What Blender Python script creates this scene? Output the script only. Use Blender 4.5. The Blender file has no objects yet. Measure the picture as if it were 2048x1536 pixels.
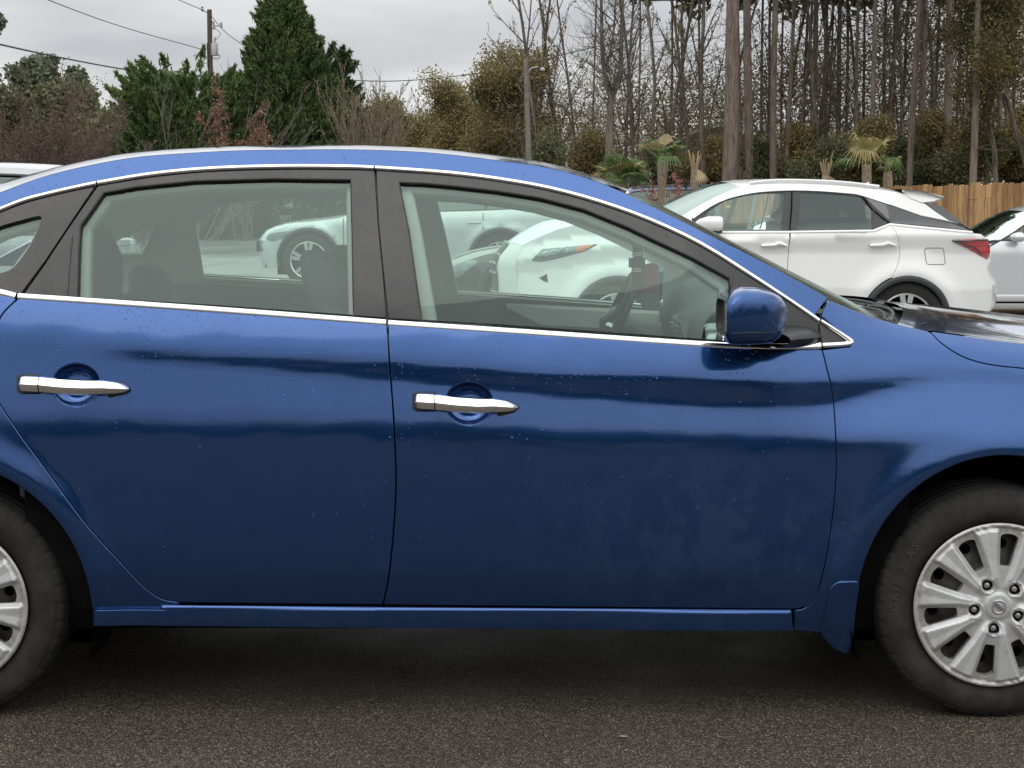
import bpy, math, random
import numpy as np
from mathutils import Vector, Matrix
from mathutils.geometry import delaunay_2d_cdt
R = math.radians
random.seed(7); np.random.seed(7)
SC = bpy.context.scene
COL = SC.collection

# ------------------------------------------------------------------ camera
CH = 1.295                      # camera height (m)
FPX = 3078.0                    # focal length in pixels of the 2048 px wide photograph
TH = math.atan((768 - 430) / FPX)
cam = bpy.data.cameras.new('camera'); camo = bpy.data.objects.new('camera', cam); COL.objects.link(camo)
cam.sensor_width = 36.0; cam.lens = FPX / 2048 * 36.0; cam.clip_start = 0.05; cam.clip_end = 2000
camo.location = (0, 0, CH); camo.rotation_euler = (math.pi / 2 - TH, 0, 0)
SC.camera = camo
CT, ST = math.cos(TH), math.sin(TH)

# ------------------------------------------------------------------ sky
SUN_EL, SUN_AZ = 52, 205
W = bpy.data.worlds.new('World'); SC.world = W; W.use_nodes = True
nt = W.node_tree; nt.nodes.clear(); N = nt.nodes; LK = nt.links
out = N.new('ShaderNodeOutputWorld')
sky = N.new('ShaderNodeTexSky'); sky.sky_type = 'NISHITA'; sky.sun_disc = False
sky.sun_elevation = R(SUN_EL); sky.sun_rotation = R(SUN_AZ); sky.dust_density = 3
bg1 = N.new('ShaderNodeBackground'); bg1.inputs[1].default_value = 0.08
LK.new(sky.outputs[0], bg1.inputs[0])
tc = N.new('ShaderNodeTexCoord')
sep = N.new('ShaderNodeSeparateXYZ'); LK.new(tc.outputs['Generated'], sep.inputs[0])
# cloud layer: stretch towards the horizon like a flat deck of stratus
dv = N.new('ShaderNodeMath'); dv.operation = 'ADD'; dv.inputs[1].default_value = 0.12
LK.new(sep.outputs[2], dv.inputs[0])
mx = N.new('ShaderNodeMath'); mx.operation = 'MAXIMUM'; mx.inputs[1].default_value = 0.06; LK.new(dv.outputs[0], mx.inputs[0])
vd = N.new('ShaderNodeVectorMath'); vd.operation = 'DIVIDE'
cb = N.new('ShaderNodeCombineXYZ')
for i in range(3): LK.new(mx.outputs[0], cb.inputs[i])
LK.new(tc.outputs['Generated'], vd.inputs[0]); LK.new(cb.outputs[0], vd.inputs[1])
nz = N.new('ShaderNodeTexNoise'); nz.inputs['Scale'].default_value = 0.5; nz.inputs['Detail'].default_value = 5; nz.inputs['Roughness'].default_value = 0.48
LK.new(vd.outputs[0], nz.inputs['Vector'])
cr = N.new('ShaderNodeValToRGB'); cr.color_ramp.elements[0].position = 0.36; cr.color_ramp.elements[0].color = (0.60, 0.62, 0.65, 1)
cr.color_ramp.elements[1].position = 0.60; cr.color_ramp.elements[1].color = (1.06, 1.07, 1.06, 1)
LK.new(nz.outputs['Fac'], cr.inputs[0])
# overcast luminance rises from horizon to zenith (CIE overcast sky)
el = N.new('ShaderNodeMapRange'); el.inputs[1].default_value = 0.0; el.inputs[2].default_value = 1.0
el.inputs[3].default_value = 0.74; el.inputs[4].default_value = 2.3; LK.new(sep.outputs[2], el.inputs[0])
sc_ = N.new('ShaderNodeVectorMath'); sc_.operation = 'SCALE'; LK.new(cr.outputs[0], sc_.inputs[0]); LK.new(el.outputs[0], sc_.inputs['Scale'])
bg2 = N.new('ShaderNodeBackground'); LK.new(sc_.outputs[0], bg2.inputs[0]); bg2.inputs[1].default_value = 1.0
ms = N.new('ShaderNodeMixShader'); ms.inputs[0].default_value = 0.93
LK.new(bg1.outputs[0], ms.inputs[1]); LK.new(bg2.outputs[0], ms.inputs[2]); LK.new(ms.outputs[0], out.inputs[0])
sun = bpy.data.lights.new('sun', 'SUN'); sun.energy = 0.6; sun.angle = R(50); sun.color = (1, .97, .93)
suno = bpy.data.objects.new('sun', sun); COL.objects.link(suno)
# rotation: sky sun_rotation measured clockwise from +Y
_a = R(SUN_AZ); _d = Vector((math.sin(_a) * math.cos(R(SUN_EL)), math.cos(_a) * math.cos(R(SUN_EL)), math.sin(R(SUN_EL))))
suno.rotation_euler = (-_d).to_track_quat('-Z', 'Y').to_euler(); suno.location = (0, -5, 30)
SC.view_settings.view_transform = 'Standard'; SC.view_settings.look = 'None'
SC.view_settings.exposure = 0.08; SC.view_settings.gamma = 1.0; SC.view_settings.use_curve_mapping = False
SC.cycles.max_bounces = 10; SC.cycles.transparent_max_bounces = 24
SC.cycles.glossy_bounces = 5; SC.cycles.diffuse_bounces = 3; SC.cycles.caustics_reflective = False; SC.cycles.caustics_refractive = False
SC.cycles.sample_clamp_indirect = 6

# ------------------------------------------------------------------ pixel helpers (photograph px -> point at a real distance)
def pxz(px, py, Y):
    """photo pixel -> (X, Z) on the vertical plane at world distance Y"""
    u = (np.asarray(px, float) - 1024) / FPX; v = (np.asarray(py, float) - 768) / FPX
    dy = CT - v * ST; dz = -(v * CT + ST)
    return u * Y / dy, CH + dz * Y / dy

# ------------------------------------------------------------------ object helpers
def tag(o, label=None, cat=None, group=None, kind=None):
    if label: o['label'] = label
    if cat: o['category'] = cat
    if group: o['group'] = group
    if kind: o['kind'] = kind
    return o
def empty(name, loc=(0, 0, 0), rz=0, parent=None):
    o = bpy.data.objects.new(name, None); COL.objects.link(o); o.location = loc; o.rotation_euler = (0, 0, rz)
    o.empty_display_size = .2
    if parent: o.parent = parent
    return o
def link(name, me, mat=None, parent=None, loc=None):
    o = bpy.data.objects.new(name, me); COL.objects.link(o)
    if parent: o.parent = parent
    if mat is not None and len(me.materials) == 0: me.materials.append(mat)
    if loc is not None: o.location = loc
    return o
def children(o): return [c for c in bpy.data.objects if c.parent is o]
def copy_tree(o, parent=None, kids=None):
    if kids is None:
        kids = {}
        for c in bpy.data.objects:
            if c.parent: kids.setdefault(c.parent.name, []).append(c)
    c = o.copy(); COL.objects.link(c); c.parent = parent
    for ch in kids.get(o.name, []): copy_tree(ch, c, kids)
    return c

class MD:
    """collects vertices, faces, optional per-vertex normals"""
    def __init__(s): s.v = []; s.f = []; s.n = []; s.k = 0; s.hasn = False; s.mi = []
    def add(s, v, f, n=None, m=0):
        v = np.asarray(v, float).reshape(-1, 3)
        s.v.append(v); s.f += [tuple(int(i) + s.k for i in q) for q in f]; s.mi += [m] * len(f)
        if n is None: s.n.append(np.zeros_like(v))
        else: s.n.append(np.asarray(n, float).reshape(-1, 3)); s.hasn = True
        s.k += len(v); return s
    def box(s, x0, x1, y0, y1, z0, z1, m=0):
        v = [(x, y, z) for x in (x0, x1) for y in (y0, y1) for z in (z0, z1)]
        return s.add(v, [(0, 1, 3, 2), (4, 6, 7, 5), (0, 4, 5, 1), (2, 3, 7, 6), (0, 2, 6, 4), (1, 5, 7, 3)], m=m)
    def tube(s, pts, rad, n=8, caps=True, m=0, squash=1.0):
        pts = [Vector(p) for p in pts]
        if not hasattr(rad, '__len__'): rad = [rad] * len(pts)
        V = []; up = Vector((0, 0, 1))
        for i, p in enumerate(pts):
            t = (pts[min(i + 1, len(pts) - 1)] - pts[max(i - 1, 0)]).normalized()
            a = t.cross(up)
            if a.length < .05: a = t.cross(Vector((0, 1, 0)))
            a.normalize(); b = t.cross(a).normalized()
            for k in range(n):
                th = 2 * math.pi * k / n
                V.append(p + (a * math.cos(th) + b * math.sin(th) * squash) * rad[i])
        F = []
        for i in range(len(pts) - 1):
            for k in range(n):
                F.append((i * n + k, i * n + (k + 1) % n, (i + 1) * n + (k + 1) % n, (i + 1) * n + k))
        if caps: F.append(tuple(range(n))[::-1]); F.append(tuple((len(pts) - 1) * n + k for k in range(n)))
        return s.add([tuple(p) for p in V], F, m=m)
    def lathe(s, prof, n=48, axis='y', c=(0, 0, 0), m=0):
        """prof: list of (a, r) a along axis"""
        V = []; F = []
        for a, r in prof:
            for k in range(n):
                t = 2 * math.pi * k / n
                if axis == 'y': V.append((c[0] + r * math.cos(t), c[1] + a, c[2] + r * math.sin(t)))
                elif axis == 'z': V.append((c[0] + r * math.cos(t), c[1] + r * math.sin(t), c[2] + a))
                else: V.append((c[0] + a, c[1] + r * math.cos(t), c[2] + r * math.sin(t)))
        for i in range(len(prof) - 1):
            for k in range(n):
                F.append((i * n + k, i * n + (k + 1) % n, (i + 1) * n + (k + 1) % n, (i + 1) * n + k))
        return s.add(V, F, m=m)
    def prism(s, poly, y0, y1, m=0):
        """extrude polygon in (x,z) between y0 and y1"""
        n = len(poly); v = [(x, y0, z) for x, z in poly] + [(x, y1, z) for x, z in poly]
        f = [tuple(range(n)), tuple(range(2 * n - 1, n - 1, -1))] + [(i, (i + 1) % n, n + (i + 1) % n, n + i) for i in range(n)]
        return s.add(v, f, m=m)
    def grid(s, P, nrm=None, m=0, flip=False):
        """P: array (a,b,3)"""
        P = np.asarray(P, float); a, b = P.shape[:2]
        F = [(i * b + j, i * b + j + 1, (i + 1) * b + j + 1, (i + 1) * b + j) for i in range(a - 1) for j in range(b - 1)]
        if flip: F = [f[::-1] for f in F]
        return s.add(P.reshape(-1, 3), F, nrm, m=m)
    def build(s, name, mat=None, parent=None, smooth=True, bevel=0, angle=40, loc=None, sub=0):
        me = bpy.data.meshes.new(name)
        V = np.concatenate(s.v) if s.v else np.zeros((0, 3))
        me.from_pydata(V.tolist(), [], s.f); me.update()
        mats = mat if isinstance(mat, (list, tuple)) else [mat]
        for q in mats: me.materials.append(q)
        if len(mats) > 1: me.polygons.foreach_set('material_index', s.mi)
        if smooth: me.shade_smooth()
        if s.hasn:
            NN = np.concatenate(s.n); me.normals_split_custom_set_from_vertices(NN.tolist())
        elif smooth:
            try: me.set_sharp_from_angle(angle=R(angle))
            except Exception: pass
        o = link(name, me, None, parent, loc)
        if bevel:
            b = o.modifiers.new('bevel', 'BEVEL'); b.width = bevel; b.segments = 2; b.limit_method = 'ANGLE'; b.angle_limit = R(35)
        if sub:
            b = o.modifiers.new('sub', 'SUBSURF'); b.levels = sub; b.render_levels = sub
        return o

def in_poly(P, poly):
    x, y = P[:, 0], P[:, 1]; c = np.zeros(len(P), bool); n = len(poly)
    j = n - 1
    for i in range(n):
        xi, yi = poly[i]; xj, yj = poly[j]
        cond = ((yi > y) != (yj > y))
        if abs(yj - yi) > 1e-12:
            c ^= cond & (x < (xj - xi) * (y - yi) / (yj - yi) + xi)
        j = i
    return c
def resample(poly, step, closed=True):
    out = []; n = len(poly)
    for i in range(n if closed else n - 1):
        a = np.array(poly[i]); b = np.array(poly[(i + 1) % n]); L = np.linalg.norm(b - a)
        if L < 1e-5: continue
        k = max(1, int(math.ceil(L / step)))
        for t in range(k): out.append(tuple(a + (b - a) * t / k))
    if not closed: out.append(tuple(poly[-1]))
    return out
def smooth_line(pts, n=8, closed=False):
    """Catmull-Rom through points"""
    P = [np.array(p, float) for p in pts]; m = len(P); out = []
    rng = range(m) if closed else range(m - 1)
    for i in rng:
        p0 = P[(i - 1) % m] if closed or i > 0 else P[0] * 2 - P[1]
        p1 = P[i]; p2 = P[(i + 1) % m]
        p3 = P[(i + 2) % m] if closed or i + 2 < m else P[-1] * 2 - P[-2]
        for k in range(n):
            t = k / n
            out.append(tuple(.5 * ((2 * p1) + (-p0 + p2) * t + (2 * p0 - 5 * p1 + 4 * p2 - p3) * t * t + (-p0 + 3 * p1 - 3 * p2 + p3) * t ** 3)))
    if not closed: out.append(tuple(P[-1]))
    return out
def area(poly):
    a = 0
    for i in range(len(poly)):
        x0, y0 = poly[i]; x1, y1 = poly[(i + 1) % len(poly)]; a += x0 * y1 - x1 * y0
    return a / 2
def ccw(poly): return list(poly) if area(poly) > 0 else list(poly)[::-1]
def offset(poly, d):
    """shrink a ccw polygon by d"""
    P = np.array(poly); n = len(P)
    e = np.roll(P, -1, 0) - P; L = np.linalg.norm(e, axis=1, keepdims=True); L[L < 1e-9] = 1; e /= L
    nn = np.stack([-e[:, 1], e[:, 0]], 1)
    m = nn + np.roll(nn, 1, 0); k = (m * m).sum(1, keepdims=True) / 2; k[k < .35] = .35
    return [tuple(p) for p in P + m / k * d]
def round_poly(poly, r, k=4):
    """round corners of polygon"""
    out = []; n = len(poly)
    for i in range(n):
        p = np.array(poly[i], float); a = np.array(poly[i - 1], float); b = np.array(poly[(i + 1) % n], float)
        rr = r[i] if hasattr(r, '__len__') else r
        la, lb = np.linalg.norm(a - p), np.linalg.norm(b - p); q = min(rr, la * .45, lb * .45)
        if q < 1e-5: out.append(tuple(p)); continue
        pa = p + (a - p) / la * q; pb = p + (b - p) / lb * q
        for t in np.linspace(0, 1, k + 1): out.append(tuple((1 - t) ** 2 * pa + 2 * t * (1 - t) * p + t * t * pb))
    return out

class Surf:
    """side of a car as half width w(x,z); near side is local -y"""
    def __init__(s, f): s.f = f
    def w(s, x, z): return s.f(np.asarray(x, float), np.asarray(z, float))
    def pos(s, x, z, d=0.0):
        x = np.asarray(x, float); z = np.asarray(z, float); w = s.w(x, z); P = np.stack([x, -w, z], -1)
        return P if d == 0 else P + s.nrm(x, z) * d
    def nrm(s, x, z, e=.0012):
        wx = (s.w(x + e, z) - s.w(x - e, z)) / (2 * e); wz = (s.w(x, z + e) - s.w(x, z - e)) / (2 * e)
        n = np.stack([-wx, -np.ones_like(wx), -wz], -1); return n / np.linalg.norm(n, axis=-1, keepdims=True)

def panel(S, poly, step=.02, holes=(), gap=0.0, lift=0.0, r=.0016, depth=.015, refine=(), md=None, edge=True, bstep=None, thick=0):
    """skin piece on surface S inside outline poly (x,z), rounded edge turned inwards"""
    md = md or MD(); poly = ccw(poly)
    bs = bstep or min(step, .02)
    poly = resample(poly, bs)
    if gap: poly = offset(poly, gap)
    hl = [resample(ccw(h), bs) for h in holes]
    P = np.array(poly); x0, z0 = P.min(0); x1, z1 = P.max(0)
    gx, gz = np.meshgrid(np.arange(x0 + step * .37, x1, step), np.arange(z0 + step * .43, z1, step))
    G = np.stack([gx.ravel(), gz.ravel()], 1)
    for (cx, cz, rr, st) in refine:
        ax, az = np.meshgrid(np.arange(cx - rr, cx + rr, st), np.arange(cz - rr, cz + rr, st))
        A = np.stack([ax.ravel(), az.ravel()], 1); A = A[np.hypot(A[:, 0] - cx, A[:, 1] - cz) < rr]
        G = G[np.hypot(G[:, 0] - cx, G[:, 1] - cz) >= rr]; G = np.concatenate([G, A])
    ip = offset(poly, step * .45) if len(poly) > 3 else poly
    keep = in_poly(G, poly) & in_poly(G, ip)
    for h in hl: keep &= ~in_poly(G, offset(h, -step * .4))
    G = G[keep]
    vs = [Vector(p) for p in poly]; es = [(i, (i + 1) % len(poly)) for i in range(len(poly))]
    loops = [list(range(len(poly)))]
    for h in hl:
        k = len(vs); vs += [Vector(p) for p in h]; es += [(k + i, k + (i + 1) % len(h)) for i in range(len(h))]; loops.append([k + i for i in range(len(h))])
    vs += [Vector(p) for p in G.tolist()]
    rv, re, rf, ov, oe, of = delaunay_2d_cdt(vs, es, [], 0, 1e-7)
    V2 = np.array([tuple(v) for v in rv]); F = np.array([tuple(f) for f in rf])
    C = V2[F].mean(1); k = in_poly(C, poly)
    for h in hl: k &= ~in_poly(C, h)
    F = F[k]
    p3 = S.pos(V2[:, 0], V2[:, 1], lift); n3 = S.nrm(V2[:, 0], V2[:, 1])
    # orientation: outward is -y : in (x,z) ccw gives normal -y
    a = V2[F]; ar = (a[:, 1, 0] - a[:, 0, 0]) * (a[:, 2, 1] - a[:, 0, 1]) - (a[:, 2, 0] - a[:, 0, 0]) * (a[:, 1, 1] - a[:, 0, 1])
    F[ar < 0] = F[ar < 0][:, ::-1]
    md.add(p3, [tuple(f) for f in F.tolist()], n3)
    if edge:
        for li, L in enumerate([poly] + hl):
            Q = np.array(L); n = len(Q)
            t = np.roll(Q, -1, 0) - np.roll(Q, 1, 0); t /= np.maximum(np.linalg.norm(t, axis=1, keepdims=True), 1e-9)
            o2 = np.stack([t[:, 1], -t[:, 0]], 1)
            if li > 0: o2 = -o2
            b = S.pos(Q[:, 0], Q[:, 1], lift); nn = S.nrm(Q[:, 0], Q[:, 1])
            T = np.stack([o2[:, 0], np.zeros(n), o2[:, 1]], 1); T -= nn * (T * nn).sum(1, keepdims=True); T /= np.linalg.norm(T, axis=1, keepdims=True)
            rings = [b, b + T * r * .7 - nn * r * .3, b + T * r - nn * r, b + T * r - nn * (depth)]
            nr = [nn, (nn + T) / 1.414, T, T]
            A = np.stack(rings, 0); NR = np.stack(nr, 0); Fc = []
            for q in range(3):
                for i in range(n):
                    j = (i + 1) % n; f = (q * n + i, (q + 1) * n + i, (q + 1) * n + j, q * n + j)
                    Fc.append(f if li == 0 else f[::-1])
            md.add(A.reshape(-1, 3), Fc, NR.reshape(-1, 3))
    return md

def strip(S, pts, width, lift=.004, md=None, thick=.006, closed=False):
    """moulding with rounded section following pts (x,z) on S; width scalar or list"""
    md = md or MD(); pts = resample(pts, .02, closed)
    Q = np.array(pts); n = len(Q)
    if closed: t = np.roll(Q, -1, 0) - np.roll(Q, 1, 0)
    else:
        t = np.gradient(Q, axis=0)
    t /= np.maximum(np.linalg.norm(t, axis=1, keepdims=True), 1e-9)
    o = np.stack([-t[:, 1], t[:, 0]], 1)
    wd = np.full(n, width) if not hasattr(width, '__len__') else np.interp(np.linspace(0, 1, n), np.linspace(0, 1, len(width)), width)
    rows = []; ks = [(-.5, -.006), (-.48, .2), (-.36, .75), (-.15, 1), (.15, 1), (.36, .75), (.48, .2), (.5, -.006)]
    for a, h in ks:
        q = Q + o * (wd * a)[:, None]
        hh = (lift + (thick * h if h > 0 else -lift - .006))
        rows.append(S.pos(q[:, 0], q[:, 1], hh))
    A = np.stack(rows, 1)
    if closed: A = np.concatenate([A, A[:1]])
    # outward orientation
    md.grid(A, flip=True)
    return md
# ------------------------------------------------------------------ materials
def nodes(name):
    m = bpy.data.materials.new(name); m.use_nodes = True
    t = m.node_tree; b = t.nodes['Principled BSDF']; return m, t, b
def setp(b, **k):
    names = dict(base='Base Color', rough='Roughness', metal='Metallic', coat='Coat Weight', crough='Coat Roughness', ior='IOR', spec='Specular IOR Level',
                 trans='Transmission Weight', alpha='Alpha', emis='Emission Color', estr='Emission Strength', sheen='Sheen Weight', sub='Subsurface Weight', aniso='Anisotropic', cior='Coat IOR')
    for q, v in k.items():
        i = b.inputs[names[q]]
        i.default_value = (*v, 1) if isinstance(v, tuple) and len(v) == 3 else v
class G:
    """tiny node graph helper"""
    def __init__(s, t): s.t = t
    def n(s, typ, **k):
        x = s.t.nodes.new(typ)
        for a, v in k.items(): setattr(x, a, v)
        return x
    def l(s, a, b): s.t.links.new(a, b)
    def coord(s, kind='Object', scale=None):
        c = s.n('ShaderNodeTexCoord').outputs[kind]
        if scale is None: return c
        m = s.n('ShaderNodeMapping'); m.inputs['Scale'].default_value = scale if hasattr(scale, '__len__') else (scale,) * 3
        s.l(c, m.inputs[0]); return m.outputs[0]
    def noise(s, vec, scale=5, detail=3, rough=.5, dist=0):
        x = s.n('ShaderNodeTexNoise'); x.inputs['Scale'].default_value = scale; x.inputs['Detail'].default_value = detail
        x.inputs['Roughness'].default_value = rough; x.inputs['Distortion'].default_value = dist
        if vec: s.l(vec, x.inputs['Vector'])
        return x.outputs['Fac']
    def vor(s, vec, scale=5, feature='F1', rnd=1):
        x = s.n('ShaderNodeTexVoronoi', feature=feature); x.inputs['Scale'].default_value = scale; x.inputs['Randomness'].default_value = rnd
        if vec: s.l(vec, x.inputs['Vector'])
        return x
    def ramp(s, f, stops):
        x = s.n('ShaderNodeValToRGB'); e = x.color_ramp.elements
        while len(e) < len(stops): e.new(.5)
        for q, (p, c) in zip(e, stops): q.position = p; q.color = (*c, 1) if hasattr(c, '__len__') else (c, c, c, 1)
        s.l(f, x.inputs[0]); return x.outputs[0]
    def math(s, op, a, b=None, c=None, clamp=False):
        x = s.n('ShaderNodeMath', operation=op, use_clamp=clamp)
        for i, v in enumerate((a, b, c)):
            if v is None: continue
            if isinstance(v, (int, float)): x.inputs[i].default_value = v
            else: s.l(v, x.inputs[i])
        return x.outputs[0]
    def mr(s, v, a, b, c=0, d=1, typ='LINEAR'):
        x = s.n('ShaderNodeMapRange', interpolation_type=typ)
        s.l(v, x.inputs[0])
        for i, q in enumerate((a, b, c, d)): x.inputs[i + 1].default_value = q
        return x.outputs[0]
    def mix(s, f, a, b, mode='MIX'):
        x = s.n('ShaderNodeMix', data_type='RGBA', blend_type=mode)
        for i, v in ((0, f), (6, a), (7, b)):
            if isinstance(v, (int, float)): x.inputs[i].default_value = v if i == 0 else (v, v, v, 1)
            elif isinstance(v, tuple): x.inputs[i].default_value = (*v, 1)
            else: s.l(v, x.inputs[i])
        return x.outputs[2]
    def xyz(s, vec):
        x = s.n('ShaderNodeSeparateXYZ'); s.l(vec, x.inputs[0]); return x.outputs
    def bump(s, h, strength=.3, dist=.01, nrm=None):
        x = s.n('ShaderNodeBump'); x.inputs['Strength'].default_value = strength; x.inputs['Distance'].default_value = dist
        s.l(h, x.inputs['Height'])
        if nrm: s.l(nrm, x.inputs['Normal'])
        return x.outputs[0]

def simple(name, base, rough=.5, metal=0, var=.15, scale=30, bump=0.0, **k):
    m, t, b = nodes(name); g = G(t); setp(b, rough=rough, metal=metal, **k)
    f = g.noise(g.coord(), scale, 4, .6)
    lo = tuple(max(0, c * (1 - var)) for c in base); hi = tuple(c * (1 + var) for c in base)
    g.l(g.ramp(f, [(.3, lo), (.7, hi)]), b.inputs['Base Color'])
    if bump: g.l(g.bump(f, bump, .004), b.inputs['Normal'])
    return m

def drops(g, co, scale, keep, size):
    """sparse round water beads: 0..1 height"""
    v = g.vor(co, scale); d = v.outputs['Distance']; c = g.xyz(v.outputs['Color'])
    k = g.math('GREATER_THAN', keep, c[0])
    s = g.mr(c[1], 0, 1, size * .45, size)
    h = g.math('SUBTRACT', 1.0, g.math('DIVIDE', d, s), clamp=True)
    return g.math('MULTIPLY', g.math('POWER', h, .6), k)

def paint(name, base, flake=.25, dirt=None, metal=.7, rough=.34, beads=True):
    m, t, b = nodes(name); g = G(t)
    co = g.coord()
    setp(b, base=base, metal=metal, rough=rough, coat=1.0, crough=.035, cior=1.55)
    col = g.mix(g.mr(g.noise(co, 900, 1), .35, .65), tuple(c * (1 - flake) for c in base), tuple(c * (1 + flake) for c in base))
    h = g.math('MULTIPLY', g.noise(co, 420, 2), .00003)          # orange peel
    nrm = g.bump(h, 1.0, 1.0)
    if beads:
        z = g.xyz(co)[2]
        patch = g.mr(g.noise(co, 5, 3, .6), .38, .62)
        up = g.mr(z, .72, .98, .06, .85)
        keep = g.math('MULTIPLY', patch, up)
        d1 = drops(g, co, 115, keep, .27); d2 = drops(g, co, 52, g.math('MULTIPLY', keep, .3), .17)
        hh = g.math('ADD', g.math('MULTIPLY', d1, .0007), g.math('MULTIPLY', d2, .0009))
        nrm = g.bump(hh, 1.0, 1.0, nrm)
    rg = None
    if dirt:
        rg, dm = dirt(g, co)
        col = g.mix(dm, col, (.05, .075, .125))
        g.l(g.mr(dm, 0, 1, 1.0, .38), b.inputs['Coat Weight'])
        g.l(g.mr(dm, 0, 1, .035, .32), b.inputs['Coat Roughness'])
        g.l(g.mr(dm, 0, 1, metal, .3), b.inputs['Metallic'])
    g.l(col, b.inputs['Base Color'])
    g.l(nrm, b.inputs['Normal']); g.l(nrm, b.inputs['Coat Normal'])
    return m
def blue_dirt(g, co):
    x, y, z = g.xyz(co)
    # road film low on the front door and fender, with wetted patches left clean
    a = g.math('SUBTRACT', 1.0, g.math('ABSOLUTE', g.math('DIVIDE', g.math('SUBTRACT', x, .60), .62)), clamp=True)
    zz = g.math('SUBTRACT', 1.0, g.math('ABSOLUTE', g.math('DIVIDE', g.math('SUBTRACT', z, .50), .27)), clamp=True)
    m0 = g.mr(g.math('MULTIPLY', g.math('POWER', a, .6), g.math('POWER', zz, .7)), .05, .8)
    big = g.mr(g.noise(g.coord(scale=(1, 1, .7)), 7, 7, .75, .2), .47, .52)
    fine = g.mr(g.noise(co, 70, 3, .7), .3, .62, .55, 1)
    low = g.math('MULTIPLY', g.mr(z, .30, .17), g.mr(g.noise(co, 22, 5, .7), .47, .56))
    d = g.math('MULTIPLY', g.math('MULTIPLY', m0, big), fine)
    film = g.math('MULTIPLY', g.mr(z, .55, .20, 0, .035), 1.0)
    d = g.math('ADD', g.math('MULTIPLY', d, .36), g.math('ADD', g.math('MULTIPLY', low, .38), film), clamp=True)
    return None, d

M = {}
M['blue'] = paint('blue_paint', (.006, .058, .215), metal=.84, rough=.18, dirt=blue_dirt)
def white_dirt(g, co):
    z = g.xyz(co)[2]
    return None, g.math('MULTIPLY', g.mr(z, .8, .2, 0, .35), g.mr(g.noise(co, 6, 4), .3, .7, .3, 1))
M['white'] = paint('white_pearl_paint', (.76, .76, .745), flake=.02, metal=0.0, rough=.4, beads=False)
M['pale'] = paint('pale_silver_paint', (.50, .53, .53), flake=.05, metal=.35, rough=.35, beads=False)
M['silver'] = paint('silver_paint', (.62, .64, .65), flake=.05, metal=.4, rough=.3, beads=False)
M['black_paint'] = paint('black_paint', (.012, .012, .014), flake=.1, metal=.3, beads=False)
M['navy'] = paint('slate_blue_paint', (.035, .06, .12), metal=.5, beads=False)
M['red_paint'] = paint('red_paint', (.35, .02, .02), metal=.2, beads=False)
M['chrome'] = simple('chrome_trim', (.90, .90, .89), .13, 1.0, .04, 60)
M['grey_paint'] = paint('mid_grey_paint', (.30, .31, .32), flake=.05, metal=.5, rough=.35, beads=False)
M['alu'] = simple('machined_aluminium', (.72, .73, .74), .28, 1.0, .06)
# weathered matte black trim with pale chalky patches and water marks
m, t, b = nodes('weathered_black_trim'); g = G(t); co = g.coord()
f1 = g.noise(co, 6, 5, .65, .6); f2 = g.noise(g.coord(scale=(60, 60, 12)), 3, 3, .6)
col = g.mix(g.mr(f1, .35, .62), (.014, .014, .015), (.042, .040, .039)); col = g.mix(g.mr(f2, .5, .75, 0, .35), col, (.035, .035, .035))
d = drops(g, co, 170, g.math('MULTIPLY', g.mr(f1, .4, .6), .6), .24); col = g.mix(d, col, (.02, .02, .02))
g.l(col, b.inputs['Base Color']); setp(b, rough=.19); g.l(g.bump(g.math('MULTIPLY', d, .001), 1, 1), b.inputs['Normal'])
M['trim'] = m
M['rubber'] = simple('black_rubber_seal', (.018, .018, .018), .55, 0, .2, 40)
M['black'] = simple('black_plastic', (.022, .022, .023), .38, 0, .2, 20, bump=.1)
M['cladding'] = simple('grey_black_cladding', (.045, .047, .05), .6, 0, .2, 30, bump=.1)
M['under'] = simple('underbody_black', (.006, .006, .006), .9, 0, .4, 8, spec=.05)
M['dark_gloss'] = simple('gloss_black_glass', (.02, .022, .024), .08, 0, .1, 10, coat=1.0)
M['seat'] = simple('charcoal_cloth', (.055, .057, .06), .9, 0, .15, 300, bump=.25)
M['seat_grey'] = simple('grey_cloth', (.16, .17, .18), .9, 0, .1, 300, bump=.25)
M['cream'] = simple('cream_leather', (.50, .48, .43), .6, 0, .05, 60)
M['liner'] = simple('pale_grey_headliner', (.58, .59, .58), .95, 0, .05, 200, bump=.1)
M['wheel_rim'] = simple('black_leather_wheel', (.02, .02, .021), .45)
M['dash'] = simple('charcoal_dashboard_plastic', (.10, .105, .105), .55, 0, .1, 200, bump=.15)
M['dash_grey'] = simple('grey_interior_plastic', (.30, .31, .31), .55, 0, .05, 100, bump=.1)
M['silver_plastic'] = simple('silver_interior_trim', (.55, .56, .56), .3, .6, .05, 50)
M['steel'] = simple('dirty_steel_wheel', (.10, .09, .08), .5, .6, .5, 25)
M['amber'] = simple('amber_reflector', (.55, .14, .03), .2, 0, .1, 20, coat=1.0)
M['paper'] = simple('white_paper', (.75, .75, .73), .7, 0, .04, 20)
M['ink'] = simple('black_print', (.03, .03, .03), .6)
M['yellow_print'] = simple('yellow_print', (.80, .62, .03), .6)
M['cardred'] = simple('dull_red_card', (.30, .05, .045), .6, 0, .2, 20)
M['wire'] = simple('dark_cable', (.02, .02, .022), .6)
M['pole'] = simple('weathered_pole_wood', (.17, .155, .13), .9, 0, .35, 12, bump=.4)
M['pole_dark'] = simple('creosoted_pole_wood', (.085, .07, .05), .9, 0, .3, 12, bump=.4)
M['galv'] = simple('galvanised_grey', (.33, .35, .36), .45, .3, .1, 8)
M['brick'] = simple('brick_red_wall', (.30, .13, .08), .9, 0, .2, 30)
M['roofing'] = simple('brown_roof_shingle', (.07, .065, .06), .95, 0, .3, 6)
M['fascia'] = simple('white_fascia_paint', (.72, .74, .74), .6)
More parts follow.
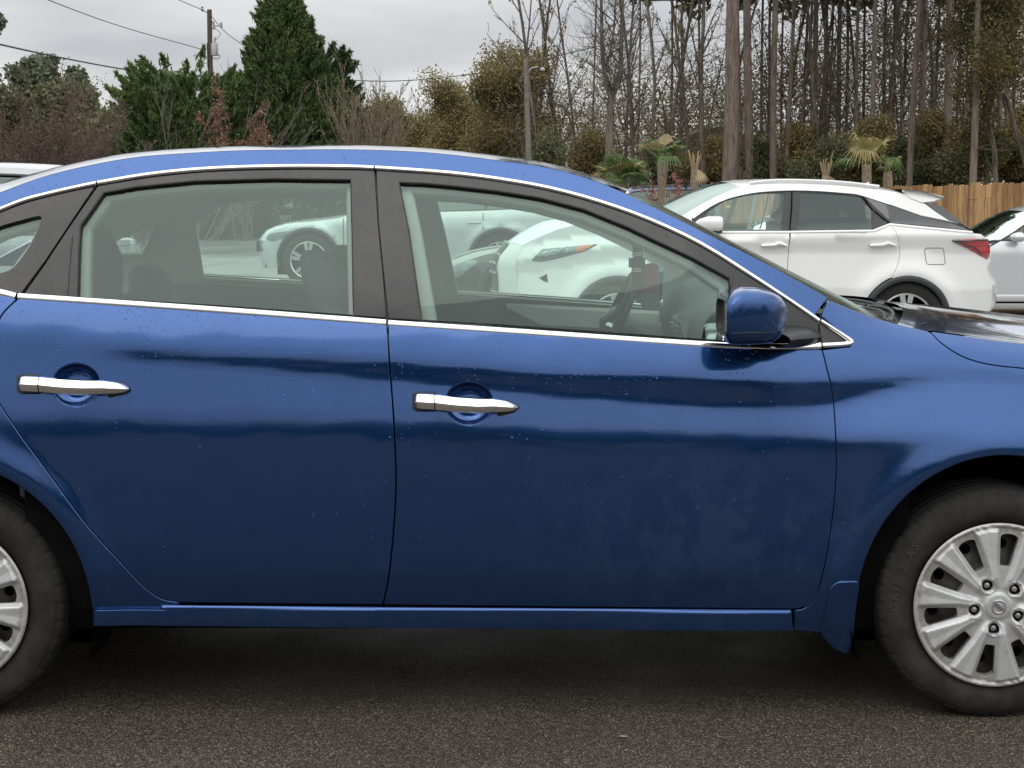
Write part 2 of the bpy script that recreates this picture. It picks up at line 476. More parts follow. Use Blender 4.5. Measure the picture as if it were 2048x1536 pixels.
M['glass_house'] = simple('dark_house_window', (.03, .035, .04), .1, 0, .1)

# hubcap: silver paint plastic with grime near the bottom of recesses
m, t, b = nodes('silver_hubcap_plastic'); g = G(t); co = g.coord()
f = g.noise(co, 14, 5, .7, .5); col = g.mix(g.mr(f, .46, .70, 0, .55), (.56, .57, .57), (.30, .28, .25))
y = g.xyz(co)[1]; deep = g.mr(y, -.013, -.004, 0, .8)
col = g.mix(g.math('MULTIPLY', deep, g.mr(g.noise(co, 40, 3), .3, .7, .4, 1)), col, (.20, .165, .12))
g.l(col, b.inputs['Base Color']); setp(b, rough=.42, metal=.35, coat=.3, crough=.2)
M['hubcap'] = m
# tyre
m, t, b = nodes('dusty_tyre_rubber'); g = G(t); co = g.coord()
f = g.noise(co, 9, 5, .7); col = g.mix(g.mr(f, .38, .64), (.015, .0145, .0135), (.036, .033, .029))
x, y, z = g.xyz(co); r2 = g.math('SQRT', g.math('ADD', g.math('MULTIPLY', x, x), g.math('MULTIPLY', z, z)))
col = g.mix(g.mr(r2, .290, .303), col, (.022, .022, .022))
g.l(col, b.inputs['Base Color']); setp(b, rough=.85, spec=.3)
rings = g.math('SINE', g.math('MULTIPLY', r2, 900)); g.l(g.bump(g.math('ADD', g.noise(co, 300, 2), g.math('MULTIPLY', rings, .3)), .25, .001), b.inputs['Normal'])
M['tyre'] = m

M['tyre_letter'] = simple('worn_tyre_lettering', (.046, .043, .037), .8)
def glass(name, tint, film=.0, refl=1.0, rough=.015, filmcol=(.5, .55, .53), smear=False):
    m, t, b = nodes(name); g = G(t); t.nodes.remove(b); o = t.nodes['Material Output']
    tr = g.n('ShaderNodeBsdfTransparent'); tr.inputs[0].default_value = (*tint, 1)
    gl = g.n('ShaderNodeBsdfGlossy'); gl.inputs['Roughness'].default_value = rough; gl.inputs[0].default_value = (.84, 1, .94, 1)
    fr = g.n('ShaderNodeFresnel'); fr.inputs[0].default_value = 1.5
    f = g.math('MULTIPLY', fr.outputs[0], 1.9 * refl, clamp=True)
    co = g.coord()
    ff = g.math('MULTIPLY', g.mr(g.noise(co, 3, 4, .6), .3, .7, .5, 1.3), film)
    if smear: 
        d = drops(g, co, 160, g.mr(g.noise(co, 4, 3), .45, .7, .0, .25), .22); ff = g.math('ADD', ff, g.math('MULTIPLY', d, .04))
    df = g.n('ShaderNodeBsdfDiffuse'); df.inputs[0].default_value = (*filmcol, 1)
    m1 = g.n('ShaderNodeMixShader'); g.l(ff, m1.inputs[0]); g.l(tr.outputs[0], m1.inputs[1]); g.l(df.outputs[0], m1.inputs[2])
    m2 = g.n('ShaderNodeMixShader'); g.l(f, m2.inputs[0]); g.l(m1.outputs[0], m2.inputs[1]); g.l(gl.outputs[0], m2.inputs[2])
    g.l(m2.outputs[0], o.inputs[0]); return m
M['glass'] = glass('green_tinted_glass', (.82, .95, .90), film=.02, refl=.78, smear=False)
M['glass2'] = glass('clear_tinted_glass', (.70, .82, .78), film=.02)
M['privacy'] = glass('dark_privacy_glass', (.03, .034, .037), film=.0)
M['windshield'] = glass('wet_windshield_glass', (.62, .74, .68), film=.22, rough=.12, smear=False)
M['screen_dark'] = glass('dark_windshield_glass', (.25, .3, .28), film=.04)
M['lamp_clear'] = glass('clear_lamp_lens', (.85, .9, .9), film=.03)
m, t, b = nodes('red_tail_lamp'); g = G(t)
f = g.noise(g.coord(scale=(1, 1, 26)), 3, 1); g.l(g.ramp(f, [(.38, (.16, .004, .01)), (.6, (.62, .02, .03))]), b.inputs['Base Color']); setp(b, rough=.12, coat=1.0)
M['tail'] = m

# asphalt: worn brown-grey aggregate, damp
def asphalt():
    m, t, b = nodes('asphalt'); g = G(t); co = g.coord('Object')
    x, y, z = g.xyz(co)
    v = g.vor(co, 190); cell = g.xyz(v.outputs['Color'])
    stone = g.ramp(cell[0], [(0, (.052, .043, .034)), (.40, (.102, .083, .065)), (.72, (.165, .136, .106)), (.94, (.27, .23, .185)), (.99, (.42, .36, .28))])
    binder = (.036, .027, .019)
    col = g.mix(g.mr(v.outputs['Distance'], .30, .62), stone, binder)
    v2 = g.vor(co, 260); c2 = g.xyz(v2.outputs['Color'])[1]
    col = g.mix(g.mr(c2, .90, .97, 0, .5), col, (.20, .18, .15))
    big = g.noise(co, 1.3, 5, .6); col = g.mix(g.mr(big, .35, .7, 0, .45), col, (.024, .021, .018))
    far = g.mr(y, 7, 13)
    fcol = g.ramp(g.noise(co, .55, 6, .65, .3), [(.3, (.17, .172, .165)), (.7, (.27, .275, .265))])  # far asphalt paler: sky sheen on the wet lot put into the base colour
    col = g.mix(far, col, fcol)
    g.l(col, b.inputs['Base Color'])
    wet = g.mr(g.noise(g.coord('Object', (1, .5, 1)), .35, 4, .6), .42, .6)
    rg = g.mix(far, g.mr(g.noise(co, 2.2, 4), .3, .7, .42, .66), g.mr(wet, 0, 1, .40, .16))
    g.l(rg, b.inputs['Roughness']); g.l(g.mr(far, 0, 1, .28, .6), b.inputs['Specular IOR Level'])
    h = g.math('ADD', g.math('MULTIPLY', g.math('SUBTRACT', 1.0, v.outputs['Distance']), .0035), g.math('MULTIPLY', g.noise(co, 500, 2), .0012))
    h = g.math('MULTIPLY', h, g.mr(y, 5, 11, 1, .08))
    g.l(g.bump(h, .9, 1.0), b.inputs['Normal'])
    return m
M['asphalt'] = asphalt()
m, t, b = nodes('leaf_litter'); g = G(t); co = g.coord()
v = g.vor(co, 9); g.l(g.ramp(g.xyz(v.outputs['Color'])[0], [(0, (.05, .035, .022)), (.5, (.13, .09, .055)), (.85, (.20, .15, .09)), (1, (.06, .08, .03))]), b.inputs['Base Color'])
setp(b, rough=.95); g.l(g.bump(v.outputs['Distance'], .6, .03), b.inputs['Normal']); M['litter'] = m

# cedar planks, different per plank
m, t, b = nodes('cedar_plank'); g = G(t); oi = g.n('ShaderNodeObjectInfo')
co = g.coord(scale=(14, 14, 1.1)); ad = g.n('ShaderNodeVectorMath', operation='ADD'); g.l(co, ad.inputs[0])
cbn = g.n('ShaderNodeCombineXYZ'); g.l(g.math('MULTIPLY', oi.outputs['Random'], 37.0), cbn.inputs[0]); g.l(g.math('MULTIPLY', oi.outputs['Random'], 91.0), cbn.inputs[2]); g.l(cbn.outputs[0], ad.inputs[1])
grain = g.noise(ad.outputs[0], 1.6, 6, .65, 1.2)
c0 = g.ramp(oi.outputs['Random'], [(0, (.30, .155, .060)), (.35, (.46, .265, .11)), (.7, (.58, .36, .16)), (1, (.38, .21, .09))])
col = g.mix(g.mr(grain, .42, .66, 0, .75), c0, (.10, .055, .028)); col = g.mix(g.mr(grain, .28, .36, .35, 0), col, (.5, .42, .28))
g.l(col, b.inputs['Base Color']); setp(b, rough=.8); g.l(g.bump(grain, .4, .004), b.inputs['Normal']); M['cedar'] = m

M['screen_pale'] = glass('pale_windshield_glass', (.22, .27, .255), film=.04, refl=.24)
def bark(name, c0, c1, sx=9, sz=1.6):
    m, t, b = nodes(name); g = G(t); co = g.coord(scale=(sx, sx, sz)); f = g.noise(co, 1.4, 5, .65, .8)
    oi = g.n('ShaderNodeObjectInfo')
    col = g.ramp(f, [(.32, c0), (.62, c1)])
    hv = g.n('ShaderNodeHueSaturation'); g.l(col, hv.inputs['Color']); g.l(g.mr(oi.outputs['Random'], 0, 1, .7, 1.3), hv.inputs['Value'])
    g.l(hv.outputs[0], b.inputs['Base Color']); setp(b, rough=.95); g.l(g.bump(f, .6, .03), b.inputs['Normal']); return m
M['pine_bark'] = bark('pine_bark', (.09, .068, .055), (.27, .21, .175))
M['dark_bark'] = bark('dark_grey_bark', (.06, .05, .04), (.20, .165, .13))
M['tan_bark'] = bark('tan_twig_bark', (.10, .078, .055), (.23, .18, .13))
M['maroon_bark'] = bark('reddish_brown_twigs', (.09, .06, .05), (.21, .14, .12))
M['grey_bark'] = bark('grey_brown_twigs', (.13, .115, .09), (.30, .26, .21))
M['palm_bark'] = bark('palm_trunk_fibre', (.13, .095, .065), (.36, .28, .20), 12, 12)

def foliage(name, cols, trans=.25, rough=.6, scale=.8):
    m, t, b = nodes(name); g = G(t); t.nodes.remove(b); o = t.nodes['Material Output']
    ge = g.n('ShaderNodeNewGeometry'); oi = g.n('ShaderNodeObjectInfo')
    rnd = ge.outputs['Random Per Island']; big = g.noise(g.coord(), scale, 3, .6)
    f = g.math('ADD', g.math('MULTIPLY', rnd, .45), g.math('MULTIPLY', g.mr(big, .3, .7), .55))
    n = len(cols); col = g.ramp(f, [(i / (n - 1), c) for i, c in enumerate(cols)])
    hv = g.n('ShaderNodeHueSaturation'); g.l(col, hv.inputs['Color']); g.l(g.mr(oi.outputs['Random'], 0, 1, .85, 1.15), hv.inputs['Value']); col = hv.outputs[0]
    p = g.n('ShaderNodeBsdfPrincipled'); setp(p, rough=rough, spec=.25); g.l(col, p.inputs['Base Color'])
    tl = g.n('ShaderNodeBsdfTranslucent'); g.l(col, tl.inputs[0])
    mx = g.n('ShaderNodeMixShader'); mx.inputs[0].default_value = trans; g.l(p.outputs[0], mx.inputs[1]); g.l(tl.outputs[0], mx.inputs[2]); g.l(mx.outputs[0], o.inputs[0])
    return m
M['cypress'] = foliage('cypress_sprays', [(.035, .055, .022), (.08, .125, .042), (.14, .20, .068), (.20, .25, .09)])
M['magnolia'] = foliage('glossy_dark_green_leaves', [(.03, .055, .025), (.06, .105, .04), (.11, .16, .07)], rough=.4)
M['pine_needle'] = foliage('grey_green_pine_needles', [(.07, .085, .055), (.12, .14, .09), (.18, .20, .13)])
M['olive'] = foliage('olive_brown_leaves', [(.11, .095, .04), (.22, .19, .08), (.33, .27, .12), (.31, .22, .10)])
M['tanleaf'] = foliage('tan_autumn_leaves', [(.13, .10, .05), (.23, .185, .085), (.30, .25, .10), (.20, .20, .07)])
M['yellowleaf'] = foliage('yellow_green_leaves', [(.12, .12, .035), (.21, .20, .06), (.30, .27, .10)])
M['darkbush'] = foliage('dark_understory_leaves', [(.06, .07, .038), (.11, .125, .06), (.17, .17, .09), (.22, .185, .11)])
M['wood'] = foliage('mixed_brown_olive_undergrowth', [(.085, .08, .048), (.165, .155, .08), (.22, .185, .105), (.29, .23, .14), (.17, .20, .08)], scale=.5)
M['lampglass'] = simple('smoky_lamp_unit', (.16, .19, .19), .12, .3, .3, 25, coat=1.0)
M['fuzz'] = foliage('reddish_brown_fine_twig_tips', [(.085, .058, .045), (.145, .098, .075), (.20, .14, .11)])
M['copper'] = foliage('copper_brown_leaves', [(.13, .065, .042), (.21, .11, .07), (.28, .17, .11)])
M['pinkleaf'] = foliage('dull_pink_leaves', [(.22, .09, .07), (.36, .17, .13), (.30, .22, .13)])
M['greenpalm'] = foliage('green_palm_leaf', [(.05, .095, .03), (.10, .17, .055), (.17, .25, .09)])
M['yellowpalm'] = foliage('yellowed_palm_leaf', [(.15, .15, .06), (.31, .27, .11), (.46, .37, .18)])
M['drypalm'] = foliage('dry_palm_leaf', [(.30, .22, .12), (.50, .40, .24)])
M['frondy'] = foliage('brown_green_drooping_leaves', [(.05, .05, .02), (.11, .10, .04), (.20, .15, .05)])
# ------------------------------------------------------------------ ground
def gz_at(y):
    return np.interp(y, [-400, 7.0, 10, 14, 17, 24, 34, 60, 100, 400], [0, 0, -.04, -.09, .06, .36, .50, .9, 1.0, 3.0])
def gxy(x, y): g_ = float(gz_at(y)); return g_ * float(np.clip(1 - (x + 2) / 5, 0, 1)) if g_ > 0 and y < 90 else g_
def build_ground():
    ys = np.concatenate([[-600, -200, -60, -25, -10, -3], np.arange(0, 8, 1.0), np.arange(8, 36, .5), [40, 45, 50, 60, 70, 80, 100, 140, 200, 400, 900]])
    xs = np.concatenate([[-700, -200, -80, -50, -40, -30, -24], np.arange(-20, 21, 2.0), [24, 30, 40, 50, 80, 200, 700]])
    P = np.array([[(x, y, gxy(x, y) - (.12 if y > 70 else 0)) for y in ys] for x in xs])
    md = MD(); md.grid(P, flip=True)
    return tag(md.build('ground', M['litter']), kind='structure')
ground = build_ground()
ground.location.z = -.03
# fence line (world): from far left to near right
FA = np.array([-9.6, 68.2]); FB = np.array([9.3, 28.0])
def fence_y(x): return FA[1] + (x - FA[0]) * (FB[1] - FA[1]) / (FB[0] - FA[0])
def build_lot():
    ys = np.concatenate([[-60, -25, -10, -3], np.arange(0, 8, .5), np.arange(8, 80.1, .5)])
    md = MD(); rows = []
    for y in ys:
        xr = np.clip(FA[0] + (y - FA[1]) * (FB[0] - FA[0]) / (FB[1] - FA[1]) - 1.2, -60, 24) if y > 8 else 24
        if 8 < y <= 16: xr = 9.0 - 0 * y if y > 12.5 else 24
        elif y > 16: xr = min(xr, 9.0)
        rows.append([(-60 + (xr + 60) * t, y, gxy(-60 + (xr + 60) * t, y)) for t in np.linspace(0, 1, 60)])
    md.grid(np.array(rows))
    o = md.build('parking_lot', M['asphalt']); return tag(o, kind='structure')
build_lot()

# ------------------------------------------------------------------ blue sedan: surfaces
YC = 3.828 + .885          # centre plane distance, body widest at 3.83 m
ZH = .30                   # wheel centre height
XF, XR = (1993 - 1024) / FPX * 3.951, (-110 - 1024) / FPX * 3.951
def zl(pts, Y=3.87):
    """px polyline -> (x array, z array)"""
    P = np.array(pts, float); return pxz(P[:, 0], P[:, 1], Y)
crest = zl([(-900, 545), (1600, 655), (1640, 640), (1657, 600), (1700, 617), (1755, 636), (1846, 659), (2048, 686), (2300, 715)], 3.97)
# front part of hood crest continues down towards the nose
crest = (np.append(crest[0], [1.80, 2.05, 2.3]), np.append(crest[1], [.885, .80, .69]))
belt = zl([(-900, 560), (-300, 575), (40, 593), (775, 645), (1460, 690), (1700, 692), (2048, 735), (2300, 770)])
belt = (np.append(belt[0], [1.9, 2.3]), np.append(belt[1], [.78, .60]))
L1 = zl([(-900, 640), (0, 672), (225, 693), (500, 708), (775, 718), (1100, 745), (1400, 752), (1650, 763), (1800, 757), (1930, 751), (2100, 760), (2500, 800)])
L2 = zl([(-900, 642), (0, 674), (225, 714), (500, 736), (775, 758), (1100, 785), (1400, 808), (1650, 812), (1800, 775), (1930, 755), (2100, 764), (2500, 805)])
L3 = zl([(-900, 800), (0, 832), (400, 832), (775, 835), (1200, 866), (1650, 868), (1850, 868), (2048, 858), (2500, 880)])
GX = np.arange(-2.7, 2.6, .02); GZ = np.arange(.05, 1.30, .004)
def blue_grid():
    al = np.zeros((len(GX), len(GZ)))
    i = lambda L, x: float(np.interp(x, L[0], L[1]))
    zpx = lambda py: float(pxz(1000, py, 3.87)[1])
    for a, x in enumerate(GX):
        zc, zb, z1, z2, z3 = i(crest, x), i(belt, x), i(L1, x), i(L2, x), i(L3, x)
        px = 1024 + x * 795
        front = np.clip((px - 1640) / 160, 0, 1)
        dip = np.clip((px - 205) / 40, 0, 1) * (1 - np.clip((px - 1800) / 130, 0, 1))
        band = (1 - dip) * 11 + dip * 2.0
        mid = 11.5 + 10 * np.clip((px - 1560) / 200, 0, 1)
        top = 21
        zs = [(1.40, top + 35 * front), (max(zc, zb + .012), top + 34 * front), (zb - .002, top + 5 * front), (z1 + .022, 15.5), (z1 + .004, 13.0),
              (z1 - .004, band), (z2 + .006, band), (z2 - .008, mid - 1), ((z2 + z3) / 2, mid), (z3 + .018, mid - 1.5), (z3 - .022, 4.2), (z3 - .07, 2.0), (zpx(1000), 0.0),
              (zpx(1142), -4), (zpx(1152), -9), (zpx(1205), -13), (zpx(1260), -18), (.05, -25)]
        zs = sorted(zs, key=lambda q: q[0]); Z = [q[0] for q in zs]
        for k in range(1, len(Z)):
            if Z[k] <= Z[k - 1]: Z[k] = Z[k - 1] + 1e-4
        al[a] = np.interp(GZ, Z, [q[1] for q in zs])
    # smoothing
    def sm(A, s, ax):
        k = np.exp(-.5 * (np.arange(-3 * s, 3 * s + 1) / s) ** 2); k /= k.sum()
        return np.apply_along_axis(lambda v: np.convolve(np.pad(v, len(k) // 2, mode='edge'), k, mode='valid'), ax, A)
    al = sm(al, 1.6, 1); al = sm(al, 2, 0)
    sl = np.tan(np.radians(al)) * .004
    k0 = int((.66 - GZ[0]) / .004)
    w = np.zeros_like(al); cs = np.cumsum(sl, 1); w = -(cs - cs[:, k0:k0 + 1])
    plan = .871 - .0035 * np.abs(GX + .1) ** 2.2 - .05 * np.clip((np.abs(GX + .1) - 1.75), 0, 1) ** 1.6 * 2
    w += plan[:, None]
    # arch flares
    X, Z = np.meshgrid(GX, GZ, indexing='ij')
    for xc in (XF, XR):
        r = np.hypot(X - xc, Z - ZH); 
        w += .010 * np.exp(-((r - .40) / .045) ** 2)
    return w
BW = blue_grid()
def bil(A, gx, gz, x, z):
    x = np.clip((x - gx[0]) / (gx[1] - gx[0]), 0, len(gx) - 1.001); z = np.clip((z - gz[0]) / (gz[1] - gz[0]), 0, len(gz) - 1.001)
    # catmull-ish smooth interpolation along z to keep reflections smooth
    i = x.astype(int); j = z.astype(int); u = x - i; v = z - j
    def row(ii):
        j0 = np.clip(j - 1, 0, len(gz) - 1); j1 = j; j2 = np.clip(j + 1, 0, len(gz) - 1); j3 = np.clip(j + 2, 0, len(gz) - 1)
        a, b, c, d = A[ii, j0], A[ii, j1], A[ii, j2], A[ii, j3]
        return b + .5 * v * (c - a + v * (2 * a - 5 * b + 4 * c - d + v * (3 * (b - c) + d - a)))
    i0 = np.clip(i - 1, 0, len(gx) - 1); i2 = np.clip(i + 1, 0, len(gx) - 1); i3 = np.clip(i + 2, 0, len(gx) - 1)
    a, b, c, d = row(i0), row(i), row(i2), row(i3)
    return b + .5 * u * (c - a + u * (2 * a - 5 * b + 4 * c - d + u * (3 * (b - c) + d - a)))
SCOOPS = []
def low_w(x, z, scoops=True):
    w = bil(BW, GX, GZ, np.asarray(x, float), np.asarray(z, float))
    w = w + .00030 * np.sin(21 * x + 9 * z + 1.3) * np.sin(27 * z - 6 * x) + .00016 * np.sin(43 * x - 17 * z) * np.sin(38 * z + 11 * x + .7)
    if scoops:
        for cx, cz, a, b, dp in SCOOPS:
            r = np.hypot((x - cx) / a, (z - cz) / b)
            w = w - dp * np.clip(1 - r ** 4.5, 0, 1)
    return w
S_low = Surf(low_w)
def up_w(x, z):
    x = np.asarray(x, float); z = np.asarray(z, float)
    zb = np.interp(x, belt[0], belt[1]); dz = z - zb
    base = bil(BW, GX, GZ, x, zb * np.ones_like(z)) - .012
    w = base - .31 * dz - .32 * dz * dz
    # greenhouse narrows towards the tail
    w = w - .06 * np.clip(-(x + .9), 0, 2) ** 2 * np.clip(dz / .3, 0, 1) - .012 * np.clip(x - .2, 0, 2) * 0
    return w
S_up = Surf(up_w)
def px_on(S, pts, d=0.0):
    out = []
    for px, py in pts:
        Y = 3.9
        for _ in range(6):
            x, z = pxz(px, py, Y); Y = YC - float(S.w(np.array([float(x)]), np.array([float(z)]))[0]) - d
        out.append((float(x), float(z)))
    return out
# handle scoops
for cx, cy, ax in ((152, 770, .0610), (938, 807, .0610)):
    (x, z), = px_on(Surf(lambda x, z: low_w(x, z, False)), [(cx, cy)])
    SCOOPS.append((x, z, ax, .0535, .024))

# ------------------------------------------------------------------ blue sedan: traced outlines
GAPC = [(1619, 622), (1637, 690), (1645, 700), (1655, 740), (1667, 799), (1672, 877), (1673, 945), (1667, 1022), (1655, 1104), (1639, 1173), (1621, 1206), (1600, 1217), (1580, 1219)]
GAPB = [(775, 645), (780, 740), (788, 850), (792, 960), (788, 1050), (778, 1150), (766, 1210)]
GAPR = [(35, 597), (2, 632), (-22, 690), (-28, 740), (-8, 795), (30, 855), (47, 880), (102, 953), (171, 1047), (239, 1123), (285, 1172), (322, 1198), (363, 1206)]
bot = lambda x: 1206 + (x - 363) * (1219 - 1206) / (1580 - 363)
def P_(S, pts, sm=0):
    q = px_on(S, pts); return smooth_line(q, sm) if sm else q
car = empty('sedan', (0, YC, 0))
tag(car, 'wet dark blue four-door sedan with chrome window trim filling the foreground', 'car')
def tri(a, b, n=5): return [(a[0] + (b[0] - a[0]) * t / n, a[1] + (b[1] - a[1]) * t / n) for t in range(n)]

gB = P_(S_low, GAPB, 4); gC = P_(S_low, GAPC[2:], 4); gR = P_(S_low, GAPR, 4)
beltpx = lambda x: float(np.interp(x, [-300, 40, 775, 1460, 1640, 1700], [575, 597, 649, 695, 699, 694]))
def belt_line(x0, x1, n=24): return [(x, beltpx(x)) for x in np.linspace(x0, x1, n)]
hsc = SCOOPS
door_f = P_(S_low, belt_line(776, 1643)) + gC + P_(S_low, [(1400, bot(1400)), (1100, bot(1100)), (900, bot(900))]) + gB[::-1][0:-1]
front_door = panel(S_low, door_f, .016, gap=.0032, refine=[(hsc[1][0], hsc[1][1], .075, .003)]).build('front_door', M['blue'], car)
door_r = P_(S_low, belt_line(37, 774)) + gB[1:] + P_(S_low, [(600, bot(600)), (450, bot(450))]) + gR[::-1][0:-1]
rear_door = panel(S_low, door_r, .016, gap=.0032, refine=[(hsc[0][0], hsc[0][1], .075, .003)]).build('rear_door', M['blue'], car)

def arc(xc, zc, r, a0, a1, n=28, e=1.0):
    return [(xc + r * math.cos(R(a)), zc + r * e * math.sin(R(a))) for a in np.linspace(a0, a1, n)]
# front fender
RA = .362
A0 = px_on(S_low, [(1657, 599), (1700, 617), (1755, 636), (1800, 648), (1846, 659), (1862, 665)])
hoodgap = P_(S_low, [(1862, 665), (1883, 686), (1925, 713), (1978, 729), (2048, 737), (2130, 745)], 4)
fend = smooth_line(A0, 4)[:-1] + hoodgap + [(1.80, .84), (1.98, .74), (2.02, .50), (1.95, .26), (1.62, .24)] + \
    arc(XF, ZH + .005, RA, 5, 176, 40, 1.07) + P_(S_low, [(1705, 1232), (1699, 1287), (1694, 1305), (1662, 1287), (1642, 1266), (1600, 1262), (1588, 1260), (1588, 1221), (1605, 1219), (1626, 1206), (1642, 1175)]) + gC[::-1][6:] + P_(S_low, [(1645, 700), (1700, 694), (1707, 686), (1643, 632)])
front_fender = panel(S_low, fend, .018, gap=.0028, r=.003, depth=.02, holes=()).build('front_fender', M['blue'], car)
# rear quarter: lower body behind the door
q_top = px_on(S_low, [(-300, 577), (-100, 580), (0, 590), (33, 597)])
quart = [(-1.95, q_top[0][1] + .01)] + q_top + gR[1:] + P_(S_low, [(352, 1211), (335, 1221), (186, 1221)]) + arc(XR, ZH, .378, 0, 172, 40, 1.0) + [(-1.86, .30), (-2.05, .32), (-2.12, .55), (-2.10, .98)]
quarter = panel(S_low, quart, .02, gap=.0028, r=.003, depth=.02).build('quarter_panel', M['blue'], car)
# rocker
zr = lambda px, py: float(px_on(S_low, [(px, py)])[0][1])
def rock_w(x, z):
    zt = np.interp(x, [-.93, .722], [zr(300, 1211), zr(1585, 1221)]) + .004
    d = zt - z
    return low_w(x, zt * np.ones_like(z), False) - .002 + .010 * np.sin(np.clip(d / .008, 0, 1) * math.pi / 2) - .08 * np.clip(d - .008, 0, 1) - 2.0 * np.clip(d - .03, 0, 1) ** 2
S_rock = Surf(rock_w)
rk = [px_on(S_rock, [p])[0] for p in [(368, 1210), (600, bot(600) + 3), (1000, bot(1000) + 3), (1585, 1221), (1585, 1261), (1300, 1260), (1000, 1257), (600, 1254), (200, 1250), (300, 1245), (340, 1212)]]
ZT0, ZT1 = zr(300, 1211), zr(1585, 1221)
zt_ = lambda x: ZT0 + (ZT1 - ZT0) * (x + .93) / 1.652
rk = [px_on(S_rock, [p])[0] for p in [(188, 1222), (334, 1221), (356, 1211), (600, bot(600) + 4), (1000, bot(1000) + 4), (1300, bot(1300) + 4), (1585, 1222), (1585, 1261), (1300, 1260), (1000, 1257), (600, 1254), (188, 1251)]]
rk = [(x, zt_(x) + .0025) for x in np.linspace(-.90, .715, 12)] + rk[7:] + [(rk[0][0], zt_(rk[0][0]) - .011), (rk[1][0], zt_(rk[1][0]) - .011)]
md = panel(S_rock, rk, .008, depth=.06)
md.build('rocker_panel', M['blue'], car)
# mud guard piece in front of the sill
mg = round_poly(P_(S_low, [(1716, 1163), (1676, 1164), (1661, 1177), (1653, 1223), (1642, 1262), (1662, 1288), (1694, 1306), (1702, 1280), (1708, 1220)]), .012)
panel(S_low, mg, .012, lift=.006, r=.004, depth=.012).build('mud_guard', M['blue'], car)

# upper body: roof rail and A pillar (blue) between chrome arc and roof edge
ARC = [(-420, 600), (-300, 545), (-200, 497), (-100, 455), (0, 416), (50, 397), (100, 384), (150, 373), (195, 364), (300, 347), (400, 337), (500, 332.5), (600, 331), (700, 332), (800, 336), (900, 343.5), (1000, 356), (1100, 374), (1200, 401), (1300, 437), (1400, 484), (1500, 546), (1600, 612), (1643, 640), (1706, 684)]
ROOFE = [(-420, 560), (-300, 505), (-200, 462), (-100, 422), (0, 385), (60, 362), (115, 345), (200, 326), (280, 313), (360, 307), (470, 301), (600, 299), (720, 299), (860, 305), (1000, 321), (1100, 336), (1200, 365), (1316, 419), (1432, 477), (1540, 532), (1655, 595)]
arcU = P_(S_up, ARC, 3); roofU = P_(S_up, ROOFE, 3)
arcblue = [p for p in arcU if p[0] < px_on(S_up, [(1641, 636)])[0][0]]
pillar = arcblue[::-1] + roofU
panel(S_up, [(x, z) for x, z in pillar], .02, gap=.0015, r=.002, depth=.012).build('roof_rail', M['blue'], car)
# roof skin
def edge_pts(n): 
    Q = np.array(roofU); L = np.r_[0, np.cumsum(np.hypot(*np.diff(Q, axis=0).T))]; return Q, L
Q, L = edge_pts(0)
x_head = px_on(S_up, [(1212, 370)])[0][0]
def roofsec(xz, zc, bow=0.0, n=26, p=2.4, inset=0.0, x_of=None):
    x, z = xz; w = float(S_up.w(np.array([x]), np.array([z]))[0]) - inset
    us = np.sin(np.linspace(-1, 1, 2 * n + 1) * math.pi / 2)
    return [(x + bow * (1 - u * u), u * w, z + (zc - z) * (1 - abs(u) ** p)) for u in us]
def edge_at(x):
    k = np.argsort(Q[:, 0]); return float(np.interp(x, Q[k, 0], Q[k, 1]))
SIL = np.array([(-300, 470), (-200, 436), (-100, 402), (0, 370), (60, 348), (140, 328), (200, 316), (280, 303), (360, 297), (470, 292), (600, 290), (720, 290), (860, 296), (1000, 310), (1100, 325), (1220, 360)], float)
sx, sz = pxz(SIL[:, 0], SIL[:, 1], 4.50)
def zc_at(x): return max(float(np.interp(x, sx, sz)) + .002, edge_at(x) + .012)
xr0 = -1.52
WS = pxz([1190, 1229, 1337, 1432, 1573, 1676, 1750], [352, 367, 419, 467, 539, 590, 628], 4.62)
def bow_at(x): return .10 * float(np.clip((x - x_head + .5) / .5, 0, 1)) ** 2
def zc_b(x):
    xc = x + bow_at(x); za = zc_at(xc); t = float(np.clip((x - x_head + .25) / .25, 0, 1)); zw = float(np.interp(xc, WS[0], WS[1])) if xc > WS[0][0] else za
    return za + (min(za, zw) - za) * t
rows = [roofsec((x, edge_at(x)), zc_b(x), bow=bow_at(x)) for x in np.linspace(xr0, x_head, 46)]
md = MD(); md.grid(np.array(rows)); roof = md.build('roof', M['blue'], car, angle=80)
# drip channel moulding along the roof
# windshield
apx = [p for p in roofU if p[0] >= x_head - .003]
apx = resample(apx, .03, closed=False)
low_end = px_on(S_up, [(1757, 640)])[0]
apx += resample([apx[-1], low_end], .03, closed=False)[1:]
rows = []
for i, (x, z) in enumerate(apx):
    t = i / (len(apx) - 1); b_ = .10 + .07 * t; rows.append(roofsec((x, z - .012 * t), float(np.interp(x + b_, WS[0], WS[1])), bow=b_, inset=.006 + .02 * t, p=2.6))
A = np.array(rows)
md = MD(); md.grid(A[1:]); windshield = md.build('windshield', M['windshield'], car, angle=80)
# frit border strip along windshield edge near side (black) and header
md = MD(); B = A.copy() - np.array([0, 0, .004]); k = 4
md.grid(B[1:, :k + 1]); md.grid(B[1:, -k - 1:]); md.grid(B[:3])
md.build('windshield_border', M['rubber'], car, angle=80)
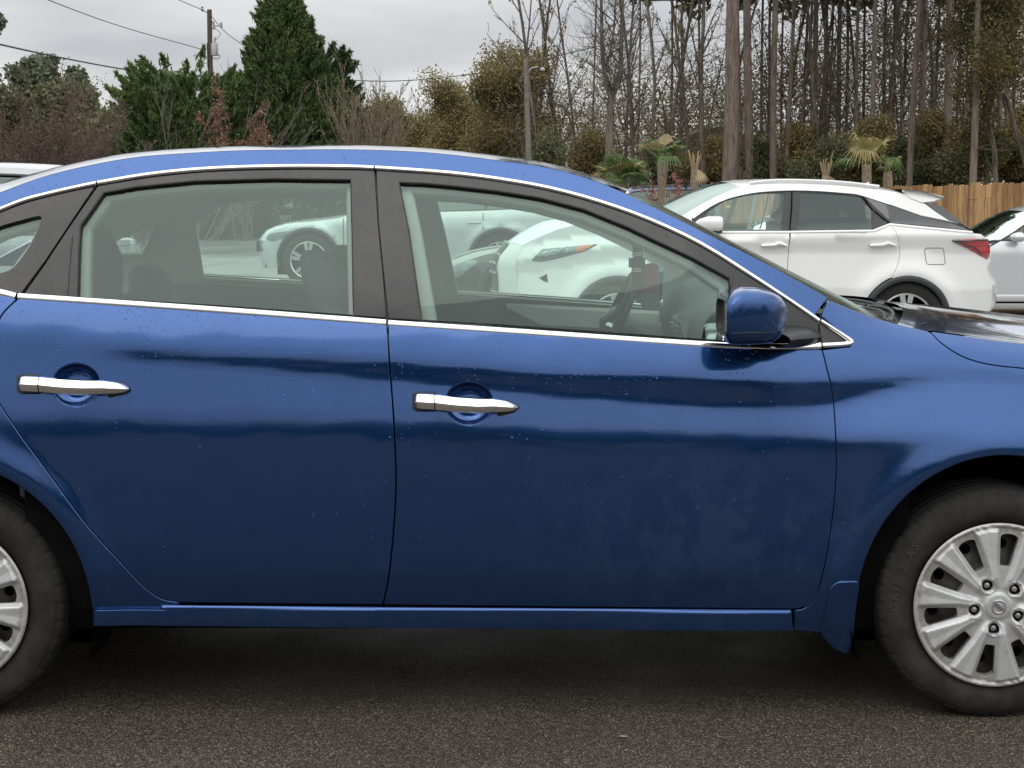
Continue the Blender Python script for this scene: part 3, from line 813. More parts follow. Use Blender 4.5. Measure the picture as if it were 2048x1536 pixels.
# rear window and boot lid
rows = []
for x in np.linspace(-2.05, xr0 - .004, 22):
    t = (xr0 - x) / (xr0 + 2.05); rows.append(roofsec((x, edge_at(max(x, -1.9)) if x > -1.9 else edge_at(-1.9) - (-1.9 - x) * .3), (zc_at(x) if x > -1.9 else edge_at(-1.9) - (-1.9 - x) * .3 + .02), bow=0, inset=.01 + .02 * t))
md = MD(); md.grid(np.array(rows)); md.build('rear_window', M['glass2'], car, angle=80)
zt = float(q_top[0][1])
rows = []
for x, z, zc in ((-2.0, 1.03, 1.05), (-2.2, 1.02, 1.045), (-2.36, .99, 1.02), (-2.42, .9, .92), (-2.42, .7, .7), (-2.45, .5, .5), (-2.44, .28, .28)):
    w = .80 if x > -2.1 else .76 - (-2.2 - x) * .3
    us = np.linspace(-1, 1, 25); rows.append([(x - .12 * (1 - abs(u) ** 3) * (1 if x < -2.3 else .3), u * w, z + (zc - z) * (1 - u * u)) for u in us])
md = MD(); md.grid(np.array(rows)); md.build('boot_lid', M['blue'], car, angle=60)

# hood (top skin + side return above the gap)
xh0 = px_on(S_low, [(1862, 662)])[0][0]
crestpts = [(x, float(np.interp(x, crest[0], crest[1]))) for x in np.linspace(xh0, 2.16, 30)]
hood_side = [(x, z - .001) for x, z in crestpts if x < 1.80] + [(1.80, .848)] + hoodgap[::-1]
hood_side = [p for p in hood_side]
hm = panel(S_low, hood_side, .018, gap=.0025)
def hoodsec(x, z, zc, bow, n=24, inset=0):
    w = float(S_low.w(np.array([x]), np.array([z]))[0]) - inset
    us = np.sin(np.linspace(-1, 1, 2 * n + 1) * math.pi / 2); out = []
    for u in us:
        crease = .012 * math.exp(-((abs(u) - .62) / .05) ** 2) - .006 * math.exp(-((abs(u) - .80) / .08) ** 2)
        out.append((x + bow * (1 - u * u), u * w, z + (zc - z) * (1 - abs(u) ** 3.2) + crease * min(1, max(0, (x - 1.1) / .25))))
    return out
hp = [(x, float(np.interp(x, crest[0], crest[1])) - .012) for x in (xh0 - .085, xh0 - .05, xh0 - .02)]
rows = [hoodsec(x, z, z + .030, .14, inset=.035) for x, z in hp] + [hoodsec(x, z, z + .022, .14) for x, z in crestpts]
hm.grid(np.array(rows))
hood = hm.build('hood', M['blue'], car, angle=60) if False else None
md = MD(); md.grid(np.array(rows)); md.build('hood', M['blue'], car, angle=80)
panel(S_low, hood_side, .018, gap=.0025).build('hood_side', M['blue'], car)
panel(S_low, hood_side, .03, gap=.0025).build('hood_side', M['blue'], car).scale = (1, -1, 1)
# front end (outside the frame)
rows = []
for z, xb, ww in ((.90, 1.80, .80), (.80, 2.02, .78), (.66, 2.06, .80), (.5, 2.08, .81), (.3, 2.06, .80), (.2, 2.0, .78)):
    us = np.linspace(-1, 1, 25); rows.append([(xb + .28 * (1 - abs(u) ** 2.4), u * ww, z - .02 * abs(u)) for u in us])
md = MD(); md.grid(np.array(rows)); md.build('front_bumper', M['blue'], car, angle=60)

# cowl, wipers
rows = []
for t, (x, z) in zip((0, .35, 1), ((.90, 1.00), (1.0, .992), (1.16, .975))):
    w = [.70, .715, .70][int(t * 2)]
    us = np.linspace(-1, 1, 25); rows.append([(x + .17 * (1 - u * u), u * w, z - .02 + .03 * (1 - u * u)) for u in us])
md = MD(); md.grid(np.array(rows)); md.build('cowl_panel', M['black'], car, angle=60)
for k, (y0, y1) in enumerate(((-.62, .02), (-.02, .58))):
    md = MD(); pts = []
    for t in np.linspace(0, 1, 12):
        y = y0 + (y1 - y0) * t; pts.append((.985 + .17 * (1 - (y / .7) ** 2) - .02 - .03 * t, y, 1.005 + .012 * (1 - (y / .7) ** 2) + .008 * math.sin(t * 3.1)))
    md.tube(pts, [.008] * 2 + [.005] * 10, 6); md.tube([(p[0] - .022, p[1], p[2] - .006) for p in pts[2:]], .004, 6)
    md.tube([(pts[0][0] + .03, pts[0][1], pts[0][2] - .02), pts[0], pts[1]], .013, 8)
    md.build('wiper', M['rubber'], car)

# ------------------------------------------------------------------ windows, frames, chrome
GLF = [(797, 364), (850, 366), (905, 371), (993, 381), (1081, 395), (1169, 418), (1257, 454), (1300, 475), (1384, 514), (1460, 556), (1464, 600), (1450, 690), (1300, 678), (1000, 656), (843, 645), (817, 464)]
GLR = [(207, 385), (273, 373), (391, 361), (547, 356.5), (703, 358.5), (706, 480), (709, 636), (450, 618), (154, 599), (157, 500), (160, 452)]
glf = P_(S_up, GLF); glr = P_(S_up, GLR)
fr_top = [p for p in P_(S_up, [(752, 341), (800, 344), (900, 351), (1000, 363.5), (1100, 382), (1200, 409), (1300, 445), (1400, 492), (1500, 554), (1600, 619), (1634, 641)], 3)]
ff = fr_top + P_(S_up, [(1640, 688), (1460, 684), (1000, 651), (777, 638), (766, 540), (757, 450)])
inset_f = offset(ccw(glf), -.0)
panel(S_up, ff, .02, holes=[glf], gap=.0028, lift=.002, r=.0016, depth=.012).build('window_frame', M['trim'], front_door)
rt = P_(S_up, [(196, 371.5), (300, 354.5), (400, 344.5), (500, 340), (600, 338.5), (700, 339.5), (750, 341)], 3)
rf = rt + P_(S_up, [(757, 450), (766, 540), (774, 637), (400, 610), (46, 590), (90, 528), (140, 452)])
panel(S_up, rf, .02, holes=[glr], gap=.0028, lift=.002, r=.0016, depth=.012).build('window_frame', M['trim'], rear_door)
S_gl = Surf(lambda x, z: up_w(x, z) - .010)
panel(S_gl, offset(ccw(glf), -.006), .04, edge=False).build('window_glass', M['glass'], front_door)
panel(S_gl, offset(ccw(glr), -.006), .04, edge=False).build('window_glass', M['glass'], rear_door)
strip(S_up, glf, .0075, lift=-.001, thick=.003, closed=True).build('window_seal', M['rubber'], front_door)
strip(S_up, glr, .0075, lift=-.001, thick=.003, closed=True).build('window_seal', M['rubber'], rear_door)
# ridge lines on the thin rear post
strip(S_up, P_(S_up, [(136, 592), (141, 520), (146, 470)]), .003, lift=.003, thick=.0015).build('post_rib', M['trim'], rear_door)
# quarter window in body
qtop = [p for p in P_(S_up, [(-330, 566), (-200, 505), (-100, 464), (0, 425), (50, 406), (100, 392.5), (150, 381), (192, 372.5)], 3)]
qp = qtop + P_(S_up, [(140, 450), (90, 525), (40, 592), (20, 589), (-20, 582), (-150, 574), (-290, 570)])
qg = round_poly(P_(S_up, [(-230, 548), (-120, 500), (0, 452), (92, 427), (62, 492), (22, 548), (-120, 548)]), [.01, .02, .02, .03, .02, .04, .02])
panel(S_up, qp, .02, holes=[qg], gap=.0028, lift=.002, depth=.012).build('quarter_surround', M['trim'], quarter)
panel(S_gl, offset(ccw(qg), -.006), .04, edge=False).build('quarter_window', M['glass'], quarter)
# corner patches ahead of the mirror
sail = P_(S_up, [(1466, 541), (1560, 600), (1634, 645), (1639, 688), (1462, 684), (1463, 600)])
panel(S_up, sail, .02, gap=.002, lift=.004, depth=.01).build('sail_trim', M['black'], front_door)
tri3 = round_poly(P_(S_up, [(1638, 646), (1689, 679), (1684, 684), (1643, 687)]), .004)
panel(S_up, tri3, .01, gap=.001, lift=.003, depth=.01).build('corner_trim', M['trim'], front_fender)
# chrome
def chrome(S, pts, w, par, name='chrome_strip', sm=3, **k):
    return strip(S, P_(S, pts, sm) if sm else P_(S, pts), w, **k).build(name, M['chrome'], par)
chrome(S_up, [(750.5, 337), (800, 340), (900, 347.5), (1000, 360), (1100, 378), (1200, 405), (1300, 441), (1400, 488), (1500, 550), (1600, 616), (1637, 642)], .0115, front_door, lift=.003, thick=.006)
chrome(S_up, [(196, 367), (300, 350), (400, 340), (500, 335.5), (600, 334), (700, 335), (747.5, 337)], .0115, rear_door, lift=.003, thick=.006)
chrome(S_up, [(-330, 560), (-200, 500), (-100, 458), (0, 420), (50, 401), (100, 388), (150, 376.5), (193, 367.5)], .0115, quarter, lift=.003, thick=.006)
chrome(S_up, [(777.5, 648), (1000, 663), (1300, 683.5), (1460, 693), (1560, 695), (1640, 692.5)], .0175, front_door, lift=.007, thick=.0045)
chrome(S_up, [(38, 594.5), (400, 619), (772, 647)], .0175, rear_door, lift=.007, thick=.0045)
chrome(S_up, [(-300, 582), (-150, 584), (-40, 582), (0, 586), (33, 594)], .0175, quarter, lift=.007, thick=.0045)
chrome(S_up, [(1643, 692), (1675, 690.5), (1694, 688.5), (1701, 685.5), (1696, 680), (1680, 669), (1640, 643)], [.0155, .0155, .0145, .011, .011], front_fender, lift=.005, thick=.007)
# door handles
def handle(par, hx, px0, py0, px1, py1, pcap):
    def P3(px, py, d):
        (x, z), = px_on(S_low, [(px, py)], d); w = float(low_w(np.array([x]), np.array([z]), False)[0]); return Vector((x, -w - d, z))
    def body(a, b, hs, name, endround):
        md = MD(); rows = []
        n = len(hs)
        for i, (t, h, dd) in enumerate(hs):
            px = a[0] + (b[0] - a[0]) * t; py = a[1] + (b[1] - a[1]) * t
            c = P3(px, py, dd); hh = h / 2
            prof = [(-1, -.012), (-.97, -.002), (-.80, .006), (-.35, .0085), (-.12, .0095), (.05, .0098), (.60, .0055), (.93, -.001), (1, -.012)]
            rows.append([(c.x, c.y - o * min(1, h / .024), c.z + s * hh) for s, o in prof])
        A = np.array(rows); md.grid(A, flip=True)
        md.add(A[0], [tuple(range(len(A[0])))]); md.add(A[-1], [tuple(range(len(A[-1])))[::-1]])
        return md.build(name, M['chrome'], par, angle=25)
    gk = MD(); c0 = P3(px0 - 2, py0, 0); c1 = P3(pcap, py0, 0); gp = [(px0 - 2, py0 - 14), (px0 + 6, py0 - 18), (pcap + 3, py0 - 17), (pcap + 3, py0 + 18), (px0 + 6, py0 + 18), (px0 - 2, py0 + 14)]
    panel(S_low, round_poly(P_(S_low, gp), .004), .01, lift=.004, r=.003, depth=.006).build('handle_gasket', M['rubber'], par)
    gp = [(px1 - 40, py1 - 15), (px1 - 12, py1 - 11), (px1 + 2.5, py1 - 1), (px1 - 8, py1 + 8), (px1 - 40, py1 + 16)]
    panel(S_low, round_poly(P_(S_low, gp), .004), .01, lift=.003, r=.003, depth=.006).build('handle_gasket', M['rubber'], par)
    body((px0, py0), (pcap - 1.2, py0 + (py1 - py0) * (pcap - px0) / (px1 - px0)), [(0, .012, .010), (.04, .030, .016), (.12, .038, .021), (.3, .041, .024), (1, .041, .026)], 'handle_cap', 1)
    lv = [(0, .041, .026), (.25, .040, .031), (.5, .039, .034), (.7, .036, .033), (.84, .030, .029), (.93, .022, .022), (.975, .014, .016), (1, .005, .012)]
    body((pcap + 1.2, py0 + (py1 - py0) * (pcap - px0) / (px1 - px0)), (px1, py1), lv, 'door_handle', 1)
handle(rear_door, 0, 38, 768, 258, 778, 78)
handle(front_door, 0, 829, 803, 1036, 815, 870)

# door mirror
def mirror(par):
    # housing: sections along x, rear open face with glass
    Yn = 3.60; w0 = YC
    st = [(1448, 600, 672), (1456, 588, 686), (1466, 580, 689.5), (1484, 574.5, 690), (1515, 576, 690), (1545, 583, 688), (1564, 594, 678), (1577, 608, 656), (1582, 620, 640)]
    rows = []
    for i, (px, yt, yb) in enumerate(st):
        Y = 3.72
        x, ztop = pxz(px, yt, Y); _, zb = pxz(px, yb, Y)
        t = i / (len(st) - 1); hw = [.098, .106, .108, .106, .098, .083, .062, .034, .012][i]; yc = (3.765 + .02 * t) - YC; zc = (ztop + zb) / 2; hh = (ztop - zb) / 2
        sec = []
        for a in np.linspace(0, 2 * math.pi, 36, endpoint=False):
            c, s = math.cos(a), math.sin(a); e = 2 / 4.6
            sec.append((float(x), yc + hw * math.copysign(abs(c) ** e, c), zc + hh * math.copysign(abs(s) ** e, s)))
        rows.append(sec + [sec[0]])
    A = np.array(rows); md = MD(); md.grid(A, flip=True); md.add(A[-1][:-1], [tuple(range(36))])
    # split colour: lower third black-blue handled by separate lip
    o = md.build('door_mirror', M['blue'], par, angle=60)
    B = A[0].copy(); c = B[:-1].mean(0); ring = [c + (p - c) * 1.0 for p in B]
    md = MD(); md.grid(np.array([B, c + (B - c) * .93 + np.array([.004, 0, 0]), c + (B - c) * .90 + np.array([.02, 0, 0])]))
    md.build('mirror_rim', M['rubber'], o, angle=50)
    md = MD(); q = c + (B[:-1] - c) * .9 + np.array([.012, 0, 0]); md.add(q, [tuple(range(36))]); md.build('mirror_glass', M['chrome'], o)
    # base arm
    x0, z0 = px_on(S_up, [(1600, 664)])[0]
    md = MD(); rows = []
    for t, yy, sx_, sz_, xo in ((0, .80, .085, .030, .02), (.4, .84, .075, .026, .0), (.8, .875, .062, .022, -.03), (1, .91, .055, .02, -.05)):
        rows.append([(x0 + xo - .05 + sx_ * math.cos(a), -yy, z0 - .012 + sz_ * math.sin(a)) for a in np.linspace(0, 2 * math.pi, 20)])
    md.grid(np.array(rows), flip=True); md.build('mirror_base', M['black'], o)
    # parting line of the lower cover
    md = MD(); k0 = 1
    pts = []
    for i in range(1, 8):
        zc = A[i][:-1, 2].mean(); hh = (A[i][:, 2].max() - A[i][:, 2].min()) / 2; yc = A[i][:-1, 1].mean(); hw = (A[i][:, 1].max() - A[i][:, 1].min()) / 2
        s = -.52; pts.append((A[i][0, 0], yc - hw * (1 - abs(s) ** 4.6) ** (1 / 4.6) - .0005, zc + hh * s))
    md.tube(pts, .0014, 6); md.build('cover_seam', M['rubber'], o)
    return o
mirror(front_door)
# ------------------------------------------------------------------ text meshes
def text_mesh(s, size, depth=0.0, bold=False, spacing=1.0):
    c = bpy.data.curves.new('lettering', 'FONT'); c.body = s; c.size = size; c.extrude = depth; c.align_x = 'CENTER'; c.align_y = 'CENTER'; c.space_character = spacing
    c.resolution_u = 2
    o = bpy.data.objects.new('lettering', c); COL.objects.link(o); bpy.context.view_layer.update()
    me = bpy.data.meshes.new_from_object(o); V = np.array([tuple(v.co) for v in me.vertices]); F = [tuple(p.vertices) for p in me.polygons]
    bpy.data.objects.remove(o); bpy.data.curves.remove(c); bpy.data.meshes.remove(me)
    return V, F

# ------------------------------------------------------------------ blue sedan wheels
def tyre_mesh(Ro, Rr, width, n=240, notch=True, md=None, groove=True):
    """tyre around local y axis, outer side at y=0 going to +y = width"""
    md = md or MD(); h = Ro - Rr
    prof = [(.012, Rr - .004), (.006, Rr + .001), (.000, Rr + .012), (-.006, Rr + .25 * h), (-.008, Rr + .5 * h), (-.004, Rr + .72 * h), (.001, Rr + .80 * h), (.003, Rr + .815 * h), (.0035, Rr + .84 * h), (.010, Rr + .93 * h), (.020, Rr + .975 * h), (.030, Ro - .002)]
    gr = []
    if groove:
        for yc in (.050, .085, .125, .160):
            y = yc / .205 * width; gr += [(y - .006, Ro), (y - .005, Ro - .008), (y + .005, Ro - .008), (y + .006, Ro)]
    prof += gr + [(width - .03, Ro - .002), (width - .01, Rr + .93 * h), (width + .004, Rr + .5 * h), (width - .005, Rr)]
    V = []; F = []; m = len(prof)
    for k in range(n):
        t = 2 * math.pi * k / n
        for j, (y, r) in enumerate(prof):
            if notch and 8 <= j <= 11 and k % 6 == 0: r = r - .0028; y = y + .0012
            if notch and 8 <= j <= 10 and k % 6 == 3: r = r - .0015
            rr = r
            V.append((rr * math.cos(t), y, rr * math.sin(t)))
    V = np.array(V)
    # flattened contact patch
    z0 = -ZH_; low = V[:, 2] < z0; V[low, 2] = z0
    for k in range(n):
        for j in range(m - 1):
            a, b = k * m + j, ((k + 1) % n) * m + j; F.append((a, a + 1, b + 1, b))
    md.add(V, F); return md
ZH_ = ZH
def hubcap():
    """ten-spoke plastic wheel cover, face toward -y"""
    RO = .2145
    wins = []; 
    for k in range(10):
        a = R(81.6 + 36 * k)
        u = np.array([math.cos(a), math.sin(a)]); v = np.array([-u[1], u[0]])
        q = [(.103, -.0135), (.103, .0135), (.182, .0245), (.188, .011), (.189, 0), (.188, -.011), (.182, -.0245)]
        poly = round_poly([tuple(u * r + v * s) for r, s in q], [.006, .006, .007, .01, .01, .01, .007], 3); wins.append((a, poly))
    lugs = [(R(118 - 72 * k), .060) for k in range(5)]
    lh = [[(.060 * math.cos(a) + .0148 * math.cos(t), .060 * math.sin(a) + .0148 * math.sin(t)) for t in np.linspace(0, 2 * math.pi, 22, endpoint=False)] for a, r in lugs]
    def hgt(x, z):
        r = np.hypot(x, z); th = np.arctan2(z, x)
        h = .004 + .010 * np.clip(1 - r / .19, 0, 1)
        # rim lip
        h = h + .006 * np.clip(1 - np.abs(r - .209) / .007, 0, 1) ** .6
        dmin = np.full_like(r, 9.0)
        for a, _ in wins:
            d = np.abs(r * np.sin(th - a)); c = np.cos(th - a)
            wd = np.interp(r, [.05, .104, .19], [.000, .0135, .0250])
            e = np.where(c > 0, d - wd, 9.0); dmin = np.minimum(dmin, e)
        q = np.clip(dmin / .012, 0, 1); q = q * q * (3 - 2 * q)
        inr = np.clip((r - .045) / .03, 0, 1) * np.clip((.206 - r) / .012, 0, 1)
        h = h + .011 * q * inr
        # slight hollow along each spoke centre
        h = h - .0025 * np.clip((dmin - .014) / .02, 0, 1) * inr
        hub = np.clip((.040 - r) / .012, 0, 1); h = h + .004 * hub * hub * (3 - 2 * hub)
        for a, rr in lugs:
            d = np.hypot(x - rr * math.cos(a), z - rr * math.sin(a)); h = h - .003 * np.exp(-((d - .015) / .004) ** 2) + .003 * np.exp(-((d - .0195) / .003) ** 2)
        return h
    SH = Surf(lambda x, z: hgt(x, z))
    disc = [(RO * math.cos(t), RO * math.sin(t)) for t in np.linspace(0, 2 * math.pi, 120, endpoint=False)]
    md = panel(SH, disc, .0042, holes=[w for _, w in wins] + lh, r=.0012, depth=.022, bstep=.004)
    return md
def blue_wheel(xc, far=False):
    yf = -(YC - 3.8655)
    rim = MD(); rim.lathe([(.035, .205), (.050, .205), (.055, .19), (.052, .15), (.030, .10), (.028, .0), ], 48)
    rim.lathe([(.0, .212), (.02, .205), (.19, .205)], 64)
    w = rim.build('wheel', M['steel'], car, loc=(xc, yf, ZH))
    tyre_mesh(.303, .2150, .205).build('tyre', M['tyre'], w, angle=35)
    hubcap().build('wheel_cover', M['hubcap'], w)
    # steel wheel vent holes and drum behind
    for k in range(10):
        a = R(81.6 + 36 * k); r = .153; cx, cz = r * math.cos(a), r * math.sin(a)
        md = MD(); md.lathe([(.0505, .0135), (.0505, .0)], 16, c=(cx, -.0035, cz)); md.build('vent_hole', M['under'], w)
    for k in range(5):
        a = R(118 - 72 * k); md = MD(); md.lathe([(.022, .0095), (-.004, .0095), (-.007, .0075), (-.0085, 0)], 6, c=(.060 * math.cos(a), 0, .060 * math.sin(a)))
        md.build('lug_nut', M['alu'], w, angle=30)
    for k in range(5):
        a = R(118 - 72 * k); md = MD(); md.lathe([(-.004, .0150), (.024, .0150), (.024, 0)], 20, c=(.060 * math.cos(a), 0, .060 * math.sin(a)))
        md.build('lug_recess', M['steel'], w, angle=30)
    # centre badge: ring with cross bar and lettering
    md = MD(); tor = []
    for a in np.linspace(0, 2 * math.pi, 41):
        tor.append([((.0165 + .0024 * math.cos(b)) * math.cos(a), -.0188 - .0018 * math.sin(b), (.0165 + .0024 * math.cos(b)) * math.sin(a)) for b in np.linspace(0, 2 * math.pi, 9)])
    md.grid(np.array(tor))
    bar = MD(); bar.box(-.0190, .0190, -.0206, -.0180, -.0042, .0042)
    ang = R(-38); Rm = np.array([[math.cos(ang), 0, -math.sin(ang)], [0, 1, 0], [math.sin(ang), 0, math.cos(ang)]])
    V = np.concatenate(bar.v) @ Rm.T; md.add(V, bar.f); md.build('badge', M['alu'], w, angle=30)
    V, F = text_mesh('NISSAN', .0068); V3 = np.stack([V[:, 0] * 1.1, np.full(len(V), -.0209), V[:, 1]], 1) @ Rm.T
    MD().add(V3, F).build('badge_lettering', M['ink'], w, smooth=False)
    # raised sidewall lettering
    for s, a0, size, rr in (('GRIP 2 AS', 163, .030, .264),):
        V, F = text_mesh(s, size, .0006, spacing=1.5); L = V[:, 0] / rr; r = rr + V[:, 1]
        th = R(a0) - L
        MD().add(np.stack([r * np.cos(th), -.0090 - V[:, 2] * .8, r * np.sin(th)], 1), F).build('tyre_lettering', M['tyre_letter'], w, smooth=False)
    return w
w1 = blue_wheel(XF); w2 = copy_tree(w1, car); w2.location = (XR, w1.location.y, ZH)
for xc in (XF, XR):
    w3 = copy_tree(w1, car); w3.location = (xc, -w1.location.y, ZH); w3.rotation_euler = (0, 0, math.pi)
# wheel arch liners, underbody
for xc, ra in ((XF, .372), (XR, .385)):
    md = MD(); rows = []
    for y in (-.845, -.80, -.60):
        rows.append([(xc + (ra if y > -.83 else ra + .004) * math.cos(R(a)), y, ZH + ra * 1.04 * math.sin(R(a))) for a in np.linspace(-25, 205, 50)])
    md.grid(np.array(rows)); md.add([(xc + ra * math.cos(R(a)), -.60, ZH + ra * 1.04 * math.sin(R(a))) for a in np.linspace(-25, 205, 50)], [tuple(range(50))])
    md.build('arch_liner', M['under'], car)
    o = md.build('arch_liner', M['under'], car); o.scale = (1, -1, 1)
md = MD(); md.box(XR + .38, XF - .38, -.66, .66, .22, .30); md.box(-2.3, 2.0, -.55, .55, .20, .40); md.build('underbody', M['under'], car, smooth=False)
md = MD(); md.tube([(-2.2, .1, .23), (-1.2, .1, .2), (.9, .05, .2)], .03, 8); md.build('exhaust_pipe', M['steel'], car)
# dark backing behind the shut lines
md = MD(); xs = np.linspace(-1.25, 1.02, 40); zs = np.linspace(.22, .93, 20)
A = np.array([[tuple(S_low.pos(np.array([x]), np.array([z]))[0] + np.array([0, .05, 0])) for z in zs] for x in xs]); md.grid(A, flip=True)
md.build('door_jamb', M['under'], car)
# mirrored far side (visible through the windows)
far_kids = {}
for o in list(children(car)):
    if o.name.split('.')[0] in ('front_door', 'rear_door', 'front_fender', 'quarter_panel', 'rocker_panel', 'roof_rail', 'mud_guard', 'door_jamb'):
        c = copy_tree(o, car); c.scale = (1, -1, 1)
# A-pillar / roof inner closing so light does not leak
def inner(poly_px, S, dep, mat, name, par=None, holes=(), sides=(1, -1), step=.04):
    for sgn in sides:
        SS = Surf(lambda x, z: S.w(x, z) - dep)
        md = panel(SS, P_(S, poly_px), step, holes=[P_(S, h) for h in holes], r=.012, depth=.03)
        # interior pieces face inwards: flip
        o = md.build(name, mat, par or car); o.scale = (1, sgn, 1)
inner([(-250, 525), (0, 402), (195, 345), (500, 318), (800, 322), (1100, 360), (1300, 425), (1500, 538), (1640, 640), (1640, 730), (-200, 670)], S_up, .035, M['liner'], 'pillar_trim',
      holes=[[(212, 392), (275, 380), (391, 369), (547, 364), (698, 366), (703, 642), (450, 624), (164, 606), (166, 452)],
             [(815, 375), (905, 380), (993, 391), (1081, 406), (1169, 430), (1257, 466), (1384, 528), (1450, 575), (1450, 696), (1000, 662), (866, 650), (835, 470)],
             [(-190, 545), (-100, 510), (0, 462), (82, 438), (55, 492), (20, 538), (-100, 540)]])
# headliner, parcel shelf, floor
rows = [roofsec((x, edge_at(x) - .03), zc_at(x) - .035, inset=.05, bow=.08 * np.clip((x - x_head + .5) / .5, 0, 1)) for x in np.linspace(xr0, x_head, 20)]
md = MD(); md.grid(np.array(rows), flip=True); md.build('headliner', M['liner'], car, angle=80)
md = MD(); md.box(-1.95, -1.38, -.66, .66, .93, .96); md.build('parcel_shelf', M['dash'], car)
md = MD(); md.box(-1.4, 1.1, -.74, .74, .30, .33); md.build('cabin_floor', M['dash'], car)
md = MD(); md.box(1.02, 1.06, -.74, .74, .3, .98); md.build('firewall', M['under'], car)
# door cards
for sgn in (-1, 1):
    for (x0, x1, zt0, zt1) in ((-.36, .85, 1.005, .945), (-1.30, -.42, 1.06, 1.01)):
        md = MD(); A = []
        for x in np.linspace(x0, x1, 16):
            zt = zt0 + (zt1 - zt0) * (x - x0) / (x1 - x0)
            A.append([(x, sgn * .765, .33), (x, sgn * .72, .40), (x, sgn * .70, .62), (x, sgn * .655, .68), (x, sgn * .65, .74), (x, sgn * .70, .78), (x, sgn * .715, zt - .07), (x, sgn * .725, zt - .02), (x, sgn * .74, zt), (x, sgn * .79, zt + .004)])
        md.grid(np.array(A), flip=(sgn < 0)); md.build('door_card', M['dash'], car, angle=50)
    md = MD(); A = []
    for x in np.linspace(-.02, .80, 14):
        s = 1 if x > .1 else (x + .02) / .12; A.append([(x, sgn * .708, .985 - .05 * x), (x, sgn * (.695 - .014 * s), .975 - .05 * x), (x, sgn * (.688 - .016 * s), .972 - .05 * x - .055 * s), (x, sgn * .706, .965 - .05 * x - .06 * s)])
    md.grid(np.array(A), flip=(sgn < 0)); md.build('door_card_inlay', M['liner'], car, angle=50)
    md = MD(); md.tube([(.44, sgn * .685, .875), (.52, sgn * .66, .868), (.58, sgn * .685, .872)], .008, 8); md.build('inner_handle', M['chrome'], car)

# seats
def seat(x, y, hz=1.19, wide=.25, rear=False, name='front_seat', lean=.16):
    s = empty(name, (x, y, .33), parent=car)
    def blob(name, secs, mat):
        md = MD(); rows = []
        for (cx, cz, dx, dy) in secs:
            rows.append([(cx + dx * math.copysign(abs(math.cos(a)) ** .6, math.cos(a)), dy * math.copysign(abs(math.sin(a)) ** .6, math.sin(a)), cz - dx * .2 * math.cos(a)) for a in np.linspace(0, 2 * math.pi, 29)])
        A = np.array(rows); md.grid(A); md.add(A[-1][:-1], [tuple(range(28))]); md.add(A[0][:-1], [tuple(range(28))[::-1]])
        return md.build(name, mat, s, angle=70)
    blob('backrest', [(.10, .20, .10, wide * .9), (.05, .30, .10, wide), (-.02, .50, .085, wide), (-.07, .62, .075, wide * .93), (-.10, .68, .06, wide * .8), (-.115, .715, .03, wide * .6)], M['seat'])
    top = hz - .33
    b = blob('headrest', [(-.12, top - .20, .03, .11), (-.125, top - .17, .055, .135), (-.14, top - .09, .065, .14), (-.155, top - .03, .055, .13), (-.165, top - .006, .035, .11), (-.168, top, .012, .08)], M['seat'])
    md = MD(); md.tube([(-.10, -.06, .66), (-.13, -.06, top - .15)], .007, 8); md.tube([(-.10, .06, .66), (-.13, .06, top - .15)], .007, 8); md.build('headrest_post', M['alu'], s)
    md = MD(); rows = []
    for xx, zz, hh in ((.02, .10, .08), (.10, .12, .09), (.35, .14, .09), (.55, .15, .08), (.60, .13, .05)):
        rows.append([(xx, wide * math.copysign(abs(math.cos(a)) ** .5, math.cos(a)), zz + hh * math.copysign(abs(math.sin(a)) ** .7, math.sin(a))) for a in np.linspace(0, 2 * math.pi, 29)])
    A = np.array(rows); md.grid(A); md.add(A[-1][:-1], [tuple(range(28))]); md.build('cushion', M['seat'], s, angle=70)
    return s
seat(-.38, -.37, 1.195); seat(-.38, .37, 1.195)
# rear bench
rs = empty('rear_seat', (0, 0, .33), parent=car)
md = MD(); rows = []
for (cx, cz, dx) in ((-.98, .18, .10), (-1.06, .35, .09), (-1.16, .55, .08), (-1.22, .67, .06), (-1.25, .71, .02)):
    rows.append([(cx + dx * math.cos(a), .66 * math.copysign(abs(math.sin(a)) ** .25, math.sin(a)), cz) for a in np.linspace(0, 2 * math.pi, 41)])
md.grid(np.array(rows)); md.add(np.array(rows)[-1][:-1], [tuple(range(40))]); md.build('backrest', M['seat'], rs, angle=70)
md = MD(); md.box(-1.02, -.50, -.64, .64, .02, .20); md.build('cushion', M['seat'], rs, bevel=.04)
for yy, top in ((-.36, .945), (.36, .80)):
    md = MD(); rows = []
    for (cx, cz, dx, dy) in ((-1.17, top - .25, .04, .09), (-1.175, top - .21, .062, .125), (-1.18, top - .10, .068, .135), (-1.195, top - .03, .055, .125), (-1.205, top - .006, .03, .10), (-1.21, top, .01, .07)):
        rows.append([(cx + dx * math.copysign(abs(math.cos(a)) ** .7, math.cos(a)), yy + dy * math.copysign(abs(math.sin(a)) ** .7, math.sin(a)), cz) for a in np.linspace(0, 2 * math.pi, 29)])
    md.grid(np.array(rows)); md.add(np.array(rows)[-1][:-1], [tuple(range(28))]); md.build('headrest', M['seat'], rs, angle=70)

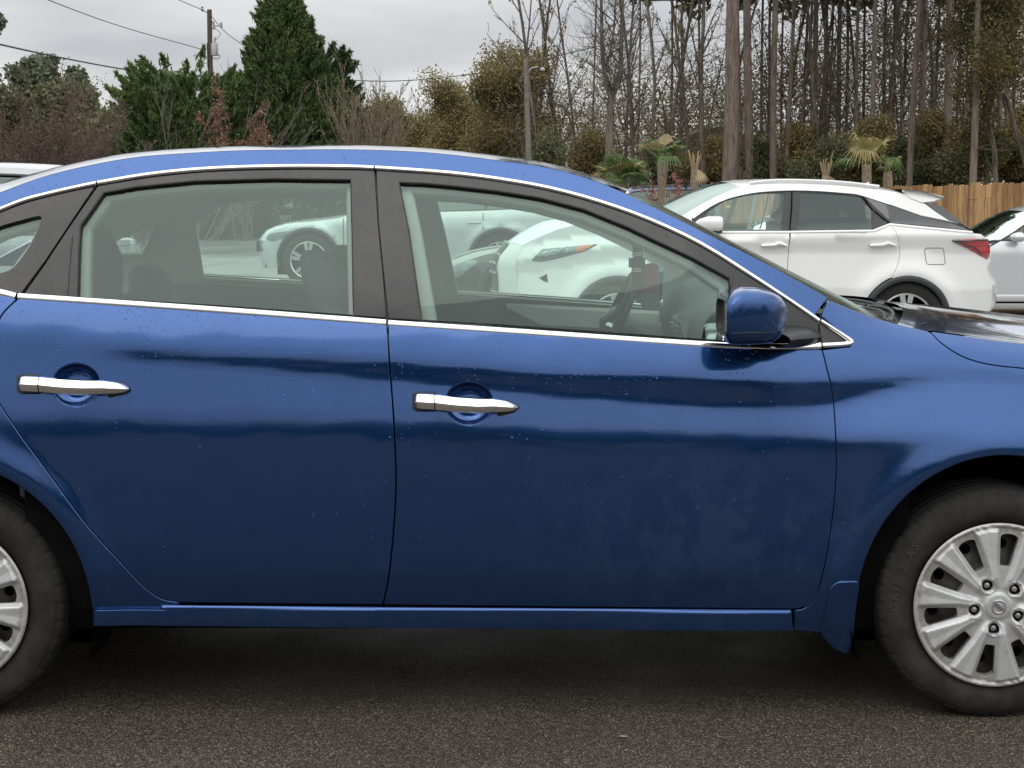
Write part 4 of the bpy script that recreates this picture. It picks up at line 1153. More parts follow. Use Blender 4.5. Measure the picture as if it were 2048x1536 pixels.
# dashboard
sec = [(.97, 1.00), (.86, 1.035), (.74, 1.045), (.62, 1.03), (.545, .99), (.53, .94), (.56, .86), (.62, .76), (.70, .60), (.80, .45)]
md = MD(); rows = []
for y in np.linspace(-.70, .70, 40):
    hump = .055 * math.exp(-((y - .37) / .16) ** 4); cen = .015 * math.exp(-(y / .15) ** 4)
    rows.append([(x - (.035 if 1 < i < 6 else 0) * (math.exp(-((y - .37) / .18) ** 4)) - cen * (i > 2), y, z + hump * (1 if 1 < i < 5 else 0)) for i, (x, z) in enumerate(sec)])
dashboard = None
md.grid(np.array(rows)); dashboard = md.build('dashboard', M['dash'], car, angle=60)
# centre stack: silver faced panel with vents and controls
def stack_pt(t, y, o=0):
    p0 = np.array([.520, .985]); p1 = np.array([.60, .70]); p = p0 + (p1 - p0) * t; n = np.array([-.96, -.27]); return (p[0] + n[0] * (.02 + o), y, p[1] + n[1] * (.02 + o))
md = MD(); rows = [[stack_pt(t, y, -.03 if abs(y) > .125 else 0) for t in np.linspace(0, 1, 10)] for y in (-.15, -.135, -.125, -.06, 0, .06, .125, .135, .15)]
md.grid(np.array(rows)); md.build('centre_stack', M['silver_plastic'], dashboard, angle=50)
def stack_box(t0, t1, y0, y1, o, mat, name):
    md = MD(); a = [stack_pt(t0, y0, o), stack_pt(t0, y1, o), stack_pt(t1, y1, o), stack_pt(t1, y0, o)]; b = [stack_pt(t0, y0, -.01), stack_pt(t0, y1, -.01), stack_pt(t1, y1, -.01), stack_pt(t1, y0, -.01)]
    md.add(a + b, [(0, 1, 2, 3), (4, 7, 6, 5), (0, 4, 5, 1), (1, 5, 6, 2), (2, 6, 7, 3), (3, 7, 4, 0)]); return md.build(name, mat, dashboard, smooth=False)
stack_box(.02, .24, -.115, -.01, .004, M['dash'], 'air_vent'); stack_box(.02, .24, .01, .115, .004, M['dash'], 'air_vent')
for k in range(4):
    for ya, yb in ((-.11, -.015), (.015, .11)): stack_box(.05 + k * .05, .062 + k * .05, ya, yb, .010, M['silver_plastic'], 'vent_slat')
stack_box(.30, .62, -.10, .10, .004, M['dark_gloss'], 'radio_screen')
for k in range(5): stack_box(.66 + .0, .70, -.10 + k * .042, -.07 + k * .042, .007, M['dash'], 'button')
for k in range(3):
    md = MD(); c = stack_pt(.84, -.075 + k * .075, .0); md.lathe([(-.028, .018), (-.026, .02), (0, .022)], 20, axis='x', c=c); md.build('control_knob', M['chrome'], dashboard)
# outer vents both ends
for sgn in (-1, 1):
    md = MD(); c = (.535, sgn * .60, .955)
    md.lathe([(-.018, .042), (-.022, .047), (-.012, .052), (.02, .054)], 24, axis='x', c=c); md.build('vent_ring', M['silver_plastic'], dashboard)
    md = MD(); md.lathe([(-.012, .0), (-.012, .042)], 24, axis='x', c=c)
    for k in range(4): md.box(c[0] - .018, c[0], c[1] - .036, c[1] + .036, c[2] - .027 + k * .017, c[2] - .023 + k * .017)
    md.build('air_vent', M['dash'], dashboard, smooth=False)
# steering wheel
sw = empty('steering_wheel', (.335, .37, .935), parent=car)
tilt = R(24)
def tw(p):   # wheel plane: axis tilted
    x, y, z = p; return (x * math.cos(tilt) + z * math.sin(tilt), y, -x * math.sin(tilt) + z * math.cos(tilt))
md = MD(); tor = []
for a in np.linspace(0, 2 * math.pi, 61):
    tor.append([tw(((.017 * math.sin(b)), (.18 + .015 * math.cos(b)) * math.cos(a), (.18 + .015 * math.cos(b)) * math.sin(a))) for b in np.linspace(0, 2 * math.pi, 13)])
md.grid(np.array(tor)); md.build('rim', M['wheel_rim'], sw)
md = MD()
rows = [[tw((-.02 - .03 * q + .05 * (r_ / .08) ** 2 * q, r_ * math.cos(a), r_ * math.sin(a) * .9)) for a in np.linspace(0, 2 * math.pi, 25)] for r_, q in ((.001, 1), (.05, 1), (.075, .7), (.082, 0))]
md.grid(np.array(rows)); md.build('hub', M['wheel_rim'], sw)
for a in (0, 180, 270):
    md = MD(); c, s_ = math.cos(R(a)), math.sin(R(a))
    md.tube([tw((-.01, .07 * c, .07 * s_)), tw((-.002, .12 * c, .12 * s_)), tw((0, .175 * c, .175 * s_))], [.022, .016, .014], 8, squash=.5); md.build('spoke', M['silver_plastic'], sw)
md = MD(); md.tube([(.02, 0, -.01), (.24, 0, -.09)], [.045, .055], 16); md.build('column', M['dash'], sw)
for sgn in (-1, 1):
    md = MD(); md.tube([(.06, sgn * .04, -.02), (.05, sgn * .13, -.005), (.045, sgn * .17, 0)], [.008, .008, .011], 8); md.build('stalk', M['black'], sw)
# rear view mirror hanging from the windshield
md = MD(); md.tube([(.40, 0, 1.33), (.395, 0, 1.25)], .010, 8)
rows = [[(.375 + .02 * q, .125 * math.copysign(abs(math.cos(a)) ** .5, math.cos(a)) * s_, 1.228 + .030 * math.copysign(abs(math.sin(a)) ** .6, math.sin(a)) * s_) for a in np.linspace(0, 2 * math.pi, 29)] for q, s_ in ((-.4, .01), (-.4, .94), (0, 1), (.7, .9), (1.0, .4), (1.1, .02))]
md.grid(np.array(rows)); md.build('interior_mirror', M['black'], car)
# parking tags hanging from the mirror
def at_depth(px, py, Y): x, z = pxz(px, py, Y); return Vector((float(x), Y, float(z)))
YT = YC
tg = empty('hanging_strap', tuple(at_depth(1275, 545, YT)))
tag(tg, 'dark strap with two small white printed labels hanging behind the sedan windshield', 'strap')
md = MD(); c = at_depth(1275, 545, YT)
for (dx, dz, w_, h_) in ((0, .060, .030, .05), (-.002, .030, .05, .03), (0, .0, .036, .045), (0, -.035, .030, .05)):
    md.box(dx - w_ / 2, dx + w_ / 2, -.006, .006, dz - h_ / 2, dz + h_ / 2)
md.tube([(0, 0, .08), (.0, 0, .13)], .004, 6); md.build('strap', M['seat'], tg, bevel=.004)
for (px, py, w_, h_, rot, txt) in ((1274, 508, 19, 8, -8, 'CLUB TAG'), (1274, 540, 17, 8, 0, 'SERVICE')):
    p = at_depth(px, py, YT - .008) - c; s = YT / FPX; md = MD(); md.box(-w_ * s / 2, w_ * s / 2, -.001, .001, -h_ * s / 2, h_ * s / 2)
    o = md.build('printed_label', M['paper'], tg, smooth=False, loc=p); o.rotation_euler = (0, R(rot), 0)
    V, F = text_mesh(txt, .0062); MD().add(np.stack([V[:, 0], np.full(len(V), -.0016), V[:, 1]], 1), F).build('lettering', M['ink'], o, smooth=False)
cd = empty('hanging_card', tuple(at_depth(1300, 562, YT + .06)))
tag(cd, 'dull red and grey card hanging beside the strap behind the steering wheel', 'card')
md = MD(); md.prism(round_poly([(-.030, -.085), (.030, -.095), (.028, .055), (-.022, .055)], .02), -.002, .002); md.build('card', M['seat_grey'], cd, smooth=False)
md = MD(); md.prism(round_poly([(-.024, -.030), (.024, -.034), (.023, .048), (-.020, .048)], .006), -.004, -.0025); md.build('printed_panel', M['cardred'], cd, smooth=False)
md = MD(); md.prism([(-.025, .0), (.024, -.006), (.024, -.012), (-.025, -.006)], -.0055, -.0045); md.build('pale_band', M['seat_grey'], cd, smooth=False)
# ------------------------------------------------------------------ other vehicles
def simple_wheel(parent, loc, r, style='dark', w=.22, far=False):
    rr = r * .70
    md = MD(); md.lathe([(.012, rr - .01), (.0, rr + .01), (-.004, (rr + r) / 2), (.004, r - .025), (.02, r - .004), (w - .02, r - .004), (w, rr)], 48)
    rim = MD(); rim.lathe([(.005, rr + .004), (.003, rr - .004), (.02, rr - .012), (w * .6, rr - .03), (w * .6, 0)], 40)
    o = rim.build('wheel', M['under'] if style != 'plain' else M['alu'], parent, loc=loc, angle=40)
    md.build('tyre', M['tyre'], o, angle=50)
    mat = M['alu']
    md = MD(); md.lathe([(.004, rr + .003), (-.002, rr - .004), (.006, rr - .016), (.02, rr - .018)], 40); md.build('rim_edge', mat, o, angle=40)
    n = 5
    for k in range(n):
        a0 = 2 * math.pi * k / n + .31
        for da in (-.17, .17):
            md = MD(); c0, s0 = math.cos(a0 + da * .7), math.sin(a0 + da * .7); c1, s1 = math.cos(a0 + da), math.sin(a0 + da)
            tv = np.array([-s1, c1]); q = [(.05 * c0, .05 * s0), (rr * .97 * c1, rr * .97 * s1)]
            wa, wb_ = .020, .016 if style != 'wide' else .026
            P = [(q[0][0] - tv[0] * wa, q[0][1] - tv[1] * wa), (q[1][0] - tv[0] * wb_, q[1][1] - tv[1] * wb_), (q[1][0] + tv[0] * wb_, q[1][1] + tv[1] * wb_), (q[0][0] + tv[0] * wa, q[0][1] + tv[1] * wa)]
            md.prism(P, .002, .03); md.build('wheel_spoke', mat, o, smooth=False)
    md = MD(); md.lathe([(-.004, .0), (-.004, .028), (.004, .04), (.03, .045)], 20); md.build('hub_cap', mat, o)
    if far: o.rotation_euler = (0, 0, math.pi)
    return o

STY = {
 'crossover': dict(edge=[(0, .40), (.01, .46), (.05, .52), (.12, .565), (.22, .60), (.30, .625), (.6, .645), (.85, .67), (.97, .64), (1, .60)],
    roof=[(.275, .625), (.34, .74), (.41, .88), (.46, .945), (.55, .965), (.70, .955), (.82, .91), (.92, .82), (.965, .72), (.985, .66)], head=.42, tailx=.90, zc=.035),
 'sedan': dict(edge=[(0, .42), (.01, .47), (.06, .53), (.15, .585), (.25, .62), (.32, .64), (.6, .66), (.82, .68), (.95, .68), (1, .62)],
    roof=[(.27, .63), (.34, .75), (.40, .87), (.46, .945), (.54, .965), (.64, .94), (.74, .85), (.80, .76), (.855, .69)], head=.42, tailx=.68, zc=.035),
 'coupe': dict(edge=[(0, .40), (.01, .45), (.05, .53), (.12, .61), (.2, .655), (.30, .66), (.6, .68), (.82, .70), (.95, .66), (1, .58)],
    roof=[(.30, .66), (.37, .78), (.44, .92), (.50, .965), (.57, .965), (.68, .90), (.80, .79), (.90, .70)], head=.45, tailx=.62, zc=.03),
 'suv': dict(edge=[(0, .42), (.01, .50), (.04, .55), (.12, .58), (.22, .60), (.27, .61), (.6, .62), (.9, .63), (.985, .62), (1, .58)],
    roof=[(.25, .61), (.30, .74), (.345, .88), (.375, .935), (.45, .955), (.70, .955), (.90, .94), (.955, .90), (.98, .76), (.99, .64)], head=.35, tailx=.955, zc=.03),
}
def simple_car(label, x, y, z0, L, H, Wd, wb, fo, style, pm, rz=0, r=.34, wheel='dark', glassm=None, name='parked_car', group='cars parked across the lot', clad=False, rails=False, detail=True, glassw=None):
    st = STY[style]; glassm = glassm or M['privacy']
    root = empty(name, (x, y, z0), rz); tag(root, label, 'car', group)
    E = [((a - .5) * L, b * H) for a, b in st['edge']]; RE = [((a - .5) * L, b * H) for a, b in st['roof']]
    Es = smooth_line(E, 4); Rs = smooth_line(RE, 4)
    ex, ez = np.array(Es).T; hw = Wd / 2
    def plan(x): u = np.abs(2 * x / L); return hw * (1 - .16 * np.clip(u, 0, 1.2) ** 7 - .03 * u ** 2)
    def wl(x, z):
        x = np.asarray(x, float); z = np.asarray(z, float); zb = np.interp(x, ex, ez)
        dn = np.clip(.50 * H - z, 0, 9); up = np.clip(z - (zb - .10), 0, 9); mid = np.clip(z - .50 * H, 0, 9)
        w = plan(x) - .10 * dn ** 1.5 - .9 * np.clip(up, 0, .1) ** 1.6 - .06 * mid
        gh = np.clip(z - zb, 0, 9); w = w - .34 * gh - .25 * gh * gh
        for xc in (-.5 * L + fo, -.5 * L + fo + wb):
            rr = np.hypot(x - xc, z - r); w = w + .022 * np.exp(-((rr - r * 1.25) / .07) ** 2)
        return w
    S = Surf(wl)
    xf, xr = -.5 * L + fo, -.5 * L + fo + wb; ra = r * 1.17
    zs = .125 * H
    low = [(-.5 * L + .06, .14 * H)] + [(xf - math.sqrt(max(ra ** 2 - (r - zs) ** 2, 0)) - .005, zs + .01)]
    def ar(xc): return [(xc - ra * math.cos(R(a)), r + ra * math.sin(R(a))) for a in np.linspace(-12, 192, 26)]
    poly = [(-.5 * L + .03, .16 * H)] + ar(xf) + ar(xr) + [(.5 * L - .04, .18 * H), (.5 * L - .005, .34 * H)] + [p for p in Es[::-1]][1:-1] + [(-.5 * L, .38 * H), (-.5 * L, .25 * H)]
    xd0, xd1, xd2 = xf + ra + .06, -.5 * L + (.505 if style != 'coupe' else .62) * L, xr - ra * .55
    def both(md, nm, mat, par=None):
        a = md.build(nm, mat, par or root); b = bpy.data.objects.new(nm, a.data); COL.objects.link(b); b.parent = par or root; b.scale = (1, -1, 1); return a
    side = both(panel(S, poly, .09, r=.006, depth=.05, bstep=.05), 'body_side', pm)
    # shut lines
    if detail:
        for xx in (xd0, xd1, xd2):
            zb = float(np.interp(xx, ex, ez)); md = MD()
            zz = np.linspace(zs + .08 if xx != xd2 else r + ra + .0, zb, 14)
            strip(S, [(xx, z) for z in zz], .009, lift=.001, thick=.001, md=md); both(md, 'shut_line', M['under'])
        for xx in (xd1 - .06, xd2 - .02)[:1 if style == 'coupe' else 2]:
            zb = float(np.interp(xx, ex, ez)); md = MD(); strip(S, [(xx - .20, zb - .13), (xx - .10, zb - .125), (xx, zb - .13)], [.012, .024, .012], lift=.012, thick=.012, md=md); both(md, 'door_handle', pm)
        md = MD(); strip(S, [(xf + ra + .03, zs + .06), (xr - ra - .03, zs + .06)], .09, lift=.004, thick=.01, md=md); both(md, 'sill_trim', M['cladding'] if clad else pm)
        if clad:
            md = MD(); strip(S, [p for p in ar(xf)[2:-2]], .05, lift=.004, thick=.012, md=md); strip(S, [p for p in ar(xr)[2:-2]], .05, lift=.004, thick=.012, md=md); both(md, 'arch_cladding', M['cladding'])
    # cabin
    cab = [p for p in Rs]; bz = [(xx, float(np.interp(xx, ex, ez)) - .01) for xx in np.linspace(Rs[-1][0], Rs[0][0], 20)]
    C = cab + bz; C = ccw(C)
    win = offset(resample(C, .05), .055)
    both(panel(S, C, .12, r=.004, depth=.03, holes=[win], bstep=.05), 'cabin_side', pm)
    # glass split by pillars
    both(panel(Surf(lambda x, z: wl(x, z) - .012), offset(win, -.01), .15, edge=False), 'side_glass', glassw or glassm)
    both(strip(S, win, .018, lift=.001, thick=.004, closed=True), 'window_surround', M['black'])
    if detail:
        for xx, ww in ((xd1 + .01, .09), (xd2 + .04, .05)) if style != 'coupe' else ((xd1, .09),):
            wv = np.array(win); zt = float(np.interp(xx - .03, *np.array(Rs)[np.argsort(np.array(Rs)[:, 0])].T)) - .05; zb = float(np.interp(xx, ex, ez)) + .04
            if zt > zb + .05: both(strip(S, [(xx, zb), (xx - .03, zt)], ww, lift=-.006, thick=.006), 'pillar', M['black'])
    # roof, screens
    ra_ = np.array(Rs); hx = (st['head'] - .5) * L; tx = (st['tailx'] - .5) * L
    def sect(x, z, zc, bow=0, inset=0):
        w = float(S.w(np.array([x]), np.array([z]))[0]) - inset; us = np.sin(np.linspace(-1, 1, 21) * math.pi / 2)
        return [(x + bow * (1 - u * u), u * w, z + zc * (1 - abs(u) ** 2.6)) for u in us]
    zc = st['zc'] * H
    def part(a, b, bow0, bow1, nm, mat, zca=zc, zcb=zc):
        q = ra_[(ra_[:, 0] >= a - 1e-6) & (ra_[:, 0] <= b + 1e-6)]
        q = np.concatenate([[[a, np.interp(a, ra_[:, 0], ra_[:, 1])]], q, [[b, np.interp(b, ra_[:, 0], ra_[:, 1])]]])
        rows = [sect(p[0], p[1], zca + (zcb - zca) * i / (len(q) - 1), bow0 + (bow1 - bow0) * i / (len(q) - 1)) for i, p in enumerate(q)]
        md = MD(); md.grid(np.array(rows)); md.build(nm, mat, root, angle=80)
    part(ra_[0, 0], hx, -.22, -.10, 'windshield', M['screen_dark'] if glassw is None else glassw, .02, zc)
    part(hx, tx, -.10, .04, 'roof', pm)
    part(tx, ra_[-1, 0], .04, .10, 'rear_window', glassm, zc, .02)
    # hood and deck
    def top(a, b, nm, b0, b1):
        xs = np.linspace(a, b, 12); rows = []
        for i, xx in enumerate(xs): rows.append(sect(xx, float(np.interp(xx, ex, ez)), .035 * min(1, .3 + i / 5 if nm == 'hood' else 1), b0 + (b1 - b0) * i / 11))
        md = MD(); md.grid(np.array(rows)); md.build(nm, pm, root, angle=80)
    top(-.5 * L + .002, ra_[0, 0] + .05, 'hood', -.20, -.18)
    top(ra_[-1, 0] - .05, .5 * L - .002, 'boot_lid', .10, .12)
    for sgn, nm in ((-1, 'front_bumper'), (1, 'rear_bumper')):
        ze = float(np.interp(sgn * .5 * L, ex, ez)); rows = []
        for z, dx in ((ze, .0), (ze * .85, .0), (.38 * H, .0 if sgn < 0 else .02), (.25 * H, -.01), (.15 * H, -.06)):
            xx = sgn * (.5 * L - .002) ; w = float(S.w(np.array([xx]), np.array([z]))[0]); us = np.sin(np.linspace(-1, 1, 21) * math.pi / 2)
            bw = .20 if sgn < 0 else .12
            rows.append([(xx + sgn * (bw * (1 - u * u) + dx * (1 - abs(u) ** 4)), u * w, z + (.035 * .3 if sgn < 0 else .035) * (1 - abs(u) ** 2.6) * (z == ze)) for u in us])
        md = MD(); md.grid(np.array(rows), flip=(sgn > 0)); md.build(nm, pm, root, angle=60)
    # lamps
    ze = float(np.interp(-.5 * L + .2, ex, ez))
    hl = [(-.5 * L + .02, ze - .15), (-.5 * L + .16, ze - .17), (-.5 * L + .50, ze - .02), (-.5 * L + .20, ze - .045), (-.5 * L + .04, ze - .08)] if style != 'coupe' else [(-.5 * L + .06, ze - .16), (-.5 * L + .20, ze - .15), (-.5 * L + .42, ze + .03), (-.5 * L + .34, ze + .055), (-.5 * L + .14, ze - .03)]
    both(panel(S, round_poly(hl, .03), .05, lift=.004, depth=.01), 'headlight', M['lampglass'])
    zt = float(np.interp(.5 * L - .1, ex, ez)); tl = [(.5 * L - .01, zt - .05), (.5 * L - .01, zt - .20), (.5 * L - .16, zt - .18), (.5 * L - .40, zt - .08), (.5 * L - .2, zt - .05)]
    both(panel(S, round_poly(tl, .02), .05, lift=.006, depth=.012), 'tail_light', M['tail'])
    md = MD(); yy = np.linspace(-.5 * Wd * .55, .5 * Wd * .55, 9)
    md.grid(np.array([[(-.5 * L - .20 * (1 - (q / hw) ** 2) - .012, q, z) for q in yy] for z in (.42 * H * .95, .30 * H)])); md.build('grille', M['black'], root)
    md = MD(); md.box(.5 * L + .10, .5 * L + .135, -.16, .16, .40 * H, .40 * H + .15); md.build('licence_plate', M['paper'], root, smooth=False)
    # mirrors
    zb = float(np.interp(ra_[2, 0], ex, ez)); xm = ra_[0, 0] + .42
    md = MD(); wm = float(S.w(np.array([xm]), np.array([zb + .06]))[0])
    rows = [[(xm - .09 * q, -wm - .12 + .10 * s_ * math.cos(a), zb + .09 + .065 * s_ * math.sin(a)) for a in np.linspace(0, 2 * math.pi, 17)] for q, s_ in ((-.5, .001), (-.5, .95), (0, 1), (.6, .8), (1, .4), (1.1, .001))]
    md.grid(np.array(rows)); md.tube([(xm, -wm + .03, zb + .04), (xm, -wm - .06, zb + .06)], .025, 8); both(md, 'door_mirror', pm)
    for xc in (xf, xr):
        simple_wheel(root, (xc, -hw + .03, r), r, wheel); simple_wheel(root, (xc, hw - .03, r), r, wheel, far=True)
        md = MD(); A = [[(xc + ra * 1.01 * math.cos(R(a)), yy, r + ra * 1.01 * math.sin(R(a))) for a in np.linspace(-20, 200, 20)] for yy in (-hw + .02, -hw + .3)]
        md.grid(np.array(A)); md.add(A[1], [tuple(range(20))]); both(md, 'arch_liner', M['under'])
    md = MD(); md.box(-.5 * L + .15, .5 * L - .12, -hw + .30, hw - .30, .16, .5); md.box(xf + ra + .02, xr - ra - .02, -hw + .1, hw - .1, .17, .40); md.build('underbody', M['under'], root, smooth=False)
    md = MD()
    for xs_ in (-.02 * L, .17 * L):
        for yy in (-.38, .38): md.box(xs_, xs_ + .14, yy - .23, yy + .23, .3 * H, .72 * H); md.box(xs_ + .02, xs_ + .12, yy - .12, yy + .12, .70 * H, .83 * H)
    md.build('seats', M['seat_grey'], root, bevel=.03)
    if rails:
        for sgn in (-1, 1):
            pts = [(xx, sgn * (float(S.w(np.array([xx]), np.array([float(np.interp(xx, ra_[:, 0], ra_[:, 1]))]))[0]) - .06), float(np.interp(xx, ra_[:, 0], ra_[:, 1])) + .055) for xx in np.linspace(hx + .1, tx - .1, 10)]
            md = MD(); md.tube(pts, .018, 6); md.build('roof_rail', M['black'], root)
        for xx in (-.02 * L, .17 * L):
            md = MD(); zt = float(np.interp(xx, ra_[:, 0], ra_[:, 1])) + .10; md.box(xx - .03, xx + .03, -.62, .62, zt, zt + .03); md.build('cross_bar', M['black'], root)
    return root

# pale electric crossover seen through the sedan's windows
c = simple_car('pale silver crossover with black wheel arches seen through the sedan windows, nose to the left', -3.42 + 2.31, 21.2 + .93, .31, 4.62, 1.55, 1.86, 2.64, .62, 'crossover', M['pale'], r=.365, wheel='wide', clad=True, name='crossover')
c = simple_car('low black sports car with oval headlight parked between the pale crossover and the white SUV', -.80 + 2.25, 17.5 + .92, .06, 4.5, 1.30, 1.84, 2.45, .86, 'coupe', M['black_paint'], r=.335, wheel='wide', name='sports_car', glassw=M['screen_dark'])
def sticker(px, py, Y, w_, h_, rot, par, mat):
    x_, z_ = pxz(px, py, Y); s_ = Y / FPX; md = MD(); md.box(-w_ * s_ / 2, w_ * s_ / 2, -.003, .003, -h_ * s_ / 2, h_ * s_ / 2)
    o = md.build('price_sticker', mat, par, smooth=False, loc=(float(x_) - par.location.x, Y - par.location.y, float(z_) - par.location.z)); o.rotation_euler = (0, R(rot), 0)
sticker(1086, 447, 17.62, 6, 15, 8, c, M['yellow_print'])
c = simple_car('white hatchback mostly hidden behind the windshield of the white SUV', 3.95, 20.5 + .9, -.02, 4.4, 1.38, 1.80, 2.65, .85, 'crossover', M['white'], r=.33, name='hatchback', glassw=M['glass2'])
sticker(1460, 413, 20.45, 17, 4, 0, c, M['yellow_print'])
c = simple_car('slate blue SUV with roof bars parked in front of the palms', 5.05, 38.0, .0, 4.9, 2.05, 1.9, 2.8, .9, 'suv', M['navy'], rz=math.pi, r=.37, name='suv', rails=True)
c = simple_car('silver sedan cut by the right edge behind the tail of the white SUV', 4.72 + 2.35, 19.6 + .92, .0, 4.75, 1.45, 1.84, 2.8, .9, 'sedan', M['silver'], r=.33, glassw=M['glass2'])
c = simple_car('silver SUV with dark windows behind the blue sedan trunk at the left edge', -3.50 - 2.2, 12.2 + .93, -.05, 4.7, 1.82, 1.86, 2.75, .9, 'suv', M['grey_paint'], r=.36, name='suv')
c = simple_car('white SUV with red tail lamps far off beyond the pale crossover nose', -7.45, 47.5, .80, 4.6, 1.70, 1.85, 2.7, .9, 'suv', M['white'], rz=R(118), r=.36, name='suv')
c = simple_car('white crossover with red lamp far off, left of its white neighbour', -8.9, 49.5, .80, 4.5, 1.62, 1.85, 2.7, .9, 'crossover', M['white'], rz=R(114), r=.35, name='crossover')
c = simple_car('black SUV parked far off between the white cars and the fence', -5.6, 49.8, .82, 4.6, 1.72, 1.85, 2.7, .9, 'suv', M['black_paint'], rz=R(112), r=.36, name='suv')
c = simple_car('dark red hatchback parked far off beyond the white cars', -10.6, 50.5, .82, 4.3, 1.5, 1.8, 2.6, .85, 'crossover', M['red_paint'], rz=R(112), r=.34, name='hatchback')

# ------------------------------------------------------------------ white SUV (traced)
YN2 = 14.72; HW2 = .945; YC2 = YN2 + HW2; Z2 = -.09
suv = empty('suv', (0, YC2, Z2)); tag(suv, 'white SUV with black wheel arches and red tail lamp parked behind the blue sedan', 'car', 'cars parked across the lot')
def z2(py, Y=14.75): return float(pxz(1500, py, Y)[1]) - Z2
def x2(px, Y=14.75): return float(pxz(px, 430, Y)[0])
XF2, XR2 = x2(1236), x2(1818); R2 = .375
shz = (np.array([x2(p) for p in (1030, 1150, 1300, 1440, 1580, 1750, 1860, 1985)]), np.array([z2(p) for p in (520, 500, 484, 480, 476, 468, 470, 474)]))
blt = (np.array([x2(p) for p in (1030, 1087, 1145, 1300, 1430, 1747, 1780, 1862, 1945, 1990)]), np.array([z2(p) for p in (500, 468, 450, 448, 465, 463, 453, 460, 466, 470)]))
def w_suv(x, z):
    x = np.asarray(x, float); z = np.asarray(z, float)
    xm, hl = (x2(1028) + x2(1992)) / 2, (x2(1992) - x2(1028)) / 2
    u = np.abs((x - xm) / hl); pl = HW2 * (1 - .045 * u ** 2 - .20 * np.clip(u, 0, 1.1) ** 9)
    zs = np.interp(x, *shz); zb = np.interp(x, *blt)
    up = np.clip(z - zs, 0, 9); w = pl - .62 * np.minimum(up, .12) ** 1.05
    dn = np.clip(zs - .03 - z, 0, 9); w = w - .05 * np.clip(dn / .12, 0, 1) ** .8 * .6 + .035 * np.clip((dn - .12) / .35, 0, 1) - .10 * np.clip(dn - .5, 0, 9)
    gh = np.clip(z - zb, 0, 9); w = w - .42 * gh - .15 * gh * gh
    for xc in (XF2, XR2):
        rr = np.hypot(x - xc, z - R2); w = w + .035 * np.exp(-((rr - .47) / .10) ** 2) * (z > .15)
    return w
S2 = Surf(w_suv)
def P2(pts, sm=0, S=S2):
    out = []
    for px, py in pts:
        Y = 14.8
        for _ in range(5):
            x, z = pxz(px, py, Y); Y = YC2 - float(S.w(np.array([float(x)]), np.array([float(z) - Z2]))[0])
        out.append((float(x), float(z) - Z2))
    return smooth_line(out, sm) if sm else out
def both2(md, nm, mat, par=None):
    a = md.build(nm, mat, par or suv)
    b = bpy.data.objects.new(nm, a.data); COL.objects.link(b); b.parent = suv; b.scale = (1, -1, 1); return a
RA2 = .425
def ar2(xc, r, a0=-14, a1=194): return [(xc - r * math.cos(R(a)), R2 + r * math.sin(R(a))) for a in np.linspace(a0, a1, 36)]
gap1 = P2([(1580, 464), (1577, 500), (1575, 540), (1574, 600)]); gap2 = P2([(1779, 448), (1790, 460), (1796, 474), (1800, 497), (1798, 522), (1788, 547)], 3)
zsill = .26
fd = P2([(1392, 466), (1440, 464), (1500, 464), (1579, 464)]) + gap1[1:] + [(gap1[-1][0], zsill + .07), (XF2 + RA2 + .12, zsill + .07), (XF2 + RA2 + .06, .8)] + P2([(1385, 500)])
f2 = both2(panel(S2, fd, .05, gap=.006, r=.004), 'front_door', M['white'])
rdr = P2([(1581, 464), (1660, 463), (1747, 461), (1779, 448)]) + gap2[1:] + [p for p in ar2(XR2, RA2 + .02, 70, 8)] + [(XR2 - RA2 - .02, zsill + .07), (gap1[-1][0], zsill + .07)] + gap1[::-1][:-1]
r2 = both2(panel(S2, rdr, .05, gap=.006, r=.004), 'rear_door', M['white'])
qt = P2([(1780, 448), (1862, 457), (1943, 466), (1962, 468), (1973, 478), (1981, 520), (1974, 536), (1984, 566), (1985, 576), (1983, 612), (1974, 627), (1912, 646)])
qpoly = qt + [(XR2 + RA2 + .02, .30)] + ar2(XR2, RA2, -5, 194)[::-1][0:0] + [(XR2 + (RA2) * math.cos(R(a)), R2 + RA2 * math.sin(R(a))) for a in np.linspace(-8, 112, 24)] + gap2[::-1][:-1]
both2(panel(S2, qpoly, .045, gap=.004, r=.004), 'quarter_panel', M['white'])
sillp = [(XF2 + RA2 + .03, zsill + .065), (XR2 - RA2 - .03, zsill + .065), (XR2 - RA2 - .02, zsill - .08), (XF2 + RA2 + .02, zsill - .08)]
both2(panel(S2, sillp, .06, lift=.01), 'sill_cladding', M['cladding'])
lamp = P2([(1063, 521), (1084, 499), (1157, 492), (1195, 489), (1169, 502), (1110, 518), (1081, 523)])
notch = P2([(1076, 556), (1094, 547), (1097, 566), (1088, 564)])
nose = P2([(1033, 515), (1046, 490), (1064, 481), (1081, 473), (1116, 458), (1145, 451), (1200, 447), (1290, 446), (1345, 446), (1383, 466), (1378, 505)]) + [(XF2 + RA2 + .05, .8), (XF2 + RA2 + .03, .35)] + \
    [(XF2 + RA2 * math.cos(R(a)), R2 + RA2 * math.sin(R(a))) for a in np.linspace(0, 188, 34)] + [(XF2 - RA2 - .04, .22)] + [(x2(1052), .20), (x2(1040), .35)] + P2([(1036, 560), (1031, 535)])
both2(panel(S2, nose, .045, gap=.003, r=.004, holes=[notch]), 'front_wing', M['white'])
a = both2(panel(S2, lamp, .03, lift=.004, r=.004), 'headlight', M['lampglass'])
for px_ in (1092, 1108, 1126):
    (x_, z_), = P2([(px_, 509 - (px_ - 1092) * .25)]); md = MD(); md.lathe([(-.03, 0), (-.03, .022), (-.01, .03)], 10, c=(x_, -float(w_suv(np.array([x_]), np.array([z_]))[0]), z_)); md.build('projector', M['alu'], suv)
